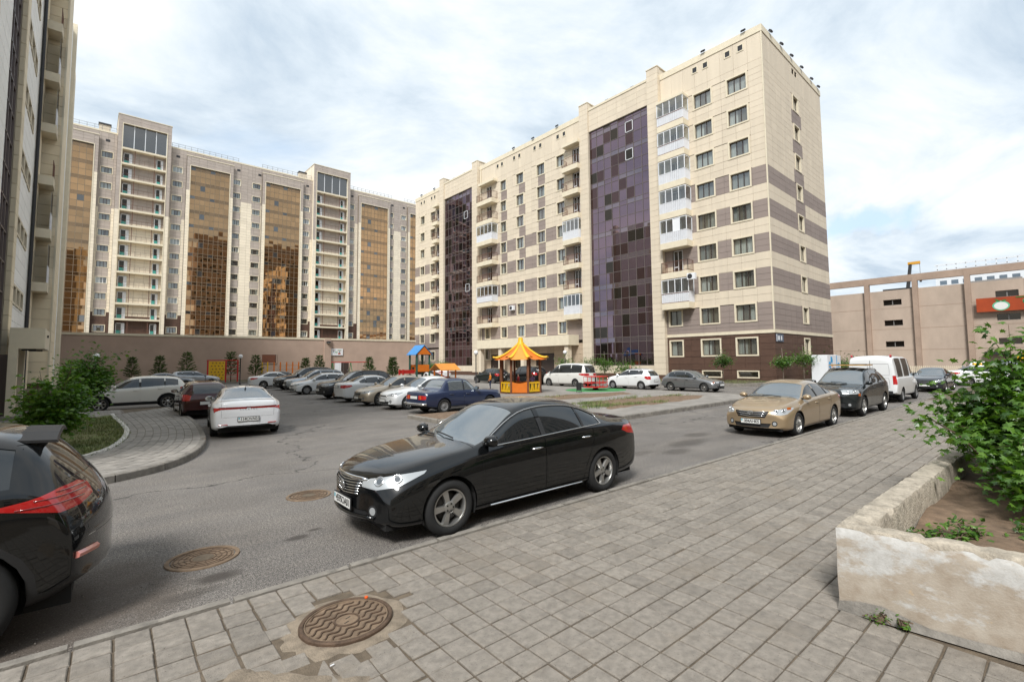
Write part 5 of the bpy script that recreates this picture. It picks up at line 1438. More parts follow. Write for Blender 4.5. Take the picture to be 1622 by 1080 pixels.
ARCH['minivan'] = dict(ARCH['suv'], L=4.84, W=1.80, H=1.93, wb=2.90, fo=0.93, r=0.33,
    top=[(0,.78),(.03,.88),(.12,.98),(.4,1.08),(.7,1.16),(.9,1.24),(1.1,1.38),(1.4,1.62),(1.7,1.80),(2.0,1.88),(2.6,1.93),(3.6,1.925),(4.3,1.88),(4.55,1.80),(4.66,1.60),(4.74,1.3),(4.80,1.0),(4.84,.75)],
    belt=[(0,.62),(.1,.76),(.4,.90),(.9,1.02),(1.6,1.08),(3.0,1.10),(4.2,1.12),(4.7,1.06),(4.84,.68)],
    wr=[(0,.66),(.15,.78),(.6,.86),(.9,.87),(1.3,.82),(1.7,.76),(2.6,.74),(3.8,.74),(4.4,.74),(4.65,.77),(4.84,.74)],
    drop=[(0,.05),(.2,.03),(.9,.04),(1.4,.07),(2.2,.08),(3.6,.08),(4.5,.08),(4.84,.05)],
    w=[(0,.86),(.05,.91),(.2,.96),(.5,.985),(.95,1.0),(2,1.0),(3.6,1.0),(4.4,.985),(4.7,.95),(4.84,.88)], bot=[(0,.30),(.15,.22),(.6,.22),(4.2,.24),(4.65,.30),(4.84,.40)],
    bowf=.24, bowr=.10, cowl=.92, rooff=1.75, roofr=4.45, deck=4.7, rearglass=[(-.60,1.14),(.60,1.14),(.56,1.72),(-.56,1.72)], side=[(1.02,1.98),(2.08,3.3),(3.38,4.46)], doors=[(1.12,2.02,1.0),(2.02,3.3,1.0)],
    hl=[(-.30,.80),(-.02,.78),(.3,.86),(.42,.98),(.1,.97),(-.2,.94),(-.30,.88)], tl=[(-.42,.92),(.14,.92),(.42,1.0),(.42,1.08),(.02,1.10),(-.42,1.08)],
    grille=[(-.42,.84),(.42,.84),(.36,.70),(-.36,.70)], plate=(.52,.78), clad=False, rails=False)
ARCH['van'] = dict(ARCH['minivan'], L=4.84, W=2.07, H=2.20, wb=2.76, fo=1.03, r=0.34,
    top=[(0,.80),(.03,.92),(.12,1.02),(.5,1.16),(.85,1.26),(1.0,1.34),(1.25,1.62),(1.5,1.90),(1.7,2.06),(2.0,2.15),(2.6,2.19),(3.8,2.20),(4.5,2.19),(4.70,2.15),(4.80,2.0),(4.83,1.4),(4.84,.70)],
    belt=[(0,.62),(.1,.78),(.5,.96),(.9,1.08),(1.6,1.16),(3.0,1.16),(4.6,1.16),(4.78,1.1),(4.84,.62)],
    wr=[(0,.66),(.15,.76),(.6,.80),(.9,.82),(1.3,.80),(1.7,.80),(2.6,.80),(3.8,.80),(4.6,.80),(4.8,.80),(4.84,.80)],
    drop=[(0,.05),(.2,.03),(.9,.04),(1.4,.07),(2.0,.09),(3.8,.09),(4.6,.09),(4.8,.12),(4.84,.06)],
    w=[(0,.80),(.05,.86),(.2,.90),(.5,.94),(.95,.97),(2,1.0),(3.6,1.0),(4.4,1.0),(4.75,.99),(4.84,.95)], bot=[(0,.40),(.15,.32),(.6,.32),(4.2,.36),(4.65,.40),(4.84,.46)],
    bowf=.2, bowr=.03, cowl=1.0, rooff=1.62, roofr=4.6, deck=4.8, rearglass=None, side=[(1.15,1.95),(2.2,3.2),(3.45,4.4)], doors=[(1.12,2.05,1.0)], tl=[(-.10,.86),(.04,.86),(.06,.9),(.06,1.22),(.04,1.26),(-.10,1.26)], rearleaf=True, crease=.5)

_wheel = {}
def wheel_meshes(style, r):
    key = (style, round(r, 3))
    if key in _wheel: return _wheel[key]
    w = 0.105; rr = r*0.68 if style != 'steel' else r*0.64
    ty = MB().lathe([(rr, -w+0.012), (rr+0.01, -w), (r*0.86, -w-0.006), (r-0.022, -w+0.012), (r, -w+0.035), (r, w-0.035), (r-0.022, w-0.012), (r*0.86, w), (rr, w)], 40, axis='Y').mesh('tyre', RUBBER, smooth=True)
    rm = MB(); al = {'five': ALLOY, 'multi': ALLOY, 'dark': ALLOYD, 'steel': STEEL, 'ten': ALLOY}[style]
    f = -w+0.016       # outer face at -Y
    rm.lathe([(rr+0.002, f+0.012), (rr-0.004, f-0.002), (rr-0.018, f), (rr-0.028, f+0.02), (rr-0.035, w)], 40, axis='Y')
    n = {'five': 5, 'multi': 7, 'dark': 5, 'steel': 8, 'ten': 10}[style]
    hub = 0.075 if style != 'steel' else 0.09
    for i in range(n):
        a = 2*math.pi*i/n+0.3
        wi, wo = {'five': (0.034, 0.05), 'multi': (0.026, 0.032), 'dark': (0.03, 0.045), 'steel': (0.035, 0.07), 'ten': (0.016, 0.02)}[style]
        d = Vector((math.cos(a), 0, math.sin(a))); s = Vector((-math.sin(a), 0, math.cos(a)))
        ri, ro = hub*0.7, rr-0.02
        def P(q, k_, y): return d*q+s*k_+Vector((0, y, 0))
        fo_ = f+0.012; fi = f+0.004+ (0.014 if style in ('five', 'dark') else 0.02)
        vs_ = [P(ri, -wi, fi+0.03), P(ri, wi, fi+0.03), P(ro, wo, fo_+0.035), P(ro, -wo, fo_+0.035), P(ri, -wi*0.7, fi), P(ri, wi*0.7, fi), P(ro, wo*0.8, fo_), P(ro, -wo*0.8, fo_)]
        rm.add(vs_, [(4, 5, 6, 7), (0, 4, 7, 3), (1, 2, 6, 5), (0, 1, 5, 4), (3, 7, 6, 2)])
    rm.lathe([(0.0001, f+0.006), (hub*0.8, f+0.008), (hub, f+0.02), (hub, f+0.06)], 20, axis='Y')
    rmm = rm.mesh('rim', al); shade_auto(rmm, 40)
    hb = MB().lathe([(0.0001, f+0.075), (rr*0.72, f+0.075), (rr*0.72, f+0.09), (rr, w-0.02), (rr, w-0.01), (0.0001, w-0.01)], 28, axis='Y')
    nuts = MB()
    for i in range(5):
        a = 2*math.pi*(i+0.5)/5+0.3; c = Vector((math.cos(a)*hub*0.62, f+0.003, math.sin(a)*hub*0.62)); nuts.cyl(c, c+Vector((0, 0.02, 0)), 0.011, n=8)
    _wheel[key] = (ty, rmm, hb.mesh('brake_disc', mat('brake disc', (0.09, 0.085, 0.08), 0.5, 0.6), smooth=True), nuts.mesh('wheel_nuts', INK))
    return _wheel[key]

def car(label, arch, dims, pos, heading, pnt, lvl=1, wheel='multi', group=None, name='parked_car', glass=None, chrome=False, plates=None, opts=None, cat='car', ws_glass=None):
    opts = opts or {}
    S = dict(ARCH[arch]); S.update(opts.get('arch', {}))
    L, W, H = S['L'], S['W'], S['H']; sx, sy, sz = dims[0]/L, dims[1]/W, dims[2]/H
    hw = W/2
    F = {k_: pchip(S[k_]) for k_ in ('top', 'belt', 'wr', 'drop', 'w', 'bot')}
    xs = sorted(set([0, .03, .09, .2, .4]+[round(.4+i*(L-.8)/22, 3) for i in range(1, 22)]+[L-.4, L-.2, L-.1, L-.04, L]+[x for x in (S['cowl'], S['rooff'], S['roofr'], S['deck'])]))
    xs2 = [xs[0]]
    for x in xs[1:]:
        if x-xs2[-1] > 0.025: xs2.append(x)
    xs = xs2; xs[-1] = L
    def bow(x):
        a = S['bowf']*max(0, 1-x/1.5)**1.3+0.10*math.exp(-((x-S['cowl']-.25)/.5)**2)
        b = S['bowr']*max(0, 1-(L-x)/1.0)**1.3
        return a-b
    rings = []
    for x in xs:
        w = F['w'](x)*hw; zb, zs, zt = F['bot'](x), F['belt'](x), F['top'](x); wr = F['wr'](x)*hw; zr = zt-F['drop'](x)
        zs = min(zs, zr-0.04)
        g = max(0.0, min(1.0, (zr-zs-0.08)/0.25))       # 1 in the greenhouse
        hh = zs-zb
        sec = [(w*0.86, zb), (w*0.965, zb+0.015), (w*0.985, zb+0.20*hh), (w*1.0, zb+0.52*hh), (w*0.995, zb+0.78*hh), (w*0.975, zs-0.03)]
        bx = w*0.945*g+(w*0.93)*(1-g)
        sec.append((bx, zs+0.005))
        mid = 0.55
        sec.append((bx+(wr-bx)*mid+0.018*g, zs+(zr-zs)*mid+0.0))
        sec.append((wr, zr))
        sec += [(wr*0.80, zr+(zt-zr)*0.55), (wr*0.42, zr+(zt-zr)*0.9), (0, zt)]
        rings.append([(x+bow(x)*(min(1, y/hw)**2.0), y, z) for y, z in sec])
    verts = []; faces = []
    m = 11; RN = 2*m+1
    for rg in rings:
        verts += [(x, -y, z) for x, y, z in rg]           # 0..11 right side then mirrored
        verts += [(x, y, z) for x, y, z in reversed(rg[:-1])]
    for i in range(len(rings)-1):
        for j in range(RN-1):
            a = i*RN+j; faces.append((a, a+RN, a+RN+1, a+1))
    def cap(i, flip):
        base = i*RN; cols = [8, 9, 10, 11, 12, 13, 14]; grid = []
        rg = rings[i]; x0 = rg[11][0]
        for j in range(9):
            row = []
            for c_ in range(7):
                if j == 8: row.append(base+cols[c_])
                elif c_ == 0: row.append(base+j)
                elif c_ == 6: row.append(base+RN-1-j)
                else:
                    f = (-1, -.8, -.42, 0, .42, .8, 1)[c_]; w_, z_ = rg[j][1], rg[j][2]; y = f*w_
                    verts.append((xs[i]+bow(xs[i])*(abs(y)/hw)**2.0, y, z_+0.0)); row.append(len(verts)-1)
            grid.append(row)
        for j in range(8):
            for c_ in range(6):
                q = (grid[j][c_], grid[j][c_+1], grid[j+1][c_+1], grid[j+1][c_])
                faces.append(q[::-1] if flip else q)
    cap(0, True); cap(len(rings)-1, False)
    me = bpy.data.meshes.new('tmp'); me.from_pydata(verts, [], faces); me.update()
    tsc = bpy.data.scenes.new('tmp'); tmp = bpy.data.objects.new('tmp', me); tsc.collection.objects.link(tmp)
    if S.get('crease'):
        ca = me.attributes.new('crease_edge', 'FLOAT', 'EDGE'); ca.data.foreach_set('value', [S['crease']]*len(me.edges))
    md = tmp.modifiers.new('s', 'SUBSURF'); md.levels = lvl; md.render_levels = lvl; md.boundary_smooth = 'ALL'
    tsc.view_layers[0].update(); dg = tsc.view_layers[0].depsgraph
    sm = bpy.data.meshes.new_from_object(tmp.evaluated_get(dg))
    bpy.data.objects.remove(tmp); bpy.data.meshes.remove(me); bpy.data.scenes.remove(tsc)
    for v in sm.vertices: v.co = Vector((v.co.x*sx, v.co.y*sy, v.co.z*sz))
    sm.update()
    bm = bmesh.new(); bm.from_mesh(sm); bmesh.ops.recalc_face_normals(bm, faces=bm.faces)
    # make sure outside faces point out
    up_ = [f for f in bm.faces if f.calc_center_median().z > 1.3*sz]
    if up_ and sum(f.normal.z for f in up_) < 0: bmesh.ops.reverse_faces(bm, faces=bm.faces)
    bm.normal_update(); bm.verts.ensure_lookup_table(); bm.faces.ensure_lookup_table()
    refV = [v.co.copy() for v in bm.verts]; refN = [v.normal.copy() for v in bm.verts]; refF = [tuple(v.index for v in f.verts) for f in bm.faces]
    bvh = BVHTree.FromPolygons(refV, refF)
    def nrm_at(p):
        loc, n_, fi, d_ = bvh.find_nearest(p)
        f = refF[fi]; ws = poly_3d_calc([refV[q] for q in f], loc); n_ = Vector((0, 0, 0))
        for w_, q in zip(ws, f): n_ += refN[q]*w_
        return n_.normalized()
    L2, hw2 = L*sx, hw*sy
    soup = [[[v.co.copy() for v in f.verts], 0, f.normal.copy(), f.calc_center_median()] for f in bm.faces]
    def region(tagid, poly, T, Zv, org, filt, over=(0,)):
        """cut the shell along poly (coords a along T, b along Zv, from org) and tag the faces inside"""
        nonlocal soup
        T = Vector(T).normalized(); Zv = Vector(Zv); org = Vector(org)
        amin = min(p[0] for p in poly); amax = max(p[0] for p in poly); bmin = min(p[1] for p in poly); bmax = max(p[1] for p in poly)
        edges = []
        for i in range(len(poly)):
            p, q = poly[i], poly[(i+1) % len(poly)]; da, db = q[0]-p[0], q[1]-p[1]; ln = math.hypot(da, db)
            if ln < 1e-6: continue
            edges.append((p[0], p[1], da/ln, db/ln, min(p[0], q[0]), max(p[0], q[0]), min(p[1], q[1]), max(p[1], q[1])))
        outl = []
        for fc in soup:
            if fc[1] not in over or not filt(fc[3], fc[2]): outl.append(fc); continue
            ab = [((v-org).dot(T), (v-org).dot(Zv)) for v in fc[0]]
            if max(q[0] for q in ab) < amin or min(q[0] for q in ab) > amax or max(q[1] for q in ab) < bmin or min(q[1] for q in ab) > bmax: outl.append(fc); continue
            pcs = [(fc[0], ab)]
            for (pa, pb, ua, ub, e0, e1, f0, f1) in edges:
                new = []
                for vs_, ab_ in pcs:
                    if max(q[0] for q in ab_) < e0 or min(q[0] for q in ab_) > e1 or max(q[1] for q in ab_) < f0 or min(q[1] for q in ab_) > f1: new.append((vs_, ab_)); continue
                    d = [(q[0]-pa)*ub-(q[1]-pb)*ua for q in ab_]
                    if max(d) < 2e-5 or min(d) > -2e-5: new.append((vs_, ab_)); continue
                    A = ([], []); B_ = ([], []); n = len(vs_)
                    for i in range(n):
                        j = (i+1) % n
                        if d[i] >= 0: A[0].append(vs_[i]); A[1].append(ab_[i])
                        if d[i] <= 0: B_[0].append(vs_[i]); B_[1].append(ab_[i])
                        if d[i]*d[j] < 0:
                            t = d[i]/(d[i]-d[j]); v = vs_[i].lerp(vs_[j], t); q = (ab_[i][0]+(ab_[j][0]-ab_[i][0])*t, ab_[i][1]+(ab_[j][1]-ab_[i][1])*t)
                            A[0].append(v); A[1].append(q); B_[0].append(v); B_[1].append(q)
                    for Q in (A, B_):
                        if len(Q[0]) > 2: new.append(Q)
                pcs = new
            ins = [inside(poly, sum(q[0] for q in ab_)/len(ab_), sum(q[1] for q in ab_)/len(ab_)) for vs_, ab_ in pcs]
            if not any(ins): outl.append(fc)
            elif all(ins): fc[1] = tagid; outl.append(fc)
            else:
                for (vs_, ab_), k_ in zip(pcs, ins): outl.append([vs_, tagid if k_ else fc[1], fc[2], sum(vs_, Vector((0, 0, 0)))/len(vs_)])
        soup = outl
    Zax = (0, 0, 1)
    tags = {}
    def newtag(nm, m_, **k_):
        i = len(tags)+1; tags[i] = (nm, m_, k_); return i
    G = glass or CGLASS
    rail = lambda x: F['top'](x)-F['drop'](x)
    # wheel arches
    wx = (S['fo'], S['fo']+S['wb']); rt_ = dims[3] if len(dims) > 3 else S['r']
    ra = rt_+0.045
    DEL = newtag('del', None)
    if S.get('clad'):
        tr_ = newtag('arch_trim', PLAST)
        for x in wx:
            for s in (1, -1):
                region(tr_, [(x*sx+(ra+.055)*math.cos(t), rt_+(ra+.055)*math.sin(t)) for t in [q*2*math.pi/20 for q in range(20)]], (1, 0, 0), Zax, (0, 0, 0), lambda c, n, s=s: c.y*s > hw2*0.55)
    else: tr_ = 0
    for x in wx:
        for s in (1, -1):
            region(DEL, [(x*sx+ra*math.cos(t), rt_+0.005+ra*math.sin(t)) for t in [q*2*math.pi/24 for q in range(24)]], (1, 0, 0), Zax, (0, 0, 0), lambda c, n, s=s: c.y*s > hw2*0.45, over=(0, tr_))
    # glass
    wxa, wxb = S['cowl']+.03, S['rooff']-.02
    pts = [(x, F['wr'](x)*hw-.035) for x in [wxa+(wxb-wxa)*i/6 for i in range(7)]]
    ws_bow = lambda y: 0.10*(y/hw)**2
    poly = [((x+bow(x)*(y/hw)**2)*sx, y*sy) for x, y in pts]+[((x+bow(x)*(y/hw)**2)*sx, -y*sy) for x, y in reversed(pts)]
    # curve the lower edge of the windscreen
    lo = [((wxa+bow(wxa)*(f*pts[0][1]/hw)**2)*sx, f*pts[0][1]*sy) for f in (-.66, -.33, 0, .33, .66)]
    region(newtag('windscreen', ws_glass or CLITE, off=-.004), poly+lo, (1, 0, 0), (0, 1, 0), (0, 0, 0), lambda c, n: n.z > 0.1 and c.z > F['belt'](min(L, max(0, c.x/sx)))*sz)
    if S.get('rearglass'):
        region(newtag('rear_window', G, off=-.004), [(a*sy, b*sz) for a, b in S['rearglass']], (0, 1, 0), Zax, (0, 0, 0), lambda c, n: c.x > L2*0.75 and n.x > 0.15)
    elif not S.get('rearleaf'):
        a0, b0 = S['roofr']+.05, S['deck']-.03
        pts = [(x, F['wr'](x)*hw-.045) for x in [a0+(b0-a0)*i/5 for i in range(6)]]
        region(newtag('rear_window', opts.get('rear_glass') or G, off=-.004), [((x+bow(x)*(y/hw)**2)*sx, y*sy) for x, y in pts]+[((x+bow(x)*(y/hw)**2)*sx, -y*sy) for x, y in reversed(pts)], (1, 0, 0), (0, 1, 0), (0, 0, 0), lambda c, n: n.z > 0.1 and c.z > F['belt'](min(L, max(0, c.x/sx)))*sz-.05)
    win_polys = []
    for (x0, x1) in S['side']:
        n_ = 8; xs_ = [x0+(x1-x0)*i/n_ for i in range(n_+1)]
        lo_ = [(x, F['belt'](x)+.035) for x in xs_]; hi_ = [(x, rail(x)-.05) for x in xs_]
        lo2, hi2 = [], []
        for p, q in zip(lo_, hi_):
            if q[1] > p[1]+.02: lo2.append(p); hi2.append(q)
        if len(lo2) < 2: continue
        # taper the front and rear tips to a point where the roof meets the belt
        pl = [(x*sx, z*sz) for x, z in lo2+hi2[::-1]]
        win_polys.append((lo2, hi2))
        for s in (1, -1):
            region(newtag('side_window', G, off=-.006), pl, (1, 0, 0), Zax, (0, 0, 0), lambda c, n, s=s: n.y*s > 0.35 and c.y*s > 0)
    # lamps
    T45 = 1/math.sqrt(2)
    for s in (1, -1):
        region(newtag('headlight', opts.get('hl_mat') or HEADL, off=.003), [(a*sx, b*sz) for a, b in S['hl']], (T45, s*T45, 0), Zax, (0, s*hw2, 0), lambda c, n, s=s: c.y*s > 0.2 and c.x < 1.1*sx)
        region(newtag('tail_light', opts.get('tl_mat') or TAILR, off=.004), [(a*sx, b*sz) for a, b in S['tl']], (-T45, s*T45, 0), Zax, (L2, s*hw2, 0), lambda c, n, s=s: c.y*s > 0.02 and c.x > L2-1.1)
    region(newtag('grille', opts.get('grille_mat') or PLAST, off=-.02), [(a*sy, b*sz) for a, b in S['grille']], (0, 1, 0), Zax, (0, 0, 0), lambda c, n: c.x < .5 and n.x < -.2)
    if S.get('intake'): region(newtag('air_intake', PLAST, off=-.02), [(a*sy, b*sz) for a, b in S['intake']], (0, 1, 0), Zax, (0, 0, 0), lambda c, n: c.x < .5 and n.x < -.2)
    if S.get('clad') or opts.get('skirt'):
        zs_ = .40 if S.get('clad') else .3
        region(newtag('lower_trim', PLAST), [(-.1, 0), (L2+.1, 0), (L2+.1, zs_*sz), (-.1, zs_*sz)], (1, 0, 0), Zax, (0, 0, 0), lambda c, n: True)
    if S.get('rskirt'):
        region(newtag('rear_diffuser', PLAST), [(-hw2*.8, .1), (hw2*.8, .1), (hw2*.8, .30), (hw2*.55, .37), (-hw2*.55, .37), (-hw2*.8, .30)], (0, 1, 0), Zax, (0, 0, 0), lambda c, n: c.x > L2-.5)
    # doors, bonnet, boot lid as panels of their own
    if lvl >= 1 and not opts.get('nodoors'):
        for (x0, x1, zt_) in S['doors']:
            zl = F['bot']((x0+x1)/2)+.06
            pl = [(x0+.02, zl), (x1-.0, zl), (x1, F['belt'](x1)-.01), (x0, F['belt'](x0)-.01)]
            if abs(x1-(S['fo']+S['wb'])) < 0.75 and x1 > L*.55:       # follow the rear arch
                xc = S['fo']+S['wb']; pl = [(x0+.02, zl), (xc-(ra/sx)-.1, zl), (xc-(ra/sx)-.04, rt_+.12), (min(x1, xc-.08), rt_+ra+.10), (x1, F['belt'](x1)-.01), (x0, F['belt'](x0)-.01)]
            for s in (1, -1):
                region(newtag('door', pnt, gap=True, over=(0,)), [(x*sx, z*sz) for x, z in pl], (1, 0, 0), Zax, (0, 0, 0), lambda c, n, s=s: n.y*s > .3 and c.y*s > hw2*.5)
        hx0, hx1 = .22, S['cowl']-.02
        pts = [(x, F['wr'](x)*hw+.0) for x in [hx0+(hx1-hx0)*i/5 for i in range(6)]]
        region(newtag('bonnet', pnt, gap=True), [((x+bow(x)*(y/hw)**2)*sx, y*sy) for x, y in pts]+[((x+bow(x)*(y/hw)**2)*sx, -y*sy) for x, y in reversed(pts)]+[((hx0+bow(hx0)*(f*pts[0][1]/hw)**2)*sx, f*pts[0][1]*sy) for f in (-.6, 0, .6)], (1, 0, 0), (0, 1, 0), (0, 0, 0), lambda c, n: n.z > .3 and c.x < hx1*sx+.2)
        if S['trunk']:
            region(newtag('boot_lid', pnt, gap=True), [(-hw2*.72, .62*sz), (hw2*.72, .62*sz), (hw2*.74, 1.3*sz), (-hw2*.74, 1.3*sz)], (0, 1, 0), Zax, (0, 0, 0), lambda c, n: c.x > (S['deck']+.05)*sx)
        elif not S.get('rearleaf'):
            region(newtag('tailgate', pnt, gap=True), [(-hw2*.72, .72*sz), (hw2*.72, .72*sz), (hw2*.66, (F['top'](S['roofr'])-.10)*sz), (-hw2*.66, (F['top'](S['roofr'])-.10)*sz)], (0, 1, 0), Zax, (0, 0, 0), lambda c, n: c.x > (S['roofr']+.02)*sx and n.x > .1)
    # ---- split into parts
    rootn = root(name, (pos[0], pos[1], pos[2] if len(pos) > 2 else 0), label, cat, group, rz=R(heading))
    conv = lambda p: (L2/2-p[0], -p[1], p[2])
    def emit(nm, fcs, m_, off=0.0, gap=False):
        idx = {}; vs_ = []; ns_ = []; fl = []; ec = {}
        for f in fcs:
            q = []
            for v in f[0]:
                k_ = (round(v.x*2e4), round(v.y*2e4), round(v.z*2e4))
                if k_ not in idx:
                    idx[k_] = len(vs_); n_ = nrm_at(v); vs_.append(v+n_*off); ns_.append(n_)
                if idx[k_] not in q: q.append(idx[k_])
            if len(q) < 3: continue
            fl.append(tuple(q))
            if gap:
                for i in range(len(q)):
                    e_ = (min(q[i], q[i-1]), max(q[i], q[i-1])); ec.setdefault(e_, []).append(len(fl)-1)
        if gap:
            mv = {}
            for e_, l_ in ec.items():
                if len(l_) == 1:
                    f = fl[l_[0]]; c = sum((vs_[i] for i in f), Vector((0, 0, 0)))/len(f)
                    for i in e_: mv.setdefault(i, []).append(c)
            nv = {}
            for i, cs in mv.items():
                c = sum(cs, Vector((0, 0, 0)))/len(cs)-vs_[i]
                if c.length > 1e-6: nv[i] = vs_[i]+c.normalized()*0.0045-ns_[i]*0.003
            for i, v in nv.items(): vs_[i] = v
        me_ = bpy.data.meshes.new(nm)
        me_.from_pydata([conv(p) for p in vs_], [], fl)
        me_.materials.append(m_)
        me_.polygons.foreach_set('use_smooth', [True]*len(fl)); me_.update()
        me_.validate()
        if len(me_.vertices) == len(ns_): me_.normals_split_custom_set_from_vertices([(-n_.x, -n_.y, n_.z) for n_ in ns_])
        return link(nm, me_, rootn, local=True)
    groups = {}
    for f in soup: groups.setdefault(f[1], []).append(f)
    made = {}
    for t_, fcs in groups.items():
        if t_ == 0: made.setdefault('body', []).append(emit('body', fcs, pnt))
        elif tags[t_][0] == 'del': continue
        else:
            nm, m_, kw = tags[t_]; made.setdefault(nm, []).append(emit(nm, fcs, m_, kw.get('off', 0), kw.get('gap', False)))
    def ray(o_, d_):
        loc, n_, i_, d__ = bvh.ray_cast(Vector(o_), Vector(d_)); return loc
    def side_pt(x, z, s, out=0.0):
        p = ray((x*sx, s*3, z*sz), (0, -s, 0))
        if p is None: return None
        n_ = nrm_at(p); return p+n_*out
    def P3(p): return Vector(conv(p))
    def front_pt(y, z, rear=False, out=0.0):
        p = ray((L2+2 if rear else -2, y, z*sz), (-1 if rear else 1, 0, 0))
        return None if p is None else p+nrm_at(p)*out
    add = lambda nm, mb_, m_, par=None, **k_: mb_.build(nm, m_, par or rootn, local=True, **k_)
    # ---- underbody and arch liners
    ub = MB(); x0_, x1_ = .22*L2/4.8, L2-.25
    ub.box(L2/2-x1_, L2/2-x0_, -hw2*.80, hw2*.80, (F['bot'](L/2)*sz)-.02, .42*sz)
    add('underbody', ub, UNDER)
    for x in wx:
        n = 12
        for s in (1, -1):
            lm = MB(); vs_ = []
            for i in range(n+1):
                t = math.pi*(-.12+1.24*i/n)
                for y in (hw2*.955, hw2*.5): vs_.append((L2/2-(x*sx+ra*math.cos(t)), -s*y, rt_+.005+ra*math.sin(t)))
            lm.add(vs_, [(2*i, 2*i+1, 2*i+3, 2*i+2) for i in range(n)])
            lm.face([(L2/2-(x*sx+ra*math.cos(math.pi*(-.12+1.24*i/n))), -s*hw2*.5, rt_+.005+ra*math.sin(math.pi*(-.12+1.24*i/n))) for i in range(n+1)])
            add('arch_liner', lm, UNDER)
    # ---- wheels
    ty, rm, hb, nt_ = wheel_meshes(wheel, rt_)
    for x in wx:
        for s in (1, -1):
            wo = link('wheel', hb, rootn, (L2/2-x*sx, s*(hw2*.985-.115), rt_), local=True)
            wo.rotation_euler = (0, random.uniform(0, 6), 0) if s < 0 else (0, random.uniform(0, 6), 0)
            if s > 0: wo.rotation_euler = Euler((0, random.uniform(0, 6), math.pi))
            link('tyre', ty, wo, local=True); link('rim', rm, wo, local=True)
            if wheel in ('five', 'multi'): link('wheel_nuts', nt_, wo, local=True)
    # ---- mirrors, handles, wipers
    mx0 = S['cowl']+.22
    for s in (1, -1):
        p = side_pt(mx0, F['belt'](mx0)+.06, s)
        if p is None: p = side_pt(mx0+.1, F['belt'](mx0)+.02, s)
        c = P3(p); sg_ = -s
        mb_ = MB(); st = 0
        mb_.lathe([(0.0001, -.075), (.05, -.068), (.085, -.03), (.10, .02), (.098, .05), (.0001, .055)], 16, axis='X')
        mb_.xform(Matrix.Translation(c+Vector((-.0, sg_*.125, .055))) @ Matrix.Diagonal((-1.0, 1.18, .78, 1)))
        mo = add('mirror', mb_, opts.get('mirror_mat') or pnt, smooth=True)
        add('mirror_stalk', MB().tube([c+Vector((0, -sg_*.03, 0)), c+Vector((.0, sg_*.08, .02))], .025, 6), PLAST, mo)
        gl_ = MB().face([c+Vector((-.056, sg_*(.125+a*.09), .055+b*.06)) for a, b in ((-1, -1), (1, -1), (1, 1), (-1, 1))][::1 if s > 0 else 1]); add('mirror_glass', gl_, CMIR, mo)
    for (x0, x1, zt_) in S['doors']:
        for s in (1, -1):
            xh = x1-.17; zh = F['belt'](xh)-.115; a = side_pt(xh-.1, zh, s, .012); b = side_pt(xh+.1, zh, s, .012); mm = side_pt(xh, zh, s, .028)
            if a and b and mm: add('door_handle', MB().tube([P3(a), P3(mm), P3(b)], [.012, .017, .012], 6), CHROME if chrome else (opts.get('handle_mat') or pnt), smooth=True)
    wp = MB()
    for yy, ln in ((-.28, .55), (.22, .5)):
        p0 = ray(((S['cowl']+.05)*sx, yy*sy, 3), (0, 0, -1)); p1 = ray(((S['cowl']+.12)*sx, (yy+ln)*sy, 3), (0, 0, -1))
        if p0 and p1: wp.tube([P3(p0+Vector((0, 0, .015))), P3((p0+p1)/2+Vector((-.02, 0, .03))), P3(p1+Vector((0, 0, .015)))], .010, 5)
    if wp.f and lvl > 1: add('wiper', wp, PLAST)
    # ---- window trim
    if chrome:
        for s in (1, -1):
            tm = MB()
            los = [p for lo2, hi2 in win_polys for p in lo2]; his = [p for lo2, hi2 in win_polys for p in hi2]
            pl = [side_pt(x, z-.012, s, .004) for x, z in los]; ph = [side_pt(x, z+.014, s, .004) for x, z in his]
            loop = [P3(p) for p in pl if p]+[P3(p) for p in reversed(ph) if p]
            if len(loop) > 6: tm.tube(loop, .008, 5, closed=True); add('window_trim', tm, CHROME, smooth=True)
    for s in (1, -1):       # black pillars between the side windows
        for i in range(len(win_polys)-1):
            a, b = win_polys[i], win_polys[i+1]
            q = [a[0][-1], b[0][0], b[1][0], a[1][-1]]; pt = [side_pt(x, z, s, .0025) for x, z in q]
            md_ = [side_pt((q[0][0]+q[3][0])/2, (q[0][1]+q[3][1])/2, s, .004), side_pt((q[1][0]+q[2][0])/2, (q[1][1]+q[2][1])/2, s, .004)]
            if all(pt) and all(md_) and q[1][0]-q[0][0] < .15:
                v4 = [P3(p) for p in (pt[0], pt[1], md_[1], pt[2], pt[3], md_[0])]
                add('pillar', MB().add(v4, [(0, 1, 2, 5), (5, 2, 3, 4)]), PLAST)
    # ---- number plates with lettering
    def plate(rear, txt, zc):
        p = front_pt(0, zc, rear)
        if p is None: return
        d = Vector((1, 0, 0)) if not rear else Vector((-1, 0, 0))     # local: +x is forward
        c = P3(p)+d*.022; rt3 = Vector((0, 1, 0)) if not rear else Vector((0, -1, 0))
        hwid, hh_ = .26, .056
        st = MB().mat(0)
        back = MB(); 
        for mb_, ex_, dx in ((back, .014, -.004), (st, 0, 0)):
            vs_ = [c+rt3*(a*(hwid+ex_))+Vector((0, 0, b*(hh_+ex_)))+d*(dx+t) for t in (-.012, 0) for a, b in ((-1, -1), (1, -1), (1, 1), (-1, 1))]
            mb_.add(vs_, [(4, 5, 6, 7), (0, 1, 5, 4), (1, 2, 6, 5), (2, 3, 7, 6), (3, 0, 4, 7)])
        po = add('number_plate', back, PLAST); add('plate_face', st, PLATEM, po)
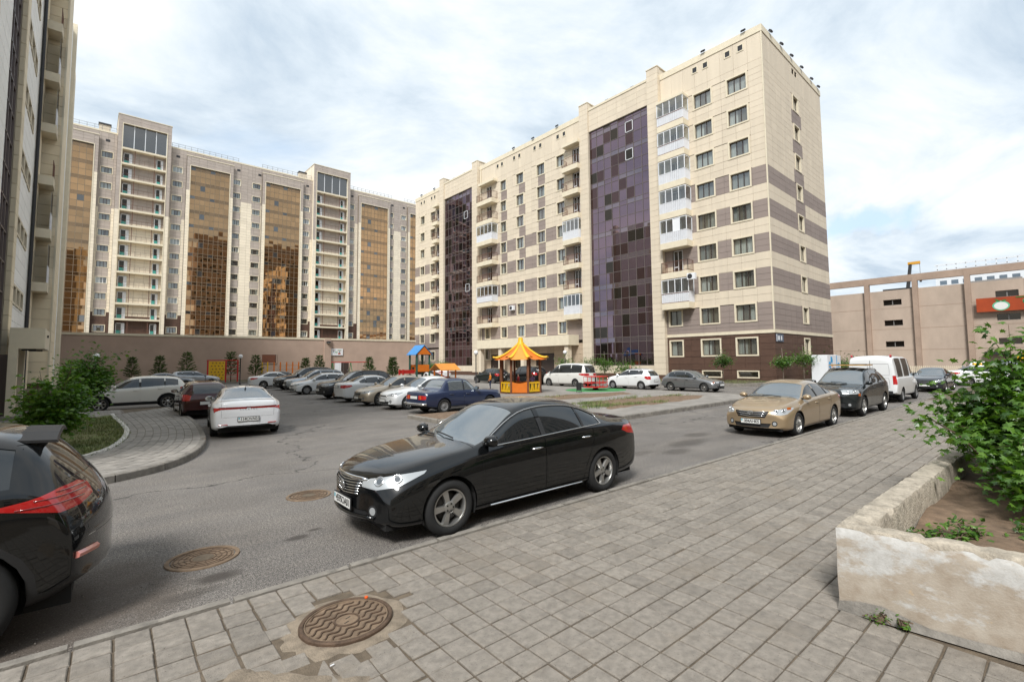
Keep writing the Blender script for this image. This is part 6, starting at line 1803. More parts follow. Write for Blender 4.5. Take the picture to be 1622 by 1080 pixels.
        if txt:
            tx_ = MB(); add_text(tx_, txt, .115, c+d*.001+rt3*.03, rt3, (0, 0, 1), .0012, .001, .86); add('lettering', tx_, INK, po)
            bl = MB().add([c+d*.0015+rt3*a+Vector((0, 0, b)) for a, b in ((-.25, .0), (-.215, .0), (-.215, .045), (-.25, .045))], [(0, 1, 2, 3)]); add('flag', bl, PLATEB, po)
    pl_ = plates or (None, None)
    if pl_[0] is not None: plate(False, pl_[0], S['plate'][0] if not opts.get('platez') else opts['platez'][0])
    if pl_[1] is not None: plate(True, pl_[1], S['plate'][1] if not opts.get('platez') else opts['platez'][1])
    # ---- grille bars, fog lamps, lamp lenses
    nb = opts.get('bars', 2); gz0, gz1 = S['grille'][2][1], S['grille'][0][1]; gy = S['grille'][0][0]*-1
    gw0 = abs(S['grille'][0][0]); gw1 = abs(S['grille'][2][0])
    for i in range(nb):
        f = (i+.5)/nb; z = gz0+(gz1-gz0)*f; wd = (gw1+(gw0-gw1)*f)*.97
        pp = [front_pt(y*sy, z+opts.get('barv', 0)*abs(y)/wd, False, -.004) for y in [wd*q for q in (-1, -.66, -.33, 0, .33, .66, 1)]]
        pp = [P3(p) for p in pp if p]
        if len(pp) > 3: add('grille_bar', MB().tube(pp, opts.get('barr', .008), 6), opts.get('bar_mat') or CHROME, smooth=True)
    if S.get('fog'):
        for s in (1, -1):
            p = front_pt(s*S['fog'][0]*sy, S['fog'][1], False)
            if p:
                n_ = nrm_at(p); c = P3(p); n3 = Vector((-n_.x, -n_.y, n_.z))
                fo2 = add('fog_lamp', MB().cyl(c-n3*.03, c+n3*.002, .07, n=16), PLAST); add('lens', MB().cyl(c-n3*.02, c+n3*.005, .045, n=16), HEADL, fo2)
    for s in (1, -1):
        hp = S['hl']; tcs = opts.get('lens', ((-.08, .0), (.12, .02)))
        for (ta, dz) in tcs:
            zc = sum(p[1] for p in hp)/len(hp)+dz
            # point on the corner: t = (x-(hw-|y|))/sqrt2, cast along the corner diagonal
            o_ = Vector((0, s*hw2, zc*sz))+Vector((T45, s*T45, 0))*(ta*sx)
            p = ray(o_+Vector((-T45, s*T45, 0))*2, (T45, -s*T45, 0))
            if p:
                n_ = nrm_at(p); c = P3(p); n3 = Vector((-n_.x, -n_.y, n_.z)); rr_ = .052 if lvl > 1 else .045
                lo_ = made.get('headlight', [None])[0]
                q = add('lamp_lens', MB().cyl(c-n3*.01, c+n3*.006, rr_*.72, rr_*.66, n=18), opts.get('lens_mat') or LENSD)
                a3 = n3.orthogonal().normalized(); b3 = n3.cross(a3)
                add('lamp_bezel', MB().tube([c+n3*.004+(a3*math.cos(t)+b3*math.sin(t))*rr_ for t in [k_*2*math.pi/18 for k_ in range(18)]], .009, 6, closed=True), CHROME, q, smooth=True)
    if S.get('amber') or opts.get('amber'):
        for s in (1, -1):
            ta = S['hl'][3][0]+.05; zc = (S['hl'][3][1]+S['hl'][2][1])/2+opts.get('amber_dz', 0)
            o_ = Vector((0, s*hw2, zc*sz))+Vector((T45, s*T45, 0))*(opts.get('amber_t', ta)*sx); p = ray(o_+Vector((-T45, s*T45, 0))*2, (T45, -s*T45, 0))
            if p:
                n_ = nrm_at(p); n3 = Vector((-n_.x, -n_.y, n_.z)); c = P3(p); tt = n3.cross(Vector((0, 0, 1))).normalized(); uu = Vector((0, 0, 1)); hh_ = .05
                add('indicator', MB().add([c+n3*.008+tt*a*.07+uu*b*hh_ for a, b in ((-1, -1), (1, -1), (1, 1), (-1, 1))], [(0, 1, 2, 3), (3, 2, 1, 0)]), AMBER)
    if S.get('rails') and not opts.get('norails'):
        for s in (1, -1):
            pp = []
            for i in range(7):
                x = S['rooff']+.15+(S['roofr']-.15-S['rooff']-.15)*i/6; y = s*(F['wr'](x)*hw-.02)*sy; p = ray((x*sx, y, 3), (0, 0, -1))
                if p: pp.append(P3(p+Vector((0, 0, .045 if 0 < i < 6 else .0))))
            if len(pp) > 3: add('roof_rail', MB().tube(pp, .016, 6), opts.get('rail_mat') or PLAST, smooth=True)
    if S.get('bumpers'):
        for rear in (False, True):
            pp = []
            for y in (-.98, -.9, -.5, 0, .5, .9, .98):
                p = front_pt(y*hw2*.94, .42, rear)
                if p: pp.append(P3(p)+Vector((.06 if not rear else -.06, 0, 0)) if abs(y) < .95 else P3(p)+Vector((-.04 if not rear else .04, (.05 if P3(p).y > 0 else -.05), 0)))
            if len(pp) > 3: add('bumper', MB().tube(pp, .055, 8), CHROME if rear else PLAST, smooth=True)
    if S.get('rearleaf'):
        # rear doors of the van with blank panels and a centre seam
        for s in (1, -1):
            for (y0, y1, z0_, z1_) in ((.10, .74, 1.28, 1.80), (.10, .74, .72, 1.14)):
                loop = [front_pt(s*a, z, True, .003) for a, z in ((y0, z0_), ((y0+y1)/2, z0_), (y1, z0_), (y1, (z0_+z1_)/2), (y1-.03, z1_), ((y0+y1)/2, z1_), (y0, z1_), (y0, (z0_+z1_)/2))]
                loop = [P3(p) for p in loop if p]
                if len(loop) > 5: add('panel_edge', MB().tube(loop, .009, 4, closed=True), mat('painted groove shade', (0.35, 0.35, 0.36), .6))  # grey tubes carry the shade of the panel grooves in their colour
        sm_ = [p for p in [front_pt(0.0, z, True, .004) for z in (.60, .9, 1.2, 1.5, 1.8, 1.95)] if p]
        if len(sm_) > 2: add('door_seam', MB().tube([P3(p) for p in sm_], .012, 4), PLAST)
        add('rear_bumper', MB().bbox(-L2/2-.06, -L2/2+.05, -.85, .85, .40, .56, .02), PLAST)
        for s in (1, -1): add('marker_lamp', MB().cyl((-L2/2+.25, s*.78, 2.12*sz), (-L2/2+.2, s*.78, 2.2*sz), .05, n=8), TAILR)
    rootn['_fp'] = 0
    del rootn['_fp']
    bm.free(); bpy.data.meshes.remove(sm)
    return dict(root=rootn, ray=ray, P3=P3, side=side_pt, front=front_pt, nrm=nrm_at, add=add, L=L2, W=hw2*2, S=S, sx=sx, sy=sy, sz=sz, F=F, hw=hw)

_proto = {}
def repeat(label, arch, dims, pos, heading, pnt, wheel='multi', glass=None, name='parked_car', cat='car', plates=None, bar_mat=None, lvl=1, opts=None):
    """further cars of a body style: copies of the first one with all its parts, other size and paint"""
    S = ARCH[arch]; key = (arch, wheel)
    if key not in _proto:
        c = car(label, arch, (S['L'], S['W'], S['H'], S['r']), pos, heading, pnt, 1, wheel, name=name, glass=glass, plates=('', ''), cat=cat, opts=opts or dict(bars=2))
        _proto[key] = (c, pnt); o = c['root']
    else:
        src, p0 = _proto[key]; c = dict(src)
        o = copy_tree(src['root']); o.name = name; o['label'] = label; o['category'] = cat; c['root'] = o
        def recol(ob):
            for ch in ob.children:
                if ch.type == 'MESH' and ch.data.materials and ch.data.materials[0] is p0:
                    ch.material_slots[0].link = 'OBJECT'; ch.material_slots[0].material = pnt
                recol(ch)
        recol(o)
        o.location = (pos[0], pos[1], 0); o.rotation_euler = (0, 0, R(heading))
        c['add'] = lambda nm, mb_, m_, par=None, **k_: mb_.build(nm, m_, par or o, local=True, **k_)
    o.scale = (dims[0]/S['L'], dims[1]/S['W'], dims[2]/S['H'])
    return c

BLACKP = paint('black', (0.004, 0.0045, 0.005), 0.0, 0.25)
WHITEP = paint('white', (0.72, 0.73, 0.73)); GOLDP = paint('champagne', (0.36, 0.265, 0.16), 0.55, 0.38)
C1 = car('black saloon with five-spoke wheels parked alone by the near kerb', 'sedan', (4.96, 1.86, 1.54, .335), (4.83, 5.97), 178.4, BLACKP, 2, 'five', chrome=True, plates=('459SOA01', '459SOA01'),
    opts=dict(bars=6, barr=.008, barv=.02, handle_mat=CHROME))
def emblem(c, z, r=.06):
    p = c['front'](0, z, False, .012); q = c['P3'](p); mb_ = MB()
    for a, b in ((1, .68), (.38, .66), (.9, .3)):
        dz = .18*r if (a, b) == (.9, .3) else 0
        mb_.tube([q+Vector((.006, r*a*math.cos(t), r*b*math.sin(t)+(r*.3 if b == .3 else 0))) for t in [k_*2*math.pi/20 for k_ in range(20)]], .007, 5, closed=True)
    c['add']('emblem', mb_, CHROME, smooth=True)
emblem(C1, .605, .075)
gp = [C1['front'](y, .705+.006*(1-abs(y)/.44), False, .006) for y in [-.46+.092*i for i in range(11)]]
C1['add']('grille_moulding', MB().tube([C1['P3'](p) for p in gp if p], [.012]+[.022]*(len([p for p in gp if p])-2)+[.012], 8), CHROME, smooth=True)
for s in (1, -1):
    pp = [C1['side'](x, .235, s, .004) for x in (1.55, 2.0, 2.5, 3.0, 3.25)]
    C1['add']('sill_trim', MB().tube([C1['P3'](p) for p in pp if p], .010, 5), CHROME)
lip = [C1['front'](y, .315, False, .01) for y in [-.62+.124*i for i in range(11)]]
C1['add']('front_lip', MB().tube([C1['P3'](p) for p in lip if p], .022, 6), BLACKP, smooth=True)
# ---------------------------------------------------------------- the other cars
C2 = car('champagne gold saloon with chrome grille parked by the near kerb', 'sedan', (4.825, 1.82, 1.47, .325), (15.62, 5.58), 178.2, GOLDP, 2, 'multi', plates=('084AHI05', '084AHI05'),
    opts=dict(bars=3, barr=.010, barv=.03, amber=True, amber_t=.30, amber_dz=.05, arch=dict(grille=[(-.46,.695),(.46,.695),(.36,.53),(-.36,.53)], hl=[(-.20,.63),(.0,.60),(.2,.635),(.47,.755),(.47,.79),(.1,.765),(-.1,.73),(-.20,.685)])))
emblem(C2, .655, .07)
gr = MB()
C3 = car('dark off-roader with amber indicators and a timber load on its roof rails', 'suv', (4.667, 1.87, 1.72, .365), (21.85, 5.5), 178.2, paint('dark green black', (0.010, 0.013, 0.014)), 2, 'multi', plates=('', ''),
    opts=dict(bars=0, amber=True, amber_t=.30, amber_dz=-.04, lens_mat=HEADL, arch=dict(clad=False, hl=[(-.26,.80),(-.02,.80),(.16,.80),(.34,.82),(.34,.93),(.1,.94),(-.16,.94),(-.26,.92)], grille=[(-.20,.92),(.20,.92),(.19,.78),(-.19,.78)]), rail_mat=PLAST))
pl = root('roof_planks', (21.85, 5.5, 1.72), 'yellow timber planks tied on the roof of the dark off-roader', 'planks', rz=R(178.2))
for i in range(4): MB().bbox(-1.15, .05, -.6+i*.31, -.6+i*.31+.27, .075, .115, .005).build('plank', mat('yellow timber', (0.45, 0.26, 0.08), 0.7, var=.2, scale=5), pl, local=True)
for i in (0, 1): MB().box(-1.0+i*.75, -.95+i*.75, -.62, .64, .115, .125).build('strap', PLAST, pl, local=True)
C4 = car('white panel van seen from its blank rear doors, standing behind the dark off-roader', 'van', (4.84, 2.07, 2.2, .34), (29.35, 5.75), -1.8, WHITEP, 2, 'steel', name='delivery_van', cat='van', opts=dict(skirt=False, mirror_mat=PLAST))
C5 = repeat('dark grey saloon facing the white van', 'sedan', (4.66, 1.76, 1.45, .32), (38.7, 5.1), 178, paint('dark slate', (0.03, 0.033, 0.04), .5), 'multi')
C6 = car('white taxi saloon with door lettering and a yellow roof sign', 'sedan', (4.55, 1.76, 1.50, .31), (46.8, 3.2), -66, WHITEP, 1, 'multi', name='taxi', cat='taxi', opts=dict(bars=1))
tq = MB().bbox(-.32, .12, -.16, .16, 0, .14, .03)
p_ = C6['ray']((2.6, 0, 3), (0, 0, -1)); tq.xform(Matrix.Translation(C6['P3'](p_)-Vector((0, 0, .01)))); C6['add']('roof_sign', tq, mat('taxi yellow', (0.75, 0.45, 0.02), 0.4))
def side_text(C, txt, x, z, size, m_, s=-1):
    p = C['side'](x, z, s, .006)
    if p is None: return
    n_ = C['nrm'](p); q = C['P3'](p); n3 = Vector((-n_.x, -n_.y, n_.z)); upv = Vector((0, 0, 1)); rt3 = upv.cross(n3).normalized()
    tx_ = MB(); add_text(tx_, txt, size, q, rt3, n3.cross(rt3), .003); C['add']('door_lettering', tx_, m_)
for s in (1, -1):
    pr = mat('print red', (0.5, 0.12, 0.08))
    for x0, x1, z, m_ in ((1.2, 3.4, .80, pr), (1.6, 2.3, .62, mat('print grey', (0.12, 0.12, 0.12), .5)), (2.7, 3.2, .62, mat('print green', (0.12, 0.35, 0.1)))):
        pts = [C6['side'](x0+(x1-x0)*i/8, z+.02*math.sin(i*2.1), s, .006) for i in range(9)]
        C6['add']('door_stripe', MB().tube([C6['P3'](p) for p in pts if p], .02, 4), m_)
C7 = car('white crossover parked in front of the market wall', 'suv', (4.5, 1.82, 1.66), (60, 4.6), 10, WHITEP, 1, 'multi')
C8 = repeat('dark blue off-roader parked beside the white crossover near the market', 'suv', (4.8, 1.9, 1.8), (69, 2.8), 170, paint('navy', (0.012, 0.02, 0.045), .3), 'dark')
C9 = repeat('red hatchback parked between the white crossover and the market wall', 'hatch', (4.0, 1.7, 1.5), (66, 4.5), 20, paint('red', (0.28, 0.012, 0.012)), 'multi')
C10 = car('white saloon parked beyond the taxi', 'sedan', (4.5, 1.76, 1.47), (55.5, 2.2), -40, WHITEP, 1, 'multi')
# row in front of the playground, parked nose or tail to the road
LADA = car('dark blue boxy old saloon at the end of the parked row, tail out', 'box', (4.13, 1.62, 1.44, .30), (11.95, 18.1), 2, paint('old navy', (0.012, 0.022, 0.06), 0.0, .4), 1, 'steel', plates=('', ''), glass=CLITE, opts=dict(platez=(.46, .68), mirror_mat=PLAST, bars=4))
for s in (1, -1):
    p = LADA['front'](s*.46, .68, True, .012); q = LADA['P3'](p)
    LADA['add']('reverse_lamp', MB().box(q.x-.004, q.x+.004, q.y-.05, q.y+.05, q.z-.07, q.z+.07), mat('orange lamp', (0.6, 0.12, 0.02), .25, coat=1))
CW1 = car('clean white saloon with multi-spoke wheels, nose out next to the blue boxy car', 'sedan', (4.39, 1.70, 1.467, .31), (12.0, 20.75), 180, WHITEP, 1, 'multi', plates=('', ''), opts=dict(bars=2, bar_mat=CHROME, arch=dict(grille=[(-.42,.66),(.42,.66),(.40,.59),(-.40,.59)])))
CB1 = repeat('beige saloon with chrome grille, nose out in the parked row', 'sedan', (4.37, 1.70, 1.47, .31), (11.95, 23.55), 180, paint('beige', (0.42, 0.36, 0.28), .45, .38), 'multi')
CA1 = car('white saloon with a damaged rear bumper, tail out in the parked row', 'sedan', (4.37, 1.70, 1.45, .31), (12.1, 26.6), 0, WHITEP, 1, 'dark', plates=('', ''))
db = MB()
for a, b in ((.30, .40), (.46, .48), (.60, .44), (.52, .34), (.40, .33)):
    p = CA1['front'](-a, b, True, .012)
    if p: q = CA1['P3'](p); db.box(q.x-.02, q.x+.006, q.y-.06, q.y+.06, q.z-.05, q.z+.05)
if db.f: CA1['add']('bumper_damage', db, mat('broken bumper', (0.12, 0.075, 0.05), .9), kind='stuff')
repeat('black crossover with a dusty grey bonnet, nose out in the parked row', 'suv', (4.6, 1.85, 1.69, .36), (12.4, 30.0), 180, paint('dusty black', (0.018, 0.018, 0.019), 0, .45), 'multi')
car('small white hatchback with plain wheels in the parked row', 'hatch', (3.97, 1.68, 1.46, .30), (12.3, 36.0), 180, WHITEP, 1, 'steel', plates=('', ''), opts=dict(bars=1))
repeat('pale blue-silver estate crossover with roof rails in the parked row', 'suv', (4.56, 1.78, 1.67, .35), (13.2, 39.7), 180, paint('silver blue', (0.40, 0.44, 0.48), .6, .35), 'multi')
car('large black off-roader with a tall bonnet in the parked row', 'suv', (4.95, 1.97, 1.86, .40), (13.6, 43.3), 180, BLACKP, 1, 'multi', plates=('', ''), opts=dict(arch=dict(clad=False), bars=3))
car('white saloon parked tail out beyond the large black off-roader', 'sedan', (4.5, 1.76, 1.45), (12.6, 48.2), 0, WHITEP, 1, 'multi')
repeat('dark grey saloon at the far end of the parked row', 'sedan', (4.5, 1.76, 1.45), (13.4, 51.4), 180, paint('graphite', (0.03, 0.03, 0.032), .4), 'multi')
# left-hand group
C20 = car('white crossover with black wheel-arch trim standing across the lawn path', 'suv', (4.32, 1.78, 1.61, .335), (1.78, 30.95), 180, paint('ivory', (0.68, 0.665, 0.61)), 2, 'multi', plates=('', ''), glass=CGLASS, opts=dict(bars=2, norails=True))
ELW = paint('bright white', (0.76, 0.77, 0.79))
C21 = car('white saloon with a full-width rear light bar parked by the curved kerb', 'elantra', (4.65, 1.825, 1.43, .325), (3.78, 18.3), 82.5, ELW, 2, 'dark', plates=('114OVA01', '114OVA01'), opts=dict(rear_glass=CLITE, lens=()))
lb_ = [C21['front'](y, .905, True, .006) for y in [-.72+.12*i for i in range(13)]]
C21['add']('light_bar', MB().tube([C21['P3'](p) for p in lb_ if p], .016, 6), TAILD, smooth=True)
p = C21['front'](0, .845, True, .008)
tx_ = MB(); add_text(tx_, 'ELANTRA', .05, C21['P3'](p)-Vector((.004, 0, 0)), (0, -1, 0), (0, 0, 1), .002, 0, 2.4); C21['add']('lettering', tx_, CHROME)
for s in (1, -1):
    pp = [C21['front'](s*y, .41, True, .006) for y in (.50, .58, .66, .72)]
    C21['add']('reflector', MB().tube([C21['P3'](q) for q in pp if q], .014, 5), TAILR)
fin = C21['ray']((3.35*C21['sx'], 0, 3), (0, 0, -1)); q = C21['P3'](fin)
C21['add']('roof_antenna', MB().add([q+Vector((.09, 0, -.01)), q+Vector((-.07, .025, -.01)), q+Vector((-.07, -.025, -.01)), q+Vector((-.08, 0, .075))], [(0, 1, 3), (0, 3, 2), (1, 2, 3)]), PLAST)
C22 = repeat('maroon hatchback parked ahead of the white saloon with the light bar', 'hatch', (4.2, 1.72, 1.47, .31), (3.62, 24.9), 88, paint('maroon', (0.045, 0.008, 0.008), .3), 'multi', glass=CGLASS)
am = C22['ray']((2.9, 0, 3), (0, 0, -1)); q = C22['P3'](am); C22['add']('antenna', MB().tube([q, q+Vector((-.12, 0, .3))], .008, 5), PLAST)
repeat('grey saloon parked along the tan wall behind the white crossover', 'sedan', (4.55, 1.76, 1.43), (5.6, 58.0), 0, paint('mid grey', (0.12, 0.13, 0.145), .5), 'multi')
repeat('silver estate parked along the tan wall next to the grey saloon', 'wagon', (4.5, 1.76, 1.55), (8.2, 61.0), 0, paint('silver', (0.36, 0.37, 0.38), .6), 'multi')
# cars along the road in front of the cream block
car('white family van with a red tail lamp strip parked before the cream block entrance', 'minivan', (4.84, 1.80, 1.93, .33), (29.35, 27.5), 92, paint('pearl white', (0.68, 0.67, 0.63)), 1, 'multi', plates=('', ''), name='minivan', cat='van')
car('white estate with roof rails parked between the white van and the grey hatchback', 'wagon', (4.08, 1.70, 1.50, .295), (29.75, 21.4), 91, WHITEP, 1, 'steel', plates=('', ''), opts=dict(tl_mat=TAILR))
car('grey angular hatchback with orange indicators, nose towards the block corner', 'wedge', (4.12, 1.65, 1.40, .29), (29.75, 16.5), -91, paint('mid silver', (0.20, 0.205, 0.21), .6), 1, 'multi', plates=('', ''), opts=dict(handle_mat=PLAST))
repeat('dark green hatchback parked behind the little pavilion', 'hatch', (4.2, 1.74, 1.48), (29.6, 38.4), 90, paint('dark green', (0.02, 0.028, 0.026), .3), 'multi')
car('black crossover parked behind the pavilion, tail to the white van', 'suv', (4.6, 1.85, 1.72), (29.6, 33.2), 90, BLACKP, 1, 'multi')
car('white saloon parked beyond the slide tower', 'sedan', (4.5, 1.76, 1.45), (33.5, 55), 90, WHITEP, 1, 'multi')
# the near dark crossover that leaves the frame on the left
C30 = car('black crossover with a swept red tail lamp and rear spoiler by the gutter dirt', 'suv', (4.86, 1.93, 1.68, .40), (-2.18, 6.28), 178.4, BLACKP, 2, 'five', glass=CGLASS,
    opts=dict(norails=True, arch=dict(clad=True, wb=2.80, tl=[(-.22,1.03),(-.02,.985),(.16,.975),(.34,1.03),(.47,1.07),(.47,1.075),(.3,1.105),(.1,1.15),(-.1,1.16),(-.22,1.12)], bowr=.30,
        belt=[(0,.62),(.1,.74),(.4,.86),(.9,.96),(1.4,1.03),(2.6,1.09),(3.6,1.15),(4.2,1.17),(4.45,1.10),(4.60,.76)], rearglass=[(-.62,1.20),(.62,1.20),(.52,1.48),(-.52,1.48)])))
for zz_, t0, t1 in ((1.045, -.1, .36), (1.09, -.16, .28), (1.125, -.18, .14)):
    pp = []
    for k_ in range(8):
        ta = t0+(t1-t0)*k_/7; T45_ = 1/math.sqrt(2)
        for s_ in (-1,):
            o_ = Vector((C30['L'], s_*C30['W']/2, zz_))+Vector((-T45_, s_*T45_, 0))*(ta*C30['sx']); p = C30['ray'](o_+Vector((T45_, s_*T45_, 0))*2, (-T45_, -s_*T45_, 0))
            if p: pp.append(C30['P3'](p+C30['nrm'](p)*.003))
    C30['add']('lamp_element', MB().tube(pp, .007, 5), TAILD, smooth=True)
    pp = []
    for k_ in range(8):
        ta = t0+(t1-t0)*k_/7
        o_ = Vector((C30['L'], C30['W']/2, zz_))+Vector((-T45_, T45_, 0))*(ta*C30['sx']); p = C30['ray'](o_+Vector((T45_, T45_, 0))*2, (-T45_, -T45_, 0))
        if p: pp.append(C30['P3'](p+C30['nrm'](p)*.003))
    C30['add']('lamp_element', MB().tube(pp, .007, 5), TAILD, smooth=True)
sp = MB(); pts_ = []
for y in (-.55, -.3, 0, .3, .55):
    p = C30['ray'](((4.02)*C30['sx'], y, 3), (0, 0, -1)); pts_.append(C30['P3'](p))
vs_ = []
for q in pts_: vs_ += [q+Vector((.25, 0, .02)), q+Vector((-.22, 0, -.012)), q+Vector((-.23, 0, -.035)), q+Vector((-.02, 0, -.02))]
fs_ = []
for i in range(4):
    for j in range(4): a = i*4+j; b = i*4+(j+1) % 4; fs_.append((a, b, b+4, a+4))
fs_ += [(3, 2, 1, 0), (16, 17, 18, 19)]
C30['add']('spoiler', MB().add(vs_, fs_), PLAST, smooth=False)
for s in (1, -1):
    pp = [C30['front'](s*y, .60+.06*(y-.60), True, .006) for y in (.58, .66, .74, .82)]
    C30['add']('reflector', MB().tube([C30['P3'](q) for q in pp if q], .028, 6), mat('pink reflector', (0.55, 0.20, 0.17), .2, coat=1))
# ---------------------------------------------------------------- manhole covers, planter, plants
RUST = mat('rusty cast iron', (0.105, 0.068, 0.045), 0.75, 0.25, var=0.35, scale=14, bump=0.4, bscale=90)
DUSTY = mat('dusty iron', (0.185, 0.13, 0.085), 0.9, 0.0, var=0.35, scale=9, bump=0.5, bscale=80)
mh = root('manhole_cover', (MHC.x, MHC.y, 0.078), 'rusty manhole cover with wavy ribs set in the near pavement', 'manhole cover', rz=R(20))
MB().lathe([(.315, -.05), (.315, .018), (.322, .022), (.340, .022), (.347, .014), (.347, -.05)], 48).build('ring', RUST, mh, local=True, auto=40)
MB().lathe([(.0001, .006), (.28, .006), (.298, .008), (.300, .017), (.309, .017), (.311, -.03)], 48).build('lid', DUSTY, mh, local=True, auto=40)
for k in range(-4, 5):
    y0 = k*.063
    if abs(y0) > .27: continue
    xm = math.sqrt(.293**2-y0**2); n = int(xm*2/.012); seg = []; runs = []
    for i in range(n+1):
        x = -xm+2*xm*i/n; y = y0+.017*math.sin(x*52)
        if x*x+y*y < .105**2 or x*x+y*y > .296**2:
            if len(seg) > 3: runs.append(seg)
            seg = []
        else: seg.append((x, y, .010))
    if len(seg) > 3: runs.append(seg)
    for r__ in runs: MB().tube(r__, .0075, 5).build('rib', RUST, mh, local=True, smooth=True)
MB().lathe([(.085, .005), (.085, .013), (.098, .013), (.1, .005)], 32).build('centre_ring', RUST, mh, local=True, auto=40)
MB().box(-.045, -.005, -.03, -.022, .004, .0075).box(.005, .05, .015, .023, .004, .0075).build('key_slot', INK, mh, local=True)
def road_cover(x, y, r_, label):
    o = root('manhole_cover', (x, y, 0.0), label, 'manhole cover')
    MB().lathe([(r_-.045, -.03), (r_-.045, .012), (r_-.005, .014), (r_, .004), (r_, -.03)], 44).build('ring', DUSTY, o, local=True, auto=40)
    MB().lathe([(.0001, .008), (r_-.06, .008), (r_-.055, -.02)], 44).build('lid', DUSTY, o, local=True, auto=40)
    for q in (.12, .17, .22, .265): MB().tube([((q)*math.cos(t), q*math.sin(t), .009) for t in [k_*2*math.pi/36 for k_ in range(36)]], .006, 4, closed=True).build('rib', RUST, o, local=True)
    for q in range(12):
        a = q*math.pi/6; MB().tube([(.11*math.cos(a), .11*math.sin(a), .009), ((r_-.06)*math.cos(a), (r_-.06)*math.sin(a), .009)], .004, 4).build('spoke', RUST, o, local=True)
    MB().lathe([(.0001, .016), (.085, .015), (.1, .008)], 24).build('centre', SAND, o, local=True, smooth=True)
road_cover(1.01, 6.47, .345, 'round ribbed manhole cover in the asphalt behind the black crossover')
road_cover(2.68, 8.27, .33, 'worn round manhole cover in the asphalt beyond the black saloon bonnet')
tag(MB().lathe([(.0001, .016), (.012, .015), (.015, .009), (.014, 0.0)], 14).build('bottle_cap', mat('orange plastic', (0.75, 0.10, 0.01), .4), loc=(1.83, 4.14, .098), smooth=True), 'small orange bottle cap on the rim of the wavy manhole cover', 'bottle cap')
tag(MB().cyl((-.012, 0, .006), (.014, .004, .006), .0045, n=8).build('cigarette_end', WFRAME, loc=(1.28, 3.42, .082)), 'white cigarette end between the slabs by the wavy manhole cover', 'cigarette end')

# --- concrete planter
def planter_mat():
    m = bpy.data.materials.new('flaking whitewash'); m.use_nodes = True; t = m.node_tree; p = t.nodes['Principled BSDF']
    g = nd(t, 'ShaderNodeNewGeometry'); sp_ = nd(t, 'ShaderNodeSeparateXYZ'); t.links.new(g.outputs['Position'], sp_.inputs[0])
    def nz(sc, det=6, st=(1, 1, 1), ro=.6):
        n = nd(t, 'ShaderNodeTexNoise'); n.inputs['Scale'].default_value = sc; n.inputs['Detail'].default_value = det; n.inputs['Roughness'].default_value = ro
        mpn = nd(t, 'ShaderNodeMapping'); mpn.inputs['Scale'].default_value = st; t.links.new(g.outputs['Position'], mpn.inputs[0]); t.links.new(mpn.outputs[0], n.inputs['Vector']); return n.outputs[0]
    def rp(s_, a, b, ca, cb):
        r = nd(t, 'ShaderNodeValToRGB'); r.color_ramp.elements[0].position = a; r.color_ramp.elements[1].position = b; r.color_ramp.elements[0].color = (*ca, 1); r.color_ramp.elements[1].color = (*cb, 1); t.links.new(s_, r.inputs[0]); return r.outputs[0]
    def mx_(f, a, b):
        x = nd(t, 'ShaderNodeMixRGB')
        for s_, i in ((f, 0), (a, 1), (b, 2)):
            if hasattr(s_, 'links'): t.links.new(s_, x.inputs[i])
            else: x.inputs[i].default_value = (*s_, 1)
        return x.outputs[0]
    plaster = rp(nz(7, 8), .3, .7, (.34, .275, .21), (.47, .415, .345))
    # whitewash rubbed off from the foot of the wall upwards, in brushed streaks
    ad_ = nd(t, 'ShaderNodeMath', operation='MULTIPLY_ADD'); ad_.inputs[1].default_value = .42; ad_.inputs[2].default_value = -.02
    t.links.new(sp_.outputs[2], ad_.inputs[0])
    su = nd(t, 'ShaderNodeMath', operation='ADD'); t.links.new(nz(2.6, 9, (1, 1, 2.2), .7), su.inputs[0]); t.links.new(ad_.outputs[0], su.inputs[1])
    wash = rp(su.outputs[0], .655, .755, (0, 0, 0), (1, 1, 1))
    c = mx_(wash, plaster, rp(nz(18, 5), .3, .7, (.46, .445, .415), (.60, .59, .565)))
    scr = rp(nz(5, 4, (6, 1.2, 1)), .70, .73, (0, 0, 0), (1, 1, 1)); c = mx_(scr, c, (.46, .36, .25))
    dirt = rp(nz(3.1, 8, (1, 1, 1.4), .65), .60, .75, (0, 0, 0), (.8, .8, .8)); c = mx_(dirt, c, (.27, .19, .12))
    t.links.new(c, p.inputs['Base Color']); p.inputs['Roughness'].default_value = .92
    b = nd(t, 'ShaderNodeBump'); b.inputs['Strength'].default_value = .3; b.inputs['Distance'].default_value = .012; t.links.new(nz(55, 5), b.inputs['Height']); t.links.new(b.outputs[0], p.inputs['Normal'])
    return m
PLM = planter_mat()
CONC = mat('raw chipped concrete', (0.40, 0.35, 0.28), .95, var=.3, scale=10, bump=.9, bscale=45)
pr_ = root('planter', (6.5, 0, 0.08), 'chipped whitewashed concrete planter on the pavement with a leafy maple bush', 'planter', world_children=True)
path = [(4.80, -2.4), (4.62, .45), (4.575, 1.0), (4.56, 1.29), (4.85, 1.285), (5.3, 1.27), (7.5, 1.19), (9.5, 1.10), (15, .86)]
inn = [(5.02, -2.4), (4.84, .45), (4.80, .9), (4.80, 1.06), (4.9, 1.06), (5.35, 1.045), (7.5, .97), (9.5, .88), (15, .64)]
dens = []
for i in range(len(path)-1):
    a, b = Vector(path[i]), Vector(path[i+1]); c, d = Vector(inn[i]), Vector(inn[i+1]); n = max(2, int((b-a).length/.04))
    for s_ in range(n): dens.append((a.lerp(b, s_/n), c.lerp(d, s_/n), (b-a).normalized()))
from mathutils import noise as mn
vs_ = []; fs_ = []; K = 14; mi_ = []
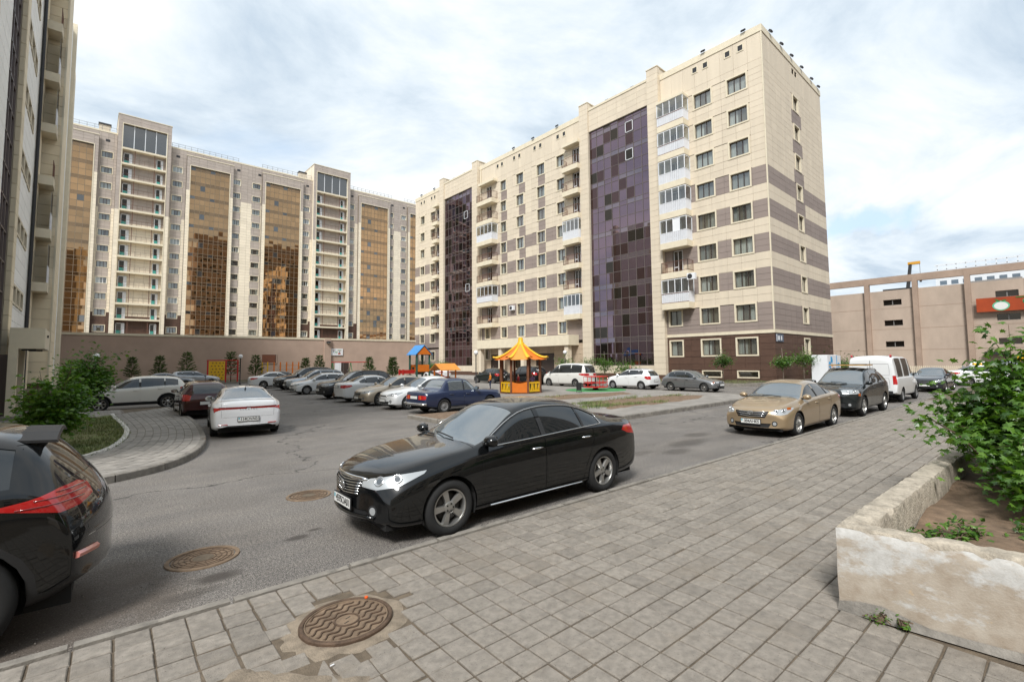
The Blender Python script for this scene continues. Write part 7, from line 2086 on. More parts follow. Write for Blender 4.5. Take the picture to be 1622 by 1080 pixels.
for i, (o_, q, t_) in enumerate(dens):
    nx_ = Vector((-t_.y, t_.x)) if True else t_
    h = .742+.012*mn.noise(Vector((o_.x*3, o_.y*3, 1)))
    chip = max(0, mn.noise(Vector((o_.x*7, o_.y*7, 5)))-.05)*.09+max(0, mn.noise(Vector((o_.x*2.3, o_.y*2.3, 9)))-.25)*.12
    chi = max(0, mn.noise(Vector((o_.x*9, o_.y*9, 15)))-.05)*.10
    prof = []
    for k in range(8):      # outer face
        z = -.02+(h-.02-chip+.02)*k/7; wob = .006*mn.noise(Vector((o_.x*4, o_.y*4, z*5)))
        p = o_+nx_*(wob); prof.append((p.x, p.y, z))
    p = o_.lerp(q, .08+chip*.8); prof.append((p.x, p.y, h-chip*.25))
    p = o_.lerp(q, .35); prof.append((p.x, p.y, h+.008*mn.noise(Vector((o_.x*12, o_.y*12, 2)))))
    p = o_.lerp(q, .65); prof.append((p.x, p.y, h+.008*mn.noise(Vector((o_.x*12, o_.y*12, 3)))-chi*.4))
    p = o_.lerp(q, .93-chi*.6); prof.append((p.x, p.y, h-.01-chi*.6)); prof.append((q.x, q.y, h-.05-chi)); prof.append((q.x, q.y, .3))
    vs_ += prof
for i in range(len(dens)-1):
    for k in range(K-1): fs_.append((i*K+k, (i+1)*K+k, (i+1)*K+k+1, i*K+k+1)); mi_.append(0 if k < 7 else 1)
wm = MB(); wm.add(vs_, fs_); wm.m = mi_
w_o = wm.build('wall', [PLM, CONC], pr_, auto=50)
n_ = 40; sv = []; sf = []
for i in range(n_):
    for j in range(n_):
        x = 4.7+10*(i/(n_-1))**1.6; y = -2.4+3.4*j/(n_-1)
        y = min(y, 1.06-(x-4.7)*.03); sv.append((x, y, .46+.07*mn.noise(Vector((x*1.7, y*1.7, 4)))+.025*mn.noise(Vector((x*7, y*7, 8)))))
for i in range(n_-1):
    for j in range(n_-1): a = i*n_+j; sf.append((a, a+n_, a+n_+1, a+1))
MB().add(sv, sf).build('soil', SOIL, pr_, smooth=True)
# grey mortar flaunching at the foot of the planter
mf = MB(); ft = []
for i in range(30):
    f = i/29; p = Vector(path[0]).lerp(Vector(path[1]), .35+.65*f) if f < .8 else Vector(path[1]).lerp(Vector(path[3]), (f-.8)/.2)
    hgt = max(.0, .05+.10*mn.noise(Vector((f*9, 0, 2)))); ft.append((p, hgt))
for i in range(29):
    (p, h0), (q, h1) = ft[i], ft[i+1]
    mf.face([(p.x-.05, p.y, .078), (q.x-.05, q.y, .078), (q.x-.012, q.y, .09+h1), (p.x-.012, p.y, .09+h0)])
mf.build('mortar_foot', KERBD, pr_, smooth=True)

def leaf_mat(name, a, b):
    m = bpy.data.materials.new(name); m.use_nodes = True; t = m.node_tree; t.nodes.clear()
    o_ = nd(t, 'ShaderNodeOutputMaterial'); g = nd(t, 'ShaderNodeNewGeometry'); r = nd(t, 'ShaderNodeValToRGB')
    r.color_ramp.elements[0].color = (*a, 1); r.color_ramp.elements[1].color = (*b, 1); t.links.new(g.outputs['Random Per Island'], r.inputs[0])
    df = nd(t, 'ShaderNodeBsdfDiffuse'); tl = nd(t, 'ShaderNodeBsdfTranslucent'); gl = nd(t, 'ShaderNodeBsdfGlossy'); gl.inputs['Roughness'].default_value = .35
    gl.inputs[0].default_value = (.6, .6, .6, 1)
    br = nd(t, 'ShaderNodeMixRGB', blend_type='MULTIPLY'); br.inputs[0].default_value = 1; br.inputs[2].default_value = (1.5, 1.6, .6, 1); t.links.new(r.outputs[0], br.inputs[1])
    t.links.new(r.outputs[0], df.inputs[0]); t.links.new(br.outputs[0], tl.inputs[0])
    m1 = nd(t, 'ShaderNodeMixShader'); m1.inputs[0].default_value = .35; t.links.new(df.outputs[0], m1.inputs[1]); t.links.new(tl.outputs[0], m1.inputs[2])
    m2 = nd(t, 'ShaderNodeMixShader'); m2.inputs[0].default_value = .06; t.links.new(m1.outputs[0], m2.inputs[1]); t.links.new(gl.outputs[0], m2.inputs[2]); t.links.new(m2.outputs[0], o_.inputs[0])
    return m
LEAF = leaf_mat('maple leaves', (0.035, 0.10, 0.014), (0.11, 0.22, 0.03))
LEAFY = leaf_mat('young maple leaves', (0.07, 0.17, 0.02), (0.16, 0.28, 0.04))
LEAFD = leaf_mat('dark leaves', (0.028, 0.075, 0.016), (0.08, 0.155, 0.03))
NEED = leaf_mat('pine needles', (0.035, 0.075, 0.022), (0.09, 0.14, 0.04))
BARK = mat('bark', (0.11, 0.075, 0.05), .95, var=.3, scale=12, bump=.5, bscale=40)
PALEB = mat('pale bark', (0.30, 0.25, 0.20), .95, var=.3, scale=12)
MAPLE = [(0, -.35), (.10, -.12), (.40, -.22), (.30, .0), (.52, .18), (.22, .22), (.20, .40), (.08, .34), (0, .62), (-.08, .34), (-.20, .40), (-.22, .22), (-.52, .18), (-.30, .0), (-.40, -.22), (-.10, -.12)]
OVAL = [(0, -.5), (.22, -.2), (.25, .1), (0, .5), (-.25, .1), (-.22, -.2)]
def leaf(mb_, c, size, r_, shape, droop=.4):
    yw = r_.random()*6.283; el = r_.uniform(-.9, .5)-droop*.3; rl = r_.uniform(-.6, .6)
    m3 = Euler((el, rl, yw)).to_matrix(); b = len(mb_.v)
    for x, y in shape:
        p = m3 @ Vector((x*size, (y+.35)*size, -.35*size*abs(x)-.25*size*max(0, y)**2)); mb_.v.append((c.x+p.x, c.y+p.y, c.z+p.z))
    p = m3 @ Vector((0, .35*size, .03*size)); mb_.v.append((c.x+p.x, c.y+p.y, c.z+p.z)); n = len(shape)
    for i in range(n): mb_.f.append((b+i, b+(i+1) % n, b+n)); mb_.m.append(mb_.cur)
def plant(label, cat, name, base, branches, leaves_m, bark, size, n_per, shape, seed, young=None, spread=.12, group=None, crown='crown'):
    """branches = list of polylines (world); leaves cluster along their outer part"""
    r_ = random.Random(seed)
    o = root(name, base, label, cat, group, world_children=True)
    tr = MB()
    for pl, r0 in branches:
        n = len(pl); tr.tube(pl, [r0*(1-.8*i/(n-1)) for i in range(n)], 6)
    tr.build('trunk', bark, o, smooth=True)
    lf = MB()
    for pl, r0 in branches:
        P = [Vector(p) for p in pl]
        for i in range(1, len(P)):
            for q in range(n_per):
                f = r_.random(); c = P[i-1].lerp(P[i], f); k = (i-1+f)/(len(P)-1)
                if k < .25 and r_.random() < .7: continue
                s_ = spread*(.5+.9*k); c = c+Vector((r_.gauss(0, s_), r_.gauss(0, s_), r_.gauss(0, s_*.8)))
                lf.mat(1 if young and r_.random() < young*k else 0); leaf(lf, c, size*r_.uniform(.6, 1.25), r_, shape)
    lf.build(crown, [leaves_m, LEAFY], o)
    return o
def sprays(base, rad, h, n, r_, lift=.5, sub=3):
    """a fan of branching stems from base"""
    out_ = []; B0 = Vector(base)
    for i in range(n):
        a = 2*math.pi*i/n+r_.uniform(-.5, .5); d = Vector((math.cos(a), math.sin(a), 0)); rr_ = rad*r_.uniform(.45, 1.05); hh = h*r_.uniform(.55, 1.05)*(1.1-.45*rr_/rad)
        pl = []
        for k in range(6):
            f = k/5; pl.append(B0+d*rr_*(f**(1.1))+Vector((r_.gauss(0, .04)*f, r_.gauss(0, .04)*f, hh*(f**lift)-.25*rr_*f*f)))
        out_.append((pl, .018))
        for s_ in range(sub):
            k = r_.randint(2, 4); st_ = pl[k]; a2 = a+r_.uniform(-1.2, 1.2); ln = rad*r_.uniform(.25, .5); d2 = Vector((math.cos(a2), math.sin(a2), r_.uniform(-.2, .7)))
            out_.append(([st_+d2*ln*f+Vector((0, 0, -.12*f*f)) for f in (0, .33, .66, 1)], .008))
    return out_
r_ = random.Random(101)
br = sprays((8.7, -.05, .45), 1.0, 2.0, 34, r_, .6, 5)
br += sprays((7.5, -.35, .45), .95, 1.2, 18, r_, .6, 4)
br += [([(8.2, .3, .5), (8.35, .32, 1.3), (8.42, .33, 1.9), (8.46, .33, 2.5)], .014), ([(8.4, .3, 1.9), (8.3, .42, 2.2), (8.2, .48, 2.35)], .008), ([(8.42, .3, 2.0), (8.5, .15, 2.3)], .008)]
br += [([(8.0, .4, .6), (7.75, .8, 1.15), (7.6, 1.05, 1.35), (7.45, 1.2, 1.3)], .014), ([(8, 0, .5), (7.2, -.1, .9), (6.7, -.1, .85), (6.4, 0, .65)], .012), ([(8, -.2, .5), (7.2, -.6, 1.0), (6.5, -.9, 1.0)], .012)]
plant('leafy green maple bush growing over the edge of the concrete planter', 'bush', 'maple_bush', (8.3, .15, .45), br, LEAF, BARK, .115, 24, MAPLE, 102, young=.45, spread=.11)
br = sprays((9.8, -.4, .45), 1.4, 1.5, 16, r_, .6, 4)
plant('second maple bush behind the first in the concrete planter', 'bush', 'maple_bush', (9.8, -.4, .45), br, LEAF, BARK, .11, 12, MAPLE, 103, young=.25, spread=.13)
for i, (x, y) in enumerate(((5.5, .82), (5.9, .62), (5.25, .35), (6.2, .2))):
    r2 = random.Random(200+i); b2 = sprays((x, y, .46), .22, .2, 5, r2, .6, 1)
    plant(['small weed by the inner edge of the planter', 'small weed on the bare planter soil', 'young maple shoot near the front wall of the planter', 'young shoot under the planter bush'][i], 'weed', 'weed', (x, y, .46), b2, LEAF, BARK, .06, 5, MAPLE if i > 1 else OVAL, 210+i, young=.5, spread=.04, crown='leaves')
for i, (x, y) in enumerate(((4.50, 1.0), (4.53, .86))):
    r2 = random.Random(230+i); b2 = sprays((x, y, .085), .06, .09, 5, r2, .6, 0)
    plant(['tiny weed at the foot of the planter corner', 'tiny weed beside the planter corner weed'][i], 'weed', 'weed', (x, y, .085), b2, LEAFY, BARK, .03, 4, OVAL, 240+i, spread=.015, crown='leaves')
# left-hand shrubs
r_ = random.Random(301)
br = sprays((-.55, 16.4, .15), .55, 2.6, 26, r_, .8, 4)
plant('low bright maple bush on the lawn by the curved paving', 'bush', 'maple_bush', (-.75, 16.2, .15), br, LEAF, BARK, .12, 12, MAPLE, 302, young=.75, spread=.13)
br = [([(-.5, 20.6, .15), (-.45, 20.6, .9), (-.35, 20.5, 1.5), (-.3, 20.5, 2.1)], .03)]
br += [(p, r0) for p, r0 in sprays((-.02, 20.5, 1.0), .55, 2.0, 20, r_, .8, 4)]
br += [([(-.3, 20.5, 1.6), (.2, 20.3, 2.2), (.6, 20.2, 2.45), (.8, 20.1, 2.5)], .012)]
plant('darker upright maple sapling behind the low bush on the lawn', 'sapling', 'maple_sapling', (-.5, 20.6, .15), br, LEAF, PALEB, .12, 15, MAPLE, 303, young=.35, spread=.14)
# young pines in front of the tan wall
def pine(x, y, h, label, seed, group='young pines along the tan wall'):
    r_ = random.Random(seed); o = root('pine_tree', (x, y, .16), label, 'pine', group)
    lean = r_.uniform(-.05, .05)
    MB().tube([(0, 0, 0), (lean, 0, h*.5), (lean*1.4, lean, h)], [.05, .035, .01], 6).build('trunk', BARK, o, local=True, smooth=True)
    nm_ = MB()
    nw = 11
    for w_ in range(nw):
        z = h*(.22+.78*w_/nw); ln = h*.27*(1-.70*w_/nw)*r_.uniform(.8, 1.15)
        nb_ = r_.randint(5, 8); a0 = r_.random()*6
        for b in range(nb_):
            a = a0+6.283*b/nb_+r_.uniform(-.3, .3); d = Vector((math.cos(a), math.sin(a), r_.uniform(.25, .6))); st_ = Vector((lean*z/h, 0, z))
            for q in range(62):
                f = r_.uniform(.25, 1.05); c = st_+d*ln*f; dd = (d+Vector((r_.gauss(0, .55), r_.gauss(0, .55), r_.gauss(.25, .4)))).normalized(); l_ = r_.uniform(.12, .24)
                sd = dd.cross(Vector((r_.random(), r_.random(), r_.random())))*.0 if False else dd.cross(Vector((r_.random(), r_.random(), r_.random()))).normalized()*.02
                nm_.face([c-sd, c+sd, c+dd*l_])
    for q in range(60):
        dd = Vector((r_.gauss(0, .4), r_.gauss(0, .4), 1)).normalized(); c = Vector((lean, 0, h*r_.uniform(.85, 1.0))); sd = dd.orthogonal().normalized()*.012; nm_.face([c-sd, c+sd, c+dd*.2])
    nm_.build('needles', NEED, o, local=True)
PN = [(3.6, 68.6, 2.9, 'young pine by the tan wall directly above the roof of the grey saloon'), (5.75, 66.4, 3.0, 'young pine by the tan wall above the silver estate'), (8.0, 65.2, 3.4, 'taller young pine by the tan wall left of the yellow climbing panel'),
      (12.05, 64.2, 3.4, 'young pine beside the yellow climbing panel'), (14.6, 64.4, 3.0, 'young pine between the globe lamp and the brick niche'), (21.6, 63.6, 3.0, 'young pine in front of the wall buttress'), (25.2, 57.0, 2.7, 'young pine beside the swing frame'), (23.6, 47.6, 2.5, 'young pine next to the slide tower'), (18.9, 60.5, 2.6, 'young pine between the climbing bars and the notice board')]
for i, (x, y, h, l_) in enumerate(PN): pine(x, y, h, l_, 400+i)
def small_tree(x, y, z, h, rad, label, seed, m=LEAFD, bark=PALEB, size=.16, n=9, bare=.4, cat='tree'):
    r_ = random.Random(seed); br = [([(x, y, z), (x+.03, y, z+h*.5), (x, y+.03, z+h*.95)], .035)]
    br += [(p, r0*.7) for p, r0 in sprays((x, y, z+h*bare), rad, h*(1-bare), 9, r_, .8, 3)]
    plant(label, cat, 'young_tree', (x, y, z), br, m, bark, size, n, OVAL, seed+1, young=.25, spread=rad*.22)
small_tree(39.6, 19.1, .22, 2.9, .8, 'slim young tree with a white trunk before the brown basement windows', 501)
small_tree(40.4, 14.55, .1, 3.0, .75, 'upright young tree before the brown end wall near the corner', 503, LEAF)
small_tree(43.4, 14.0, .1, 3.3, .95, 'bushy young tree beside the blue and white water kiosk', 505, LEAF)
for i, (x, y, h, l_) in enumerate(((38.5, 36.6, 3.3, 'leafy young tree before the entrance canopy'), (38.6, 33.6, 2.8, 'young tree before the purple glass bay, nearest the canopy'), (38.4, 31.0, 3.0, 'young tree before the middle of the purple glass bay'), (38.5, 28.4, 2.4, 'young tree before the pier beside the purple glass bay'), (37.8, 60.5, 3.0, 'young tree before the far purple glass bay'), (38.3, 65.0, 2.4, 'small tree at the foot of the far glass bay'))):
    small_tree(x, y, .2, h, 1.0, l_, 520+2*i, LEAF, bare=.2)
small_tree(38.6, 21.8, .22, 1.0, .5, 'low shrub at the foot of the basement windows', 560, LEAF, bare=.05, cat='shrub')
for i, (x, y, l_) in enumerate(((50.5, 13.9, 'dark shrub behind the water kiosk'), (53.5, 13.9, 'dark shrub along the end wall beyond the kiosk'), (57, 13.9, 'dark shrub at the far corner of the end wall'), (61, 13.6, 'dark shrub beyond the end wall corner'))):
    small_tree(x, y, .1, 2.6+.3*(i % 2), 1.5, l_, 570+2*i, LEAFD, BARK, .22, 9, .05, 'shrub')
# ---------------------------------------------------------------- playground and street furniture
def pm(name, col, rough=.45): return mat('play '+name, col, rough, var=.08, scale=3)
YEL, ORA, RED_, GRN_, BLU, TEALP = pm('yellow', (0.72, 0.42, 0.015)), pm('orange', (0.62, 0.16, 0.015)), pm('red', (0.48, 0.02, 0.015)), pm('green', (0.03, 0.16, 0.05)), pm('blue', (0.05, 0.24, 0.55)), pm('post green', (0.03, 0.10, 0.07))
TIMB = mat('stained timber', (0.17, 0.065, 0.03), .6, var=.25, scale=4)
Z0 = ZI
gz = root('pavilion', (20.1, 23.0, Z0), 'small playground pavilion with a yellow and orange pagoda roof', 'pavilion')
n = 8; rp_ = 1.32; re_ = 1.85
ang = [R(22.5)+i*2*math.pi/n for i in range(n)]
for a in ang: MB().box(-.06, .06, -.06, .06, 0, 2.15).xform(Matrix.Translation((rp_*math.cos(a), rp_*math.sin(a), 0)) @ Matrix.Rotation(a, 4, 'Z')).build('post', TIMB, gz, local=True)
for i in range(n):
    a, b = ang[i], ang[(i+1) % n]; P0 = Vector((rp_*math.cos(a), rp_*math.sin(a), 0)); P1 = Vector((rp_*math.cos(b), rp_*math.sin(b), 0)); d = P1-P0; nrm = Vector((d.y, -d.x, 0)).normalized()
    if i % 2 == 0:
        pts = []
        for k in range(9):
            f = k/8; pts.append((f, .62+.10*abs(2*f-1)**1.5))
        vs_ = []
        for sgn in (0, .03):
            vs_ += [P0+d*.04+nrm*sgn+Vector((0, 0, .06))]+[P0+d*(.04+.92*f)+nrm*sgn+Vector((0, 0, z)) for f, z in pts]+[P0+d*.96+nrm*sgn+Vector((0, 0, .06))]
        m_ = len(vs_)//2; MB().add(vs_, [tuple(range(m_))[::-1], tuple(range(m_, 2*m_))]+[(q, (q+1) % m_, m_+(q+1) % m_, m_+q) for q in range(m_)]).build('panel', ORA, gz, local=True)
    else:
        rl = MB()
        for z in (.10, .60):
            vs_ = [P0+d*.04+nrm*s_+Vector((0, 0, z+t)) for t in (0, .10) for s_ in (0, .03)]+[P0+d*.96+nrm*s_+Vector((0, 0, z+t)) for t in (0, .10) for s_ in (0, .03)]
            rl.add(vs_, [(0, 4, 6, 2), (1, 3, 7, 5), (2, 6, 7, 3), (0, 1, 5, 4), (0, 2, 3, 1), (4, 5, 7, 6)])
        rl.build('rail', YEL, gz, local=True)
        for k in range(6):
            f0 = .08+.15*k; sl = .05*(1 if k % 2 else -1)
            vs_ = [P0+d*(f0+sl*(z > .3)+w_)+nrm*s_+Vector((0, 0, z)) for z in (.2, .6) for w_ in (0, .09) for s_ in (.003, .027)]
            MB().add(vs_, [(0, 1, 3, 2), (4, 6, 7, 5), (0, 4, 5, 1), (2, 3, 7, 6), (0, 2, 6, 4), (1, 5, 7, 3)]).build('slat', YEL, gz, local=True)
# pagoda roof
def roof_pt(f, a, edge):
    r__ = .16+(re_-.16)*f*(1.0 if edge else .955); z = 2.12+.98*(1-f)**1.55+(.10*f**6 if edge else -.02*f)
    return Vector((r__*math.cos(a), r__*math.sin(a), z))
for i in range(n):
    a, b = ang[i], ang[(i+1) % n]; vs_ = []; cl = 6; rw = 8
    for k in range(rw+1):
        f = k/rw
        for c in range(cl+1):
            t = c/cl; p = roof_pt(f, a, 0).lerp(roof_pt(f, b, 0), t); p.z += -.05*math.sin(math.pi*t)*f+.02*f*math.cos(4*math.pi*t); vs_.append(p)
    fs_ = [(k*(cl+1)+c, k*(cl+1)+c+1, (k+1)*(cl+1)+c+1, (k+1)*(cl+1)+c) for k in range(rw) for c in range(cl)]
    MB().add(vs_, fs_).build('roof_panel', ORA if i % 2 else pm('light orange', (0.70, 0.27, 0.04)), gz, local=True, smooth=True)
    rb = [roof_pt(k/8, a, 1)+Vector((0, 0, .02)) for k in range(9)]; vs_ = []
    s_ = Vector((-math.sin(a), math.cos(a), 0))
    for k, p in enumerate(rb):
        w_ = .05+.11*(k/8); vs_ += [p-s_*w_-Vector((0, 0, .04)), p+Vector((0, 0, .05)), p+s_*w_-Vector((0, 0, .04))]
    MB().add(vs_, [(3*k+c, 3*k+c+1, 3*k+4+c, 3*k+3+c) for k in range(8) for c in (0, 1)]).build('roof_rib', YEL, gz, local=True, smooth=True)
MB().lathe([(.24, 3.0), (.22, 3.15), (.16, 3.2), (.16, 3.38), (.12, 3.46), (.0001, 3.48)], 16).build('finial', YEL, gz, local=True, smooth=True)
MB().lathe([(.0001, .02), (1.35, .02), (1.35, 0)], 16).build('deck', TIMB, gz, local=True)
for k, (a_, l_) in enumerate(((R(60), 'x'), (R(180), 'y'), (R(300), 'z'))):
    c = Vector((.75*math.cos(a_), .75*math.sin(a_), 0)); m_ = MB().bbox(-.4, .4, -.14, .14, .38, .43, .01).box(-.35, -.3, -.1, .1, .02, .38).box(.3, .35, -.1, .1, .02, .38)
    m_.xform(Matrix.Translation(c) @ Matrix.Rotation(a_+math.pi/2, 4, 'Z')); m_.build('seat', GRN_, gz, local=True)
# carousel on its green mat
tag(MB().lathe([(.0001, .012), (2.0, .012), (2.02, 0)], 40).build('safety_mat', mat('green rubber mat', (0.04, 0.20, 0.06), .9, var=.2, scale=4), loc=(24.9, 20.9, Z0)), 'round green rubber mat under the red carousel', 'mat')
cs = root('carousel', (24.9, 20.9, Z0+.012), 'red tubular playground carousel on a round green mat', 'carousel')
MB().cyl((0, 0, 0), (0, 0, .16), .25, .12, n=14).cyl((0, 0, .16), (0, 0, .9), .05, n=10).build('hub', METAL, cs, local=True)
MB().lathe([(.0001, .17), (.8, .17), (.8, .2), (.0001, .2)], 20).build('platform', RED_, cs, local=True)
for k in range(6):
    a = k*math.pi/3; d = Vector((math.cos(a), math.sin(a), 0)); e_ = Vector((-math.sin(a), math.cos(a), 0))
    MB().tube([d*.2+Vector((0, 0, .2)), d*.78+Vector((0, 0, .2)), d*.80+Vector((0, 0, .88)), d*.12+Vector((0, 0, .88))], .024, 6).build('rail', RED_, cs, local=True)
    MB().tube([d*.8+Vector((0, 0, .88)), Vector((math.cos(a+math.pi/3), math.sin(a+math.pi/3), 0))*.8+Vector((0, 0, .88))], .024, 6).tube([d*.8+Vector((0, 0, .5)), Vector((math.cos(a+math.pi/3), math.sin(a+math.pi/3), 0))*.8+Vector((0, 0, .5))], .02, 6).build('hand_rail', RED_, cs, local=True)
    MB().bbox(-.15, .15, -.12, .12, 0, .03, .01).xform(Matrix.Translation(d*.55+Vector((0, 0, .42))) @ Matrix.Rotation(a, 4, 'Z')).build('seat', RED_, cs, local=True)
bn = root('litter_bin', (22.4, 20.15, Z0), 'small black litter bin on a wire stand between the pavilion and the carousel', 'bin')
MB().lathe([(.0001, .12), (.13, .12), (.18, .58), (.19, .6), (.165, .58), (.12, .16)], 18).build('bucket', METAL, bn, local=True, auto=40)
MB().tube([(.22, 0, 0), (.22, 0, .5), (.17, 0, .5)], .014, 6).build('leg', METAL, bn, local=True); MB().tube([(-.22, 0, 0), (-.22, 0, .5), (-.17, 0, .5)], .014, 6).build('leg', METAL, bn, local=True)
# slide tower
sl = root('slide_tower', (24.3, 43.2, Z0), 'slide tower with a blue gable roof and orange panels', 'slide')
for x, y in ((-.7, -.7), (.7, -.7), (.7, .7), (-.7, .7)): MB().box(x-.07, x+.07, y-.07, y+.07, 0, 2.85).build('post', TEALP, sl, local=True)
MB().box(-.72, .72, -.72, .72, 1.0, 1.06).build('deck', TIMB, sl, local=True)
for y in (-.77, .77): MB().box(-.62, .62, y-.02, y+.02, 1.06, 1.75).build('panel', ORA, sl, local=True)
for y in (-.78, .78):
    for x in (-.3, .3): MB().cyl((x, y-.025*(1 if y > 0 else -1)-.02, 1.4), (x, y+.01, 1.4), .13, n=14).build('porthole', METAL, sl, local=True)
for s_ in (-1, 1):
    vs_ = [(s_*.95, -.95, 2.7), (s_*.95, .95, 2.7), (0, .95, 3.65), (0, -.95, 3.65), (s_*.95, -.95, 2.75), (s_*.95, .95, 2.75), (0, .95, 3.70), (0, -.95, 3.70)]
    MB().add(vs_, [(0, 1, 2, 3), (7, 6, 5, 4), (0, 4, 5, 1), (2, 6, 7, 3), (0, 3, 7, 4), (1, 5, 6, 2)]).build('roof_slope', BLU, sl, local=True)
for y in (-.88, .88): MB().add([(-.8, y-.02, 2.75), (.8, y-.02, 2.75), (0, y-.02, 3.55), (-.8, y+.02, 2.75), (.8, y+.02, 2.75), (0, y+.02, 3.55)], [(0, 1, 2), (5, 4, 3), (0, 3, 4, 1), (1, 4, 5, 2), (2, 5, 3, 0)]).build('gable', ORA, sl, local=True)
vs_ = []
for k in range(9):
    f = k/8; x = .7+2.4*f; z = 1.05-.9*(f**1.2)+.1*f**4; vs_ += [(x, -.3, z+.18), (x, -.25, z), (x, .25, z), (x, .3, z+.18)]
MB().add(vs_, [(4*k+c, 4*k+c+1, 4*k+5+c, 4*k+4+c) for k in range(8) for c in range(3)]).build('slide_chute', GALV, sl, local=True, smooth=True)
for s_ in (-.3, .3): MB().tube([(.7, s_, 1.5), (1.6, s_, 1.0), (3.0, s_, .4)], .03, 6).build('slide_rail', RED_, sl, local=True)
for k in range(5): MB().box(-2.0+k*.26, -1.78+k*.26, -.35, .35, .15+k*.2, .19+k*.2).build('step', TIMB, sl, local=True)
for y in (-.38, .38): MB().box(-2.05, -1.9, y-.06, y+.06, 0, 1.3).box(-2.0, -.75, y-.02, y+.02, .9, 1.25).build('stair_side', RED_, sl, local=True)
ho = root('play_house', (22.9, 36.3, Z0), 'low play house of four orange posts under an orange gable roof', 'play house')
for x, y in ((-.7, -.6), (.7, -.6), (.7, .6), (-.7, .6)): MB().box(x-.05, x+.05, y-.05, y+.05, 0, 1.35).build('post', ORA, ho, local=True)
for s_ in (-1, 1):
    vs_ = [(-1.0, s_*.95, 1.25), (1.0, s_*.95, 1.25), (1.0, 0, 1.8), (-1.0, 0, 1.8), (-1.0, s_*.95, 1.30), (1.0, s_*.95, 1.30), (1.0, 0, 1.86), (-1.0, 0, 1.86)]
    MB().add(vs_, [(0, 1, 2, 3), (7, 6, 5, 4), (0, 4, 5, 1), (2, 6, 7, 3), (0, 3, 7, 4), (1, 5, 6, 2)]).build('roof_slope', pm('light orange', (0.70, 0.27, 0.04)), ho, local=True)
MB().box(-.6, .6, -.2, .2, .4, .45).build('bench', GRN_, ho, local=True)
cl_ = root('climbing_wall', (10.5, 63.2, .16), 'yellow climbing panel with round holes in a red frame', 'climbing frame')
MB().box(-.75, .75, -.04, .04, .25, 2.35).build('board', YEL, cl_, local=True)
for i in range(4):
    for j in range(6): MB().cyl((-.5+i*.33+(.1 if j % 2 else 0), -.06, .5+j*.33), (-.5+i*.33+(.1 if j % 2 else 0), -.035, .5+j*.33), .07, n=10).build('hole', pm('brown', (0.2, 0.09, 0.02)), cl_, local=True)
for x in (-.85, .85, 2.0): MB().box(x-.06, x+.06, -.06, .06, 0, 2.5).build('post', RED_, cl_, local=True)
MB().box(-.95, 2.06, -.05, .05, 2.4, 2.5).build('beam', RED_, cl_, local=True)
for k in range(5): MB().tube([(.9, 0, .4+k*.42), (1.95, 0, .4+k*.42)], .02, 5).build('rung', RED_, cl_, local=True)
tag(MB().bbox(-.55, .55, -.3, .3, 0, .95, .02).build('electric_cabinet', CREAM_T, loc=(8.9, 64.0, .16)), 'beige electric cabinet beside the yellow climbing panel', 'cabinet')
ba = root('climbing_bars', (17.2, 64.6, .16), 'row of orange and yellow climbing bars before the tan wall', 'climbing frame')
for k, (x, m_) in enumerate(((-1.9, YEL), (-1.3, YEL), (-.6, ORA), (0.1, ORA), (.8, ORA), (1.5, ORA), (2.2, ORA))): MB().box(x-.06, x+.06, -.06, .06, 0, 2.2).build('post', m_, ba, local=True)
for x0, x1, m_ in ((-1.9, -1.3, YEL), (-.6, .8, GALV), (.8, 2.2, ORA)):
    for z in (.8, 1.3, 1.8): MB().tube([(x0, 0, z), (x1, 0, z)], .025, 6).build('rung', m_, ba, local=True)
sw = root('swing_set', (23.4, 58.2, Z0), 'swing set with a red beam on green legs', 'swing')
MB().tube([(-2.3, 0, 2.1), (2.3, 0, 2.1)], .05, 8).build('beam', RED_, sw, local=True)
for x in (-2.2, 0, 2.2):
    for y in (-.8, .8): MB().tube([(x, 0, 2.1), (x+.15*(1 if x else 0), y, 0)], .04, 6).build('leg', GRN_, sw, local=True)
for x in (-1.1, 1.1):
    MB().tube([(x-.2, 0, 2.05), (x-.2, 0, .5)], .012, 4).build('chain', GALV, sw, local=True); MB().tube([(x+.2, 0, 2.05), (x+.2, 0, .5)], .012, 4).build('chain', GALV, sw, local=True)
    MB().bbox(x-.24, x+.24, -.1, .1, .46, .5, .01).build('seat', ORA, sw, local=True)
# globe lamps
GLOBE = mat('opal globe', (0.80, 0.80, 0.80), .3)
def lamp(x, y, z, h, label):
    o = root('globe_lamp', (x, y, z), label, 'lamp post', 'globe lamps of the courtyard')
    MB().lathe([(.09, 0), (.09, .15), (.05, .2), (.045, h-.1), (.07, h-.08), (.07, h)], 12).build('post', METAL, o, local=True, smooth=True)
    MB().lathe([(.0001, h), (.10, h+.02), (.18, h+.12), (.21, h+.22), (.18, h+.32), (.1, h+.41), (.0001, h+.43)], 18).build('globe', GLOBE, o, local=True, smooth=True)
lamp(11.75, 58.2, .0, 2.75, 'white globe lamp beside the yellow climbing panel')
lamp(26.3, 36.4, Z0, 2.6, 'white globe lamp behind the play house')
lamp(36.8, 35.0, .2, 2.6, 'white globe lamp before the entrance canopy')
lamp(.45, 46.5, 0, 2.6, 'white globe lamp behind the maple sapling on the lawn')
# dark red low bench by the path
bd = root('bench', (.55, 46.0, 0), 'dark red bench beyond the bonnet of the white crossover', 'bench')
MB().bbox(-.9, .9, -.2, .2, .42, .47, .01).build('seat', mat('dark red paint', (0.10, 0.02, 0.015), .5), bd, local=True)
for x in (-.7, .7): MB().box(x-.05, x+.05, -.18, .18, 0, .42).build('leg', METAL, bd, local=True)
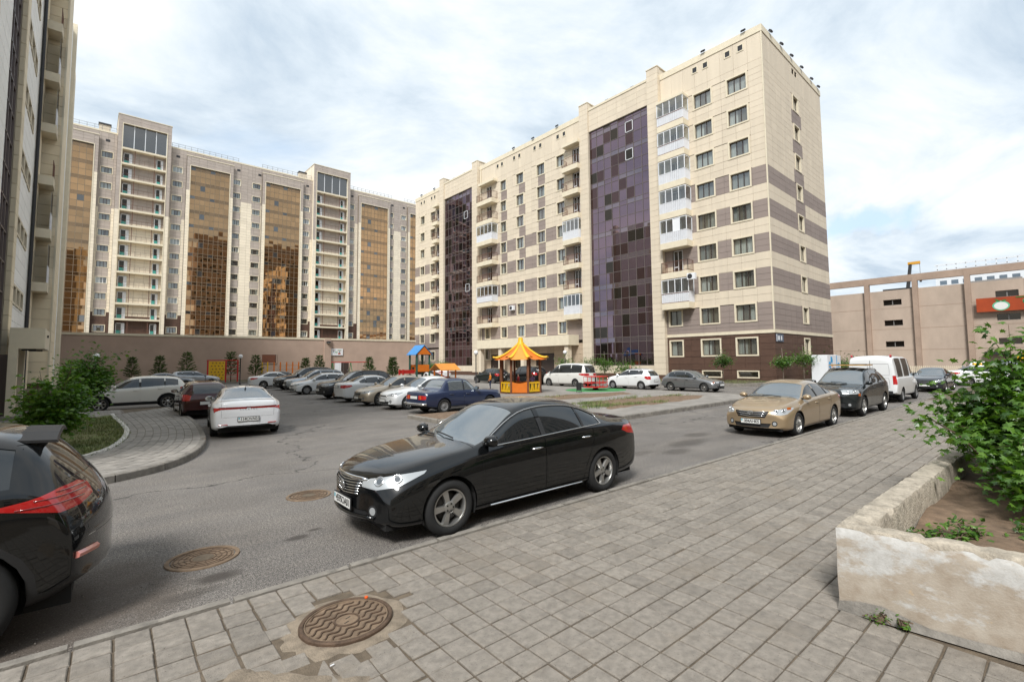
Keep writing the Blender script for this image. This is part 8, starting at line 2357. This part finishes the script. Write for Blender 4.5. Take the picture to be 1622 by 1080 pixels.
# water kiosk
wk = root('water_kiosk', (45.0, 12.9, 0), 'blue and white water vending kiosk by the end wall', 'kiosk')
MB().bbox(-1.3, 1.0, -.6, .6, .1, 2.35, .03).build('cabin', WFRAME, wk, local=True)
bl = MB(); BLP = mat('kiosk blue', (0.04, 0.33, 0.62), .4)
for x, z, r__ in ((-.75, 1.55, .28), (-.25, 1.2, .18), (-.9, .8, .14), (-.2, 1.9, .22)): bl.cyl((x, -.612, z), (x, -.6, z), r__, n=18)
bl.box(-.5, -.05, -.614, -.601, 1.75, 2.2); bl.box(-1.2, -.9, -.614, -.601, .25, .6)
bl.build('blue_print', BLP, wk, local=True)
MB().add([(1.0, -.6, .1), (2.1, -.6, .1), (2.3, -.6, 2.3), (1.0, -.6, 2.35), (1.0, .5, .1), (2.1, .5, .1), (2.3, .5, 2.3), (1.0, .5, 2.35)], [(3, 2, 1, 0), (4, 5, 6, 7), (0, 1, 5, 4), (1, 2, 6, 5), (2, 3, 7, 6), (0, 4, 7, 3)]).build('side_cabin', WFRAME, wk, local=True)
MB().box(1.05, 1.2, -.612, -.6, .3, 2.3).cyl((1.65, -.612, 1.5), (1.65, -.6, 1.5), .22, n=18).build('blue_mark', BLP, wk, local=True)
MB().box(-1.4, 2.35, -.7, .7, 0, .1).build('base', KERB, wk, local=True)
# yellow and green play sign beyond the planter bush
ys = root('play_sign', (19.5, .25, .08), 'yellow rounded panel on a green board beyond the planter bush', 'sign')
py = [(.75, 1.62), (.75, 2.42), (.45, 2.42), (.0, 2.30), (-.32, 2.08), (-.42, 1.95), (-.32, 1.88), (.12, 1.90), (.32, 1.80), (.45, 1.62)]
mm_ = MB(); nn = len(py); mm_.add([(-.03, -q[0], q[1]) for q in py]+[(.03, -q[0], q[1]) for q in py], [tuple(range(nn)), tuple(range(2*nn-1, nn-1, -1))]+[(i, nn+i, nn+(i+1) % nn, (i+1) % nn) for i in range(nn)])
mm_.build('yellow_panel', YEL, ys, local=True)
MB().box(.035, .09, -1.6, -.62, .5, 2.05).build('green_board', pm('bright green', (0.04, 0.33, 0.05)), ys, local=True)
MB().box(.1, .18, -.8, -.72, 0, 1.9).build('post', GRN_, ys, local=True); MB().box(.1, .18, -1.5, -1.42, 0, 1.9).build('post', GRN_, ys, local=True)
# picket fence along the market wall
fe = root('picket_fence', (82, 11, 0), 'low beige picket fence before the market wall', 'fence')
for z in (.25, .65): MB().box(-.03, .03, -6, 6, z, z+.06).build('rail', CREAM_T, fe, local=True)
pk = MB().box(-.05, -.03, -.05, .05, 0, .9).mesh('picket', CREAM_T)
for i in range(60): link('picket', pk, fe, (0, -5.95+i*.2, 0), local=True)

# ---------------------------------------------------------------- people
SKIN = mat('skin', (0.52, 0.31, 0.22), .55)
def person(label, pos, heading, h, top_c, leg_c, hair_c, sit=False, group=None):
    s_ = h/1.75
    J = {'hip': (0, 0, .95), 'waist': (0, 0, 1.08), 'chest': (.01, 0, 1.30), 'neck': (0, 0, 1.47), 'head0': (.015, 0, 1.56), 'head1': (.025, 0, 1.66), 'head2': (.01, 0, 1.74)}
    rad = {'hip': (.13, .15), 'waist': (.11, .13), 'chest': (.12, .17), 'neck': (.055, .055), 'head0': (.075, .07), 'head1': (.10, .082), 'head2': (.07, .065)}
    E_ = [('hip', 'waist'), ('waist', 'chest'), ('chest', 'neck'), ('neck', 'head0'), ('head0', 'head1'), ('head1', 'head2')]
    for sd, q in (('l', 1), ('r', -1)):
        J.update({'sh'+sd: (0, q*.18, 1.40), 'el'+sd: (.02, q*.24, 1.12), 'wr'+sd: (.14, q*.22, .90), 'ha'+sd: (.19, q*.21, .83), 'th'+sd: (.0, q*.09, .88), 'kn'+sd: (.03, q*.10, .50), 'an'+sd: (-.01+.05*q, q*.10, .08), 'to'+sd: (.12+.05*q, q*.11, .035)})
        if sit: J.update({'kn'+sd: (.42, q*.12, .90), 'an'+sd: (.42, q*.12, .46), 'to'+sd: (.55, q*.12, .42)})
        rad.update({'sh'+sd: (.065, .065), 'el'+sd: (.045, .045), 'wr'+sd: (.03, .03), 'ha'+sd: (.035, .022), 'th'+sd: (.085, .085), 'kn'+sd: (.058, .058), 'an'+sd: (.042, .042), 'to'+sd: (.035, .045)})
        E_ += [('chest', 'sh'+sd), ('sh'+sd, 'el'+sd), ('el'+sd, 'wr'+sd), ('wr'+sd, 'ha'+sd), ('hip', 'th'+sd), ('th'+sd, 'kn'+sd), ('kn'+sd, 'an'+sd), ('an'+sd, 'to'+sd)]
    keys = list(J); me = bpy.data.meshes.new('tmp'); me.from_pydata([J[k] for k in keys], [(keys.index(a), keys.index(b)) for a, b in E_], [])
    tsc = bpy.data.scenes.new('tmp'); ob = bpy.data.objects.new('tmp', me); tsc.collection.objects.link(ob)
    ob.modifiers.new('s', 'SKIN'); 
    if not me.skin_vertices: me.skin_vertices.new() if hasattr(me.skin_vertices, 'new') else None
    for i, k in enumerate(keys):
        v = me.skin_vertices[0].data[i]; v.radius = rad[k]; v.use_root = (k == 'hip')
    sd_ = ob.modifiers.new('d', 'SUBSURF'); sd_.levels = 1
    tsc.view_layers[0].update(); dg = tsc.view_layers[0].depsgraph
    bme = bpy.data.meshes.new_from_object(ob.evaluated_get(dg))
    bpy.data.objects.remove(ob); bpy.data.meshes.remove(me); bpy.data.scenes.remove(tsc)
    bme.materials.clear()
    for m_ in (SKIN, top_c, leg_c, hair_c): bme.materials.append(m_)
    for p in bme.polygons:
        c = p.center; p.use_smooth = True
        p.material_index = 3 if (c.z > 1.69 or (c.z > 1.57 and c.x < -.015)) else 0 if c.z > 1.46 or (abs(c.y) > .17 and c.z < .93 and not sit) else 1 if c.z > .98 else 2 if c.z > .1 else 3
    for v in bme.vertices: v.co *= s_
    bme.update(); bme.name = 'body'
    o = root('person', pos, label, 'person', group, rz=R(heading)); link('body', bme, o, local=True)
    return o
BLK = mat('black cloth', (0.015, 0.015, 0.017), .9); HAIR = mat('dark hair', (0.012, 0.009, 0.007), .7); LAV = mat('lavender cloth', (0.36, 0.25, 0.50), .9); GRC = mat('grey cloth', (0.32, 0.31, 0.34), .9); REDC = mat('red cloth', (0.42, 0.03, 0.03), .9); NAVC = mat('navy cloth', (0.02, 0.03, 0.07), .9); ORC = mat('orange cloth', (0.65, 0.22, 0.02), .9)
person('child in a lavender top standing inside the pavilion', (20.9, 22.8, Z0+.02), 200, 1.15, LAV, GRC, HAIR)
person('child in a red top beside the pavilion bench', (21.8, 25.2, Z0), 120, 1.1, REDC, NAVC, HAIR)
person('child in an orange top behind the pavilion', (21.2, 27.6, Z0), 160, 1.2, ORC, NAVC, HAIR)
person('person in dark clothes standing behind the white estate', (33.0, 23.9, 0), 180, 1.72, BLK, BLK, HAIR)
person('person with dark hair in a grey top at the water kiosk', (44.0, 12.05, 0), 80, 1.62, GRC, NAVC, HAIR)
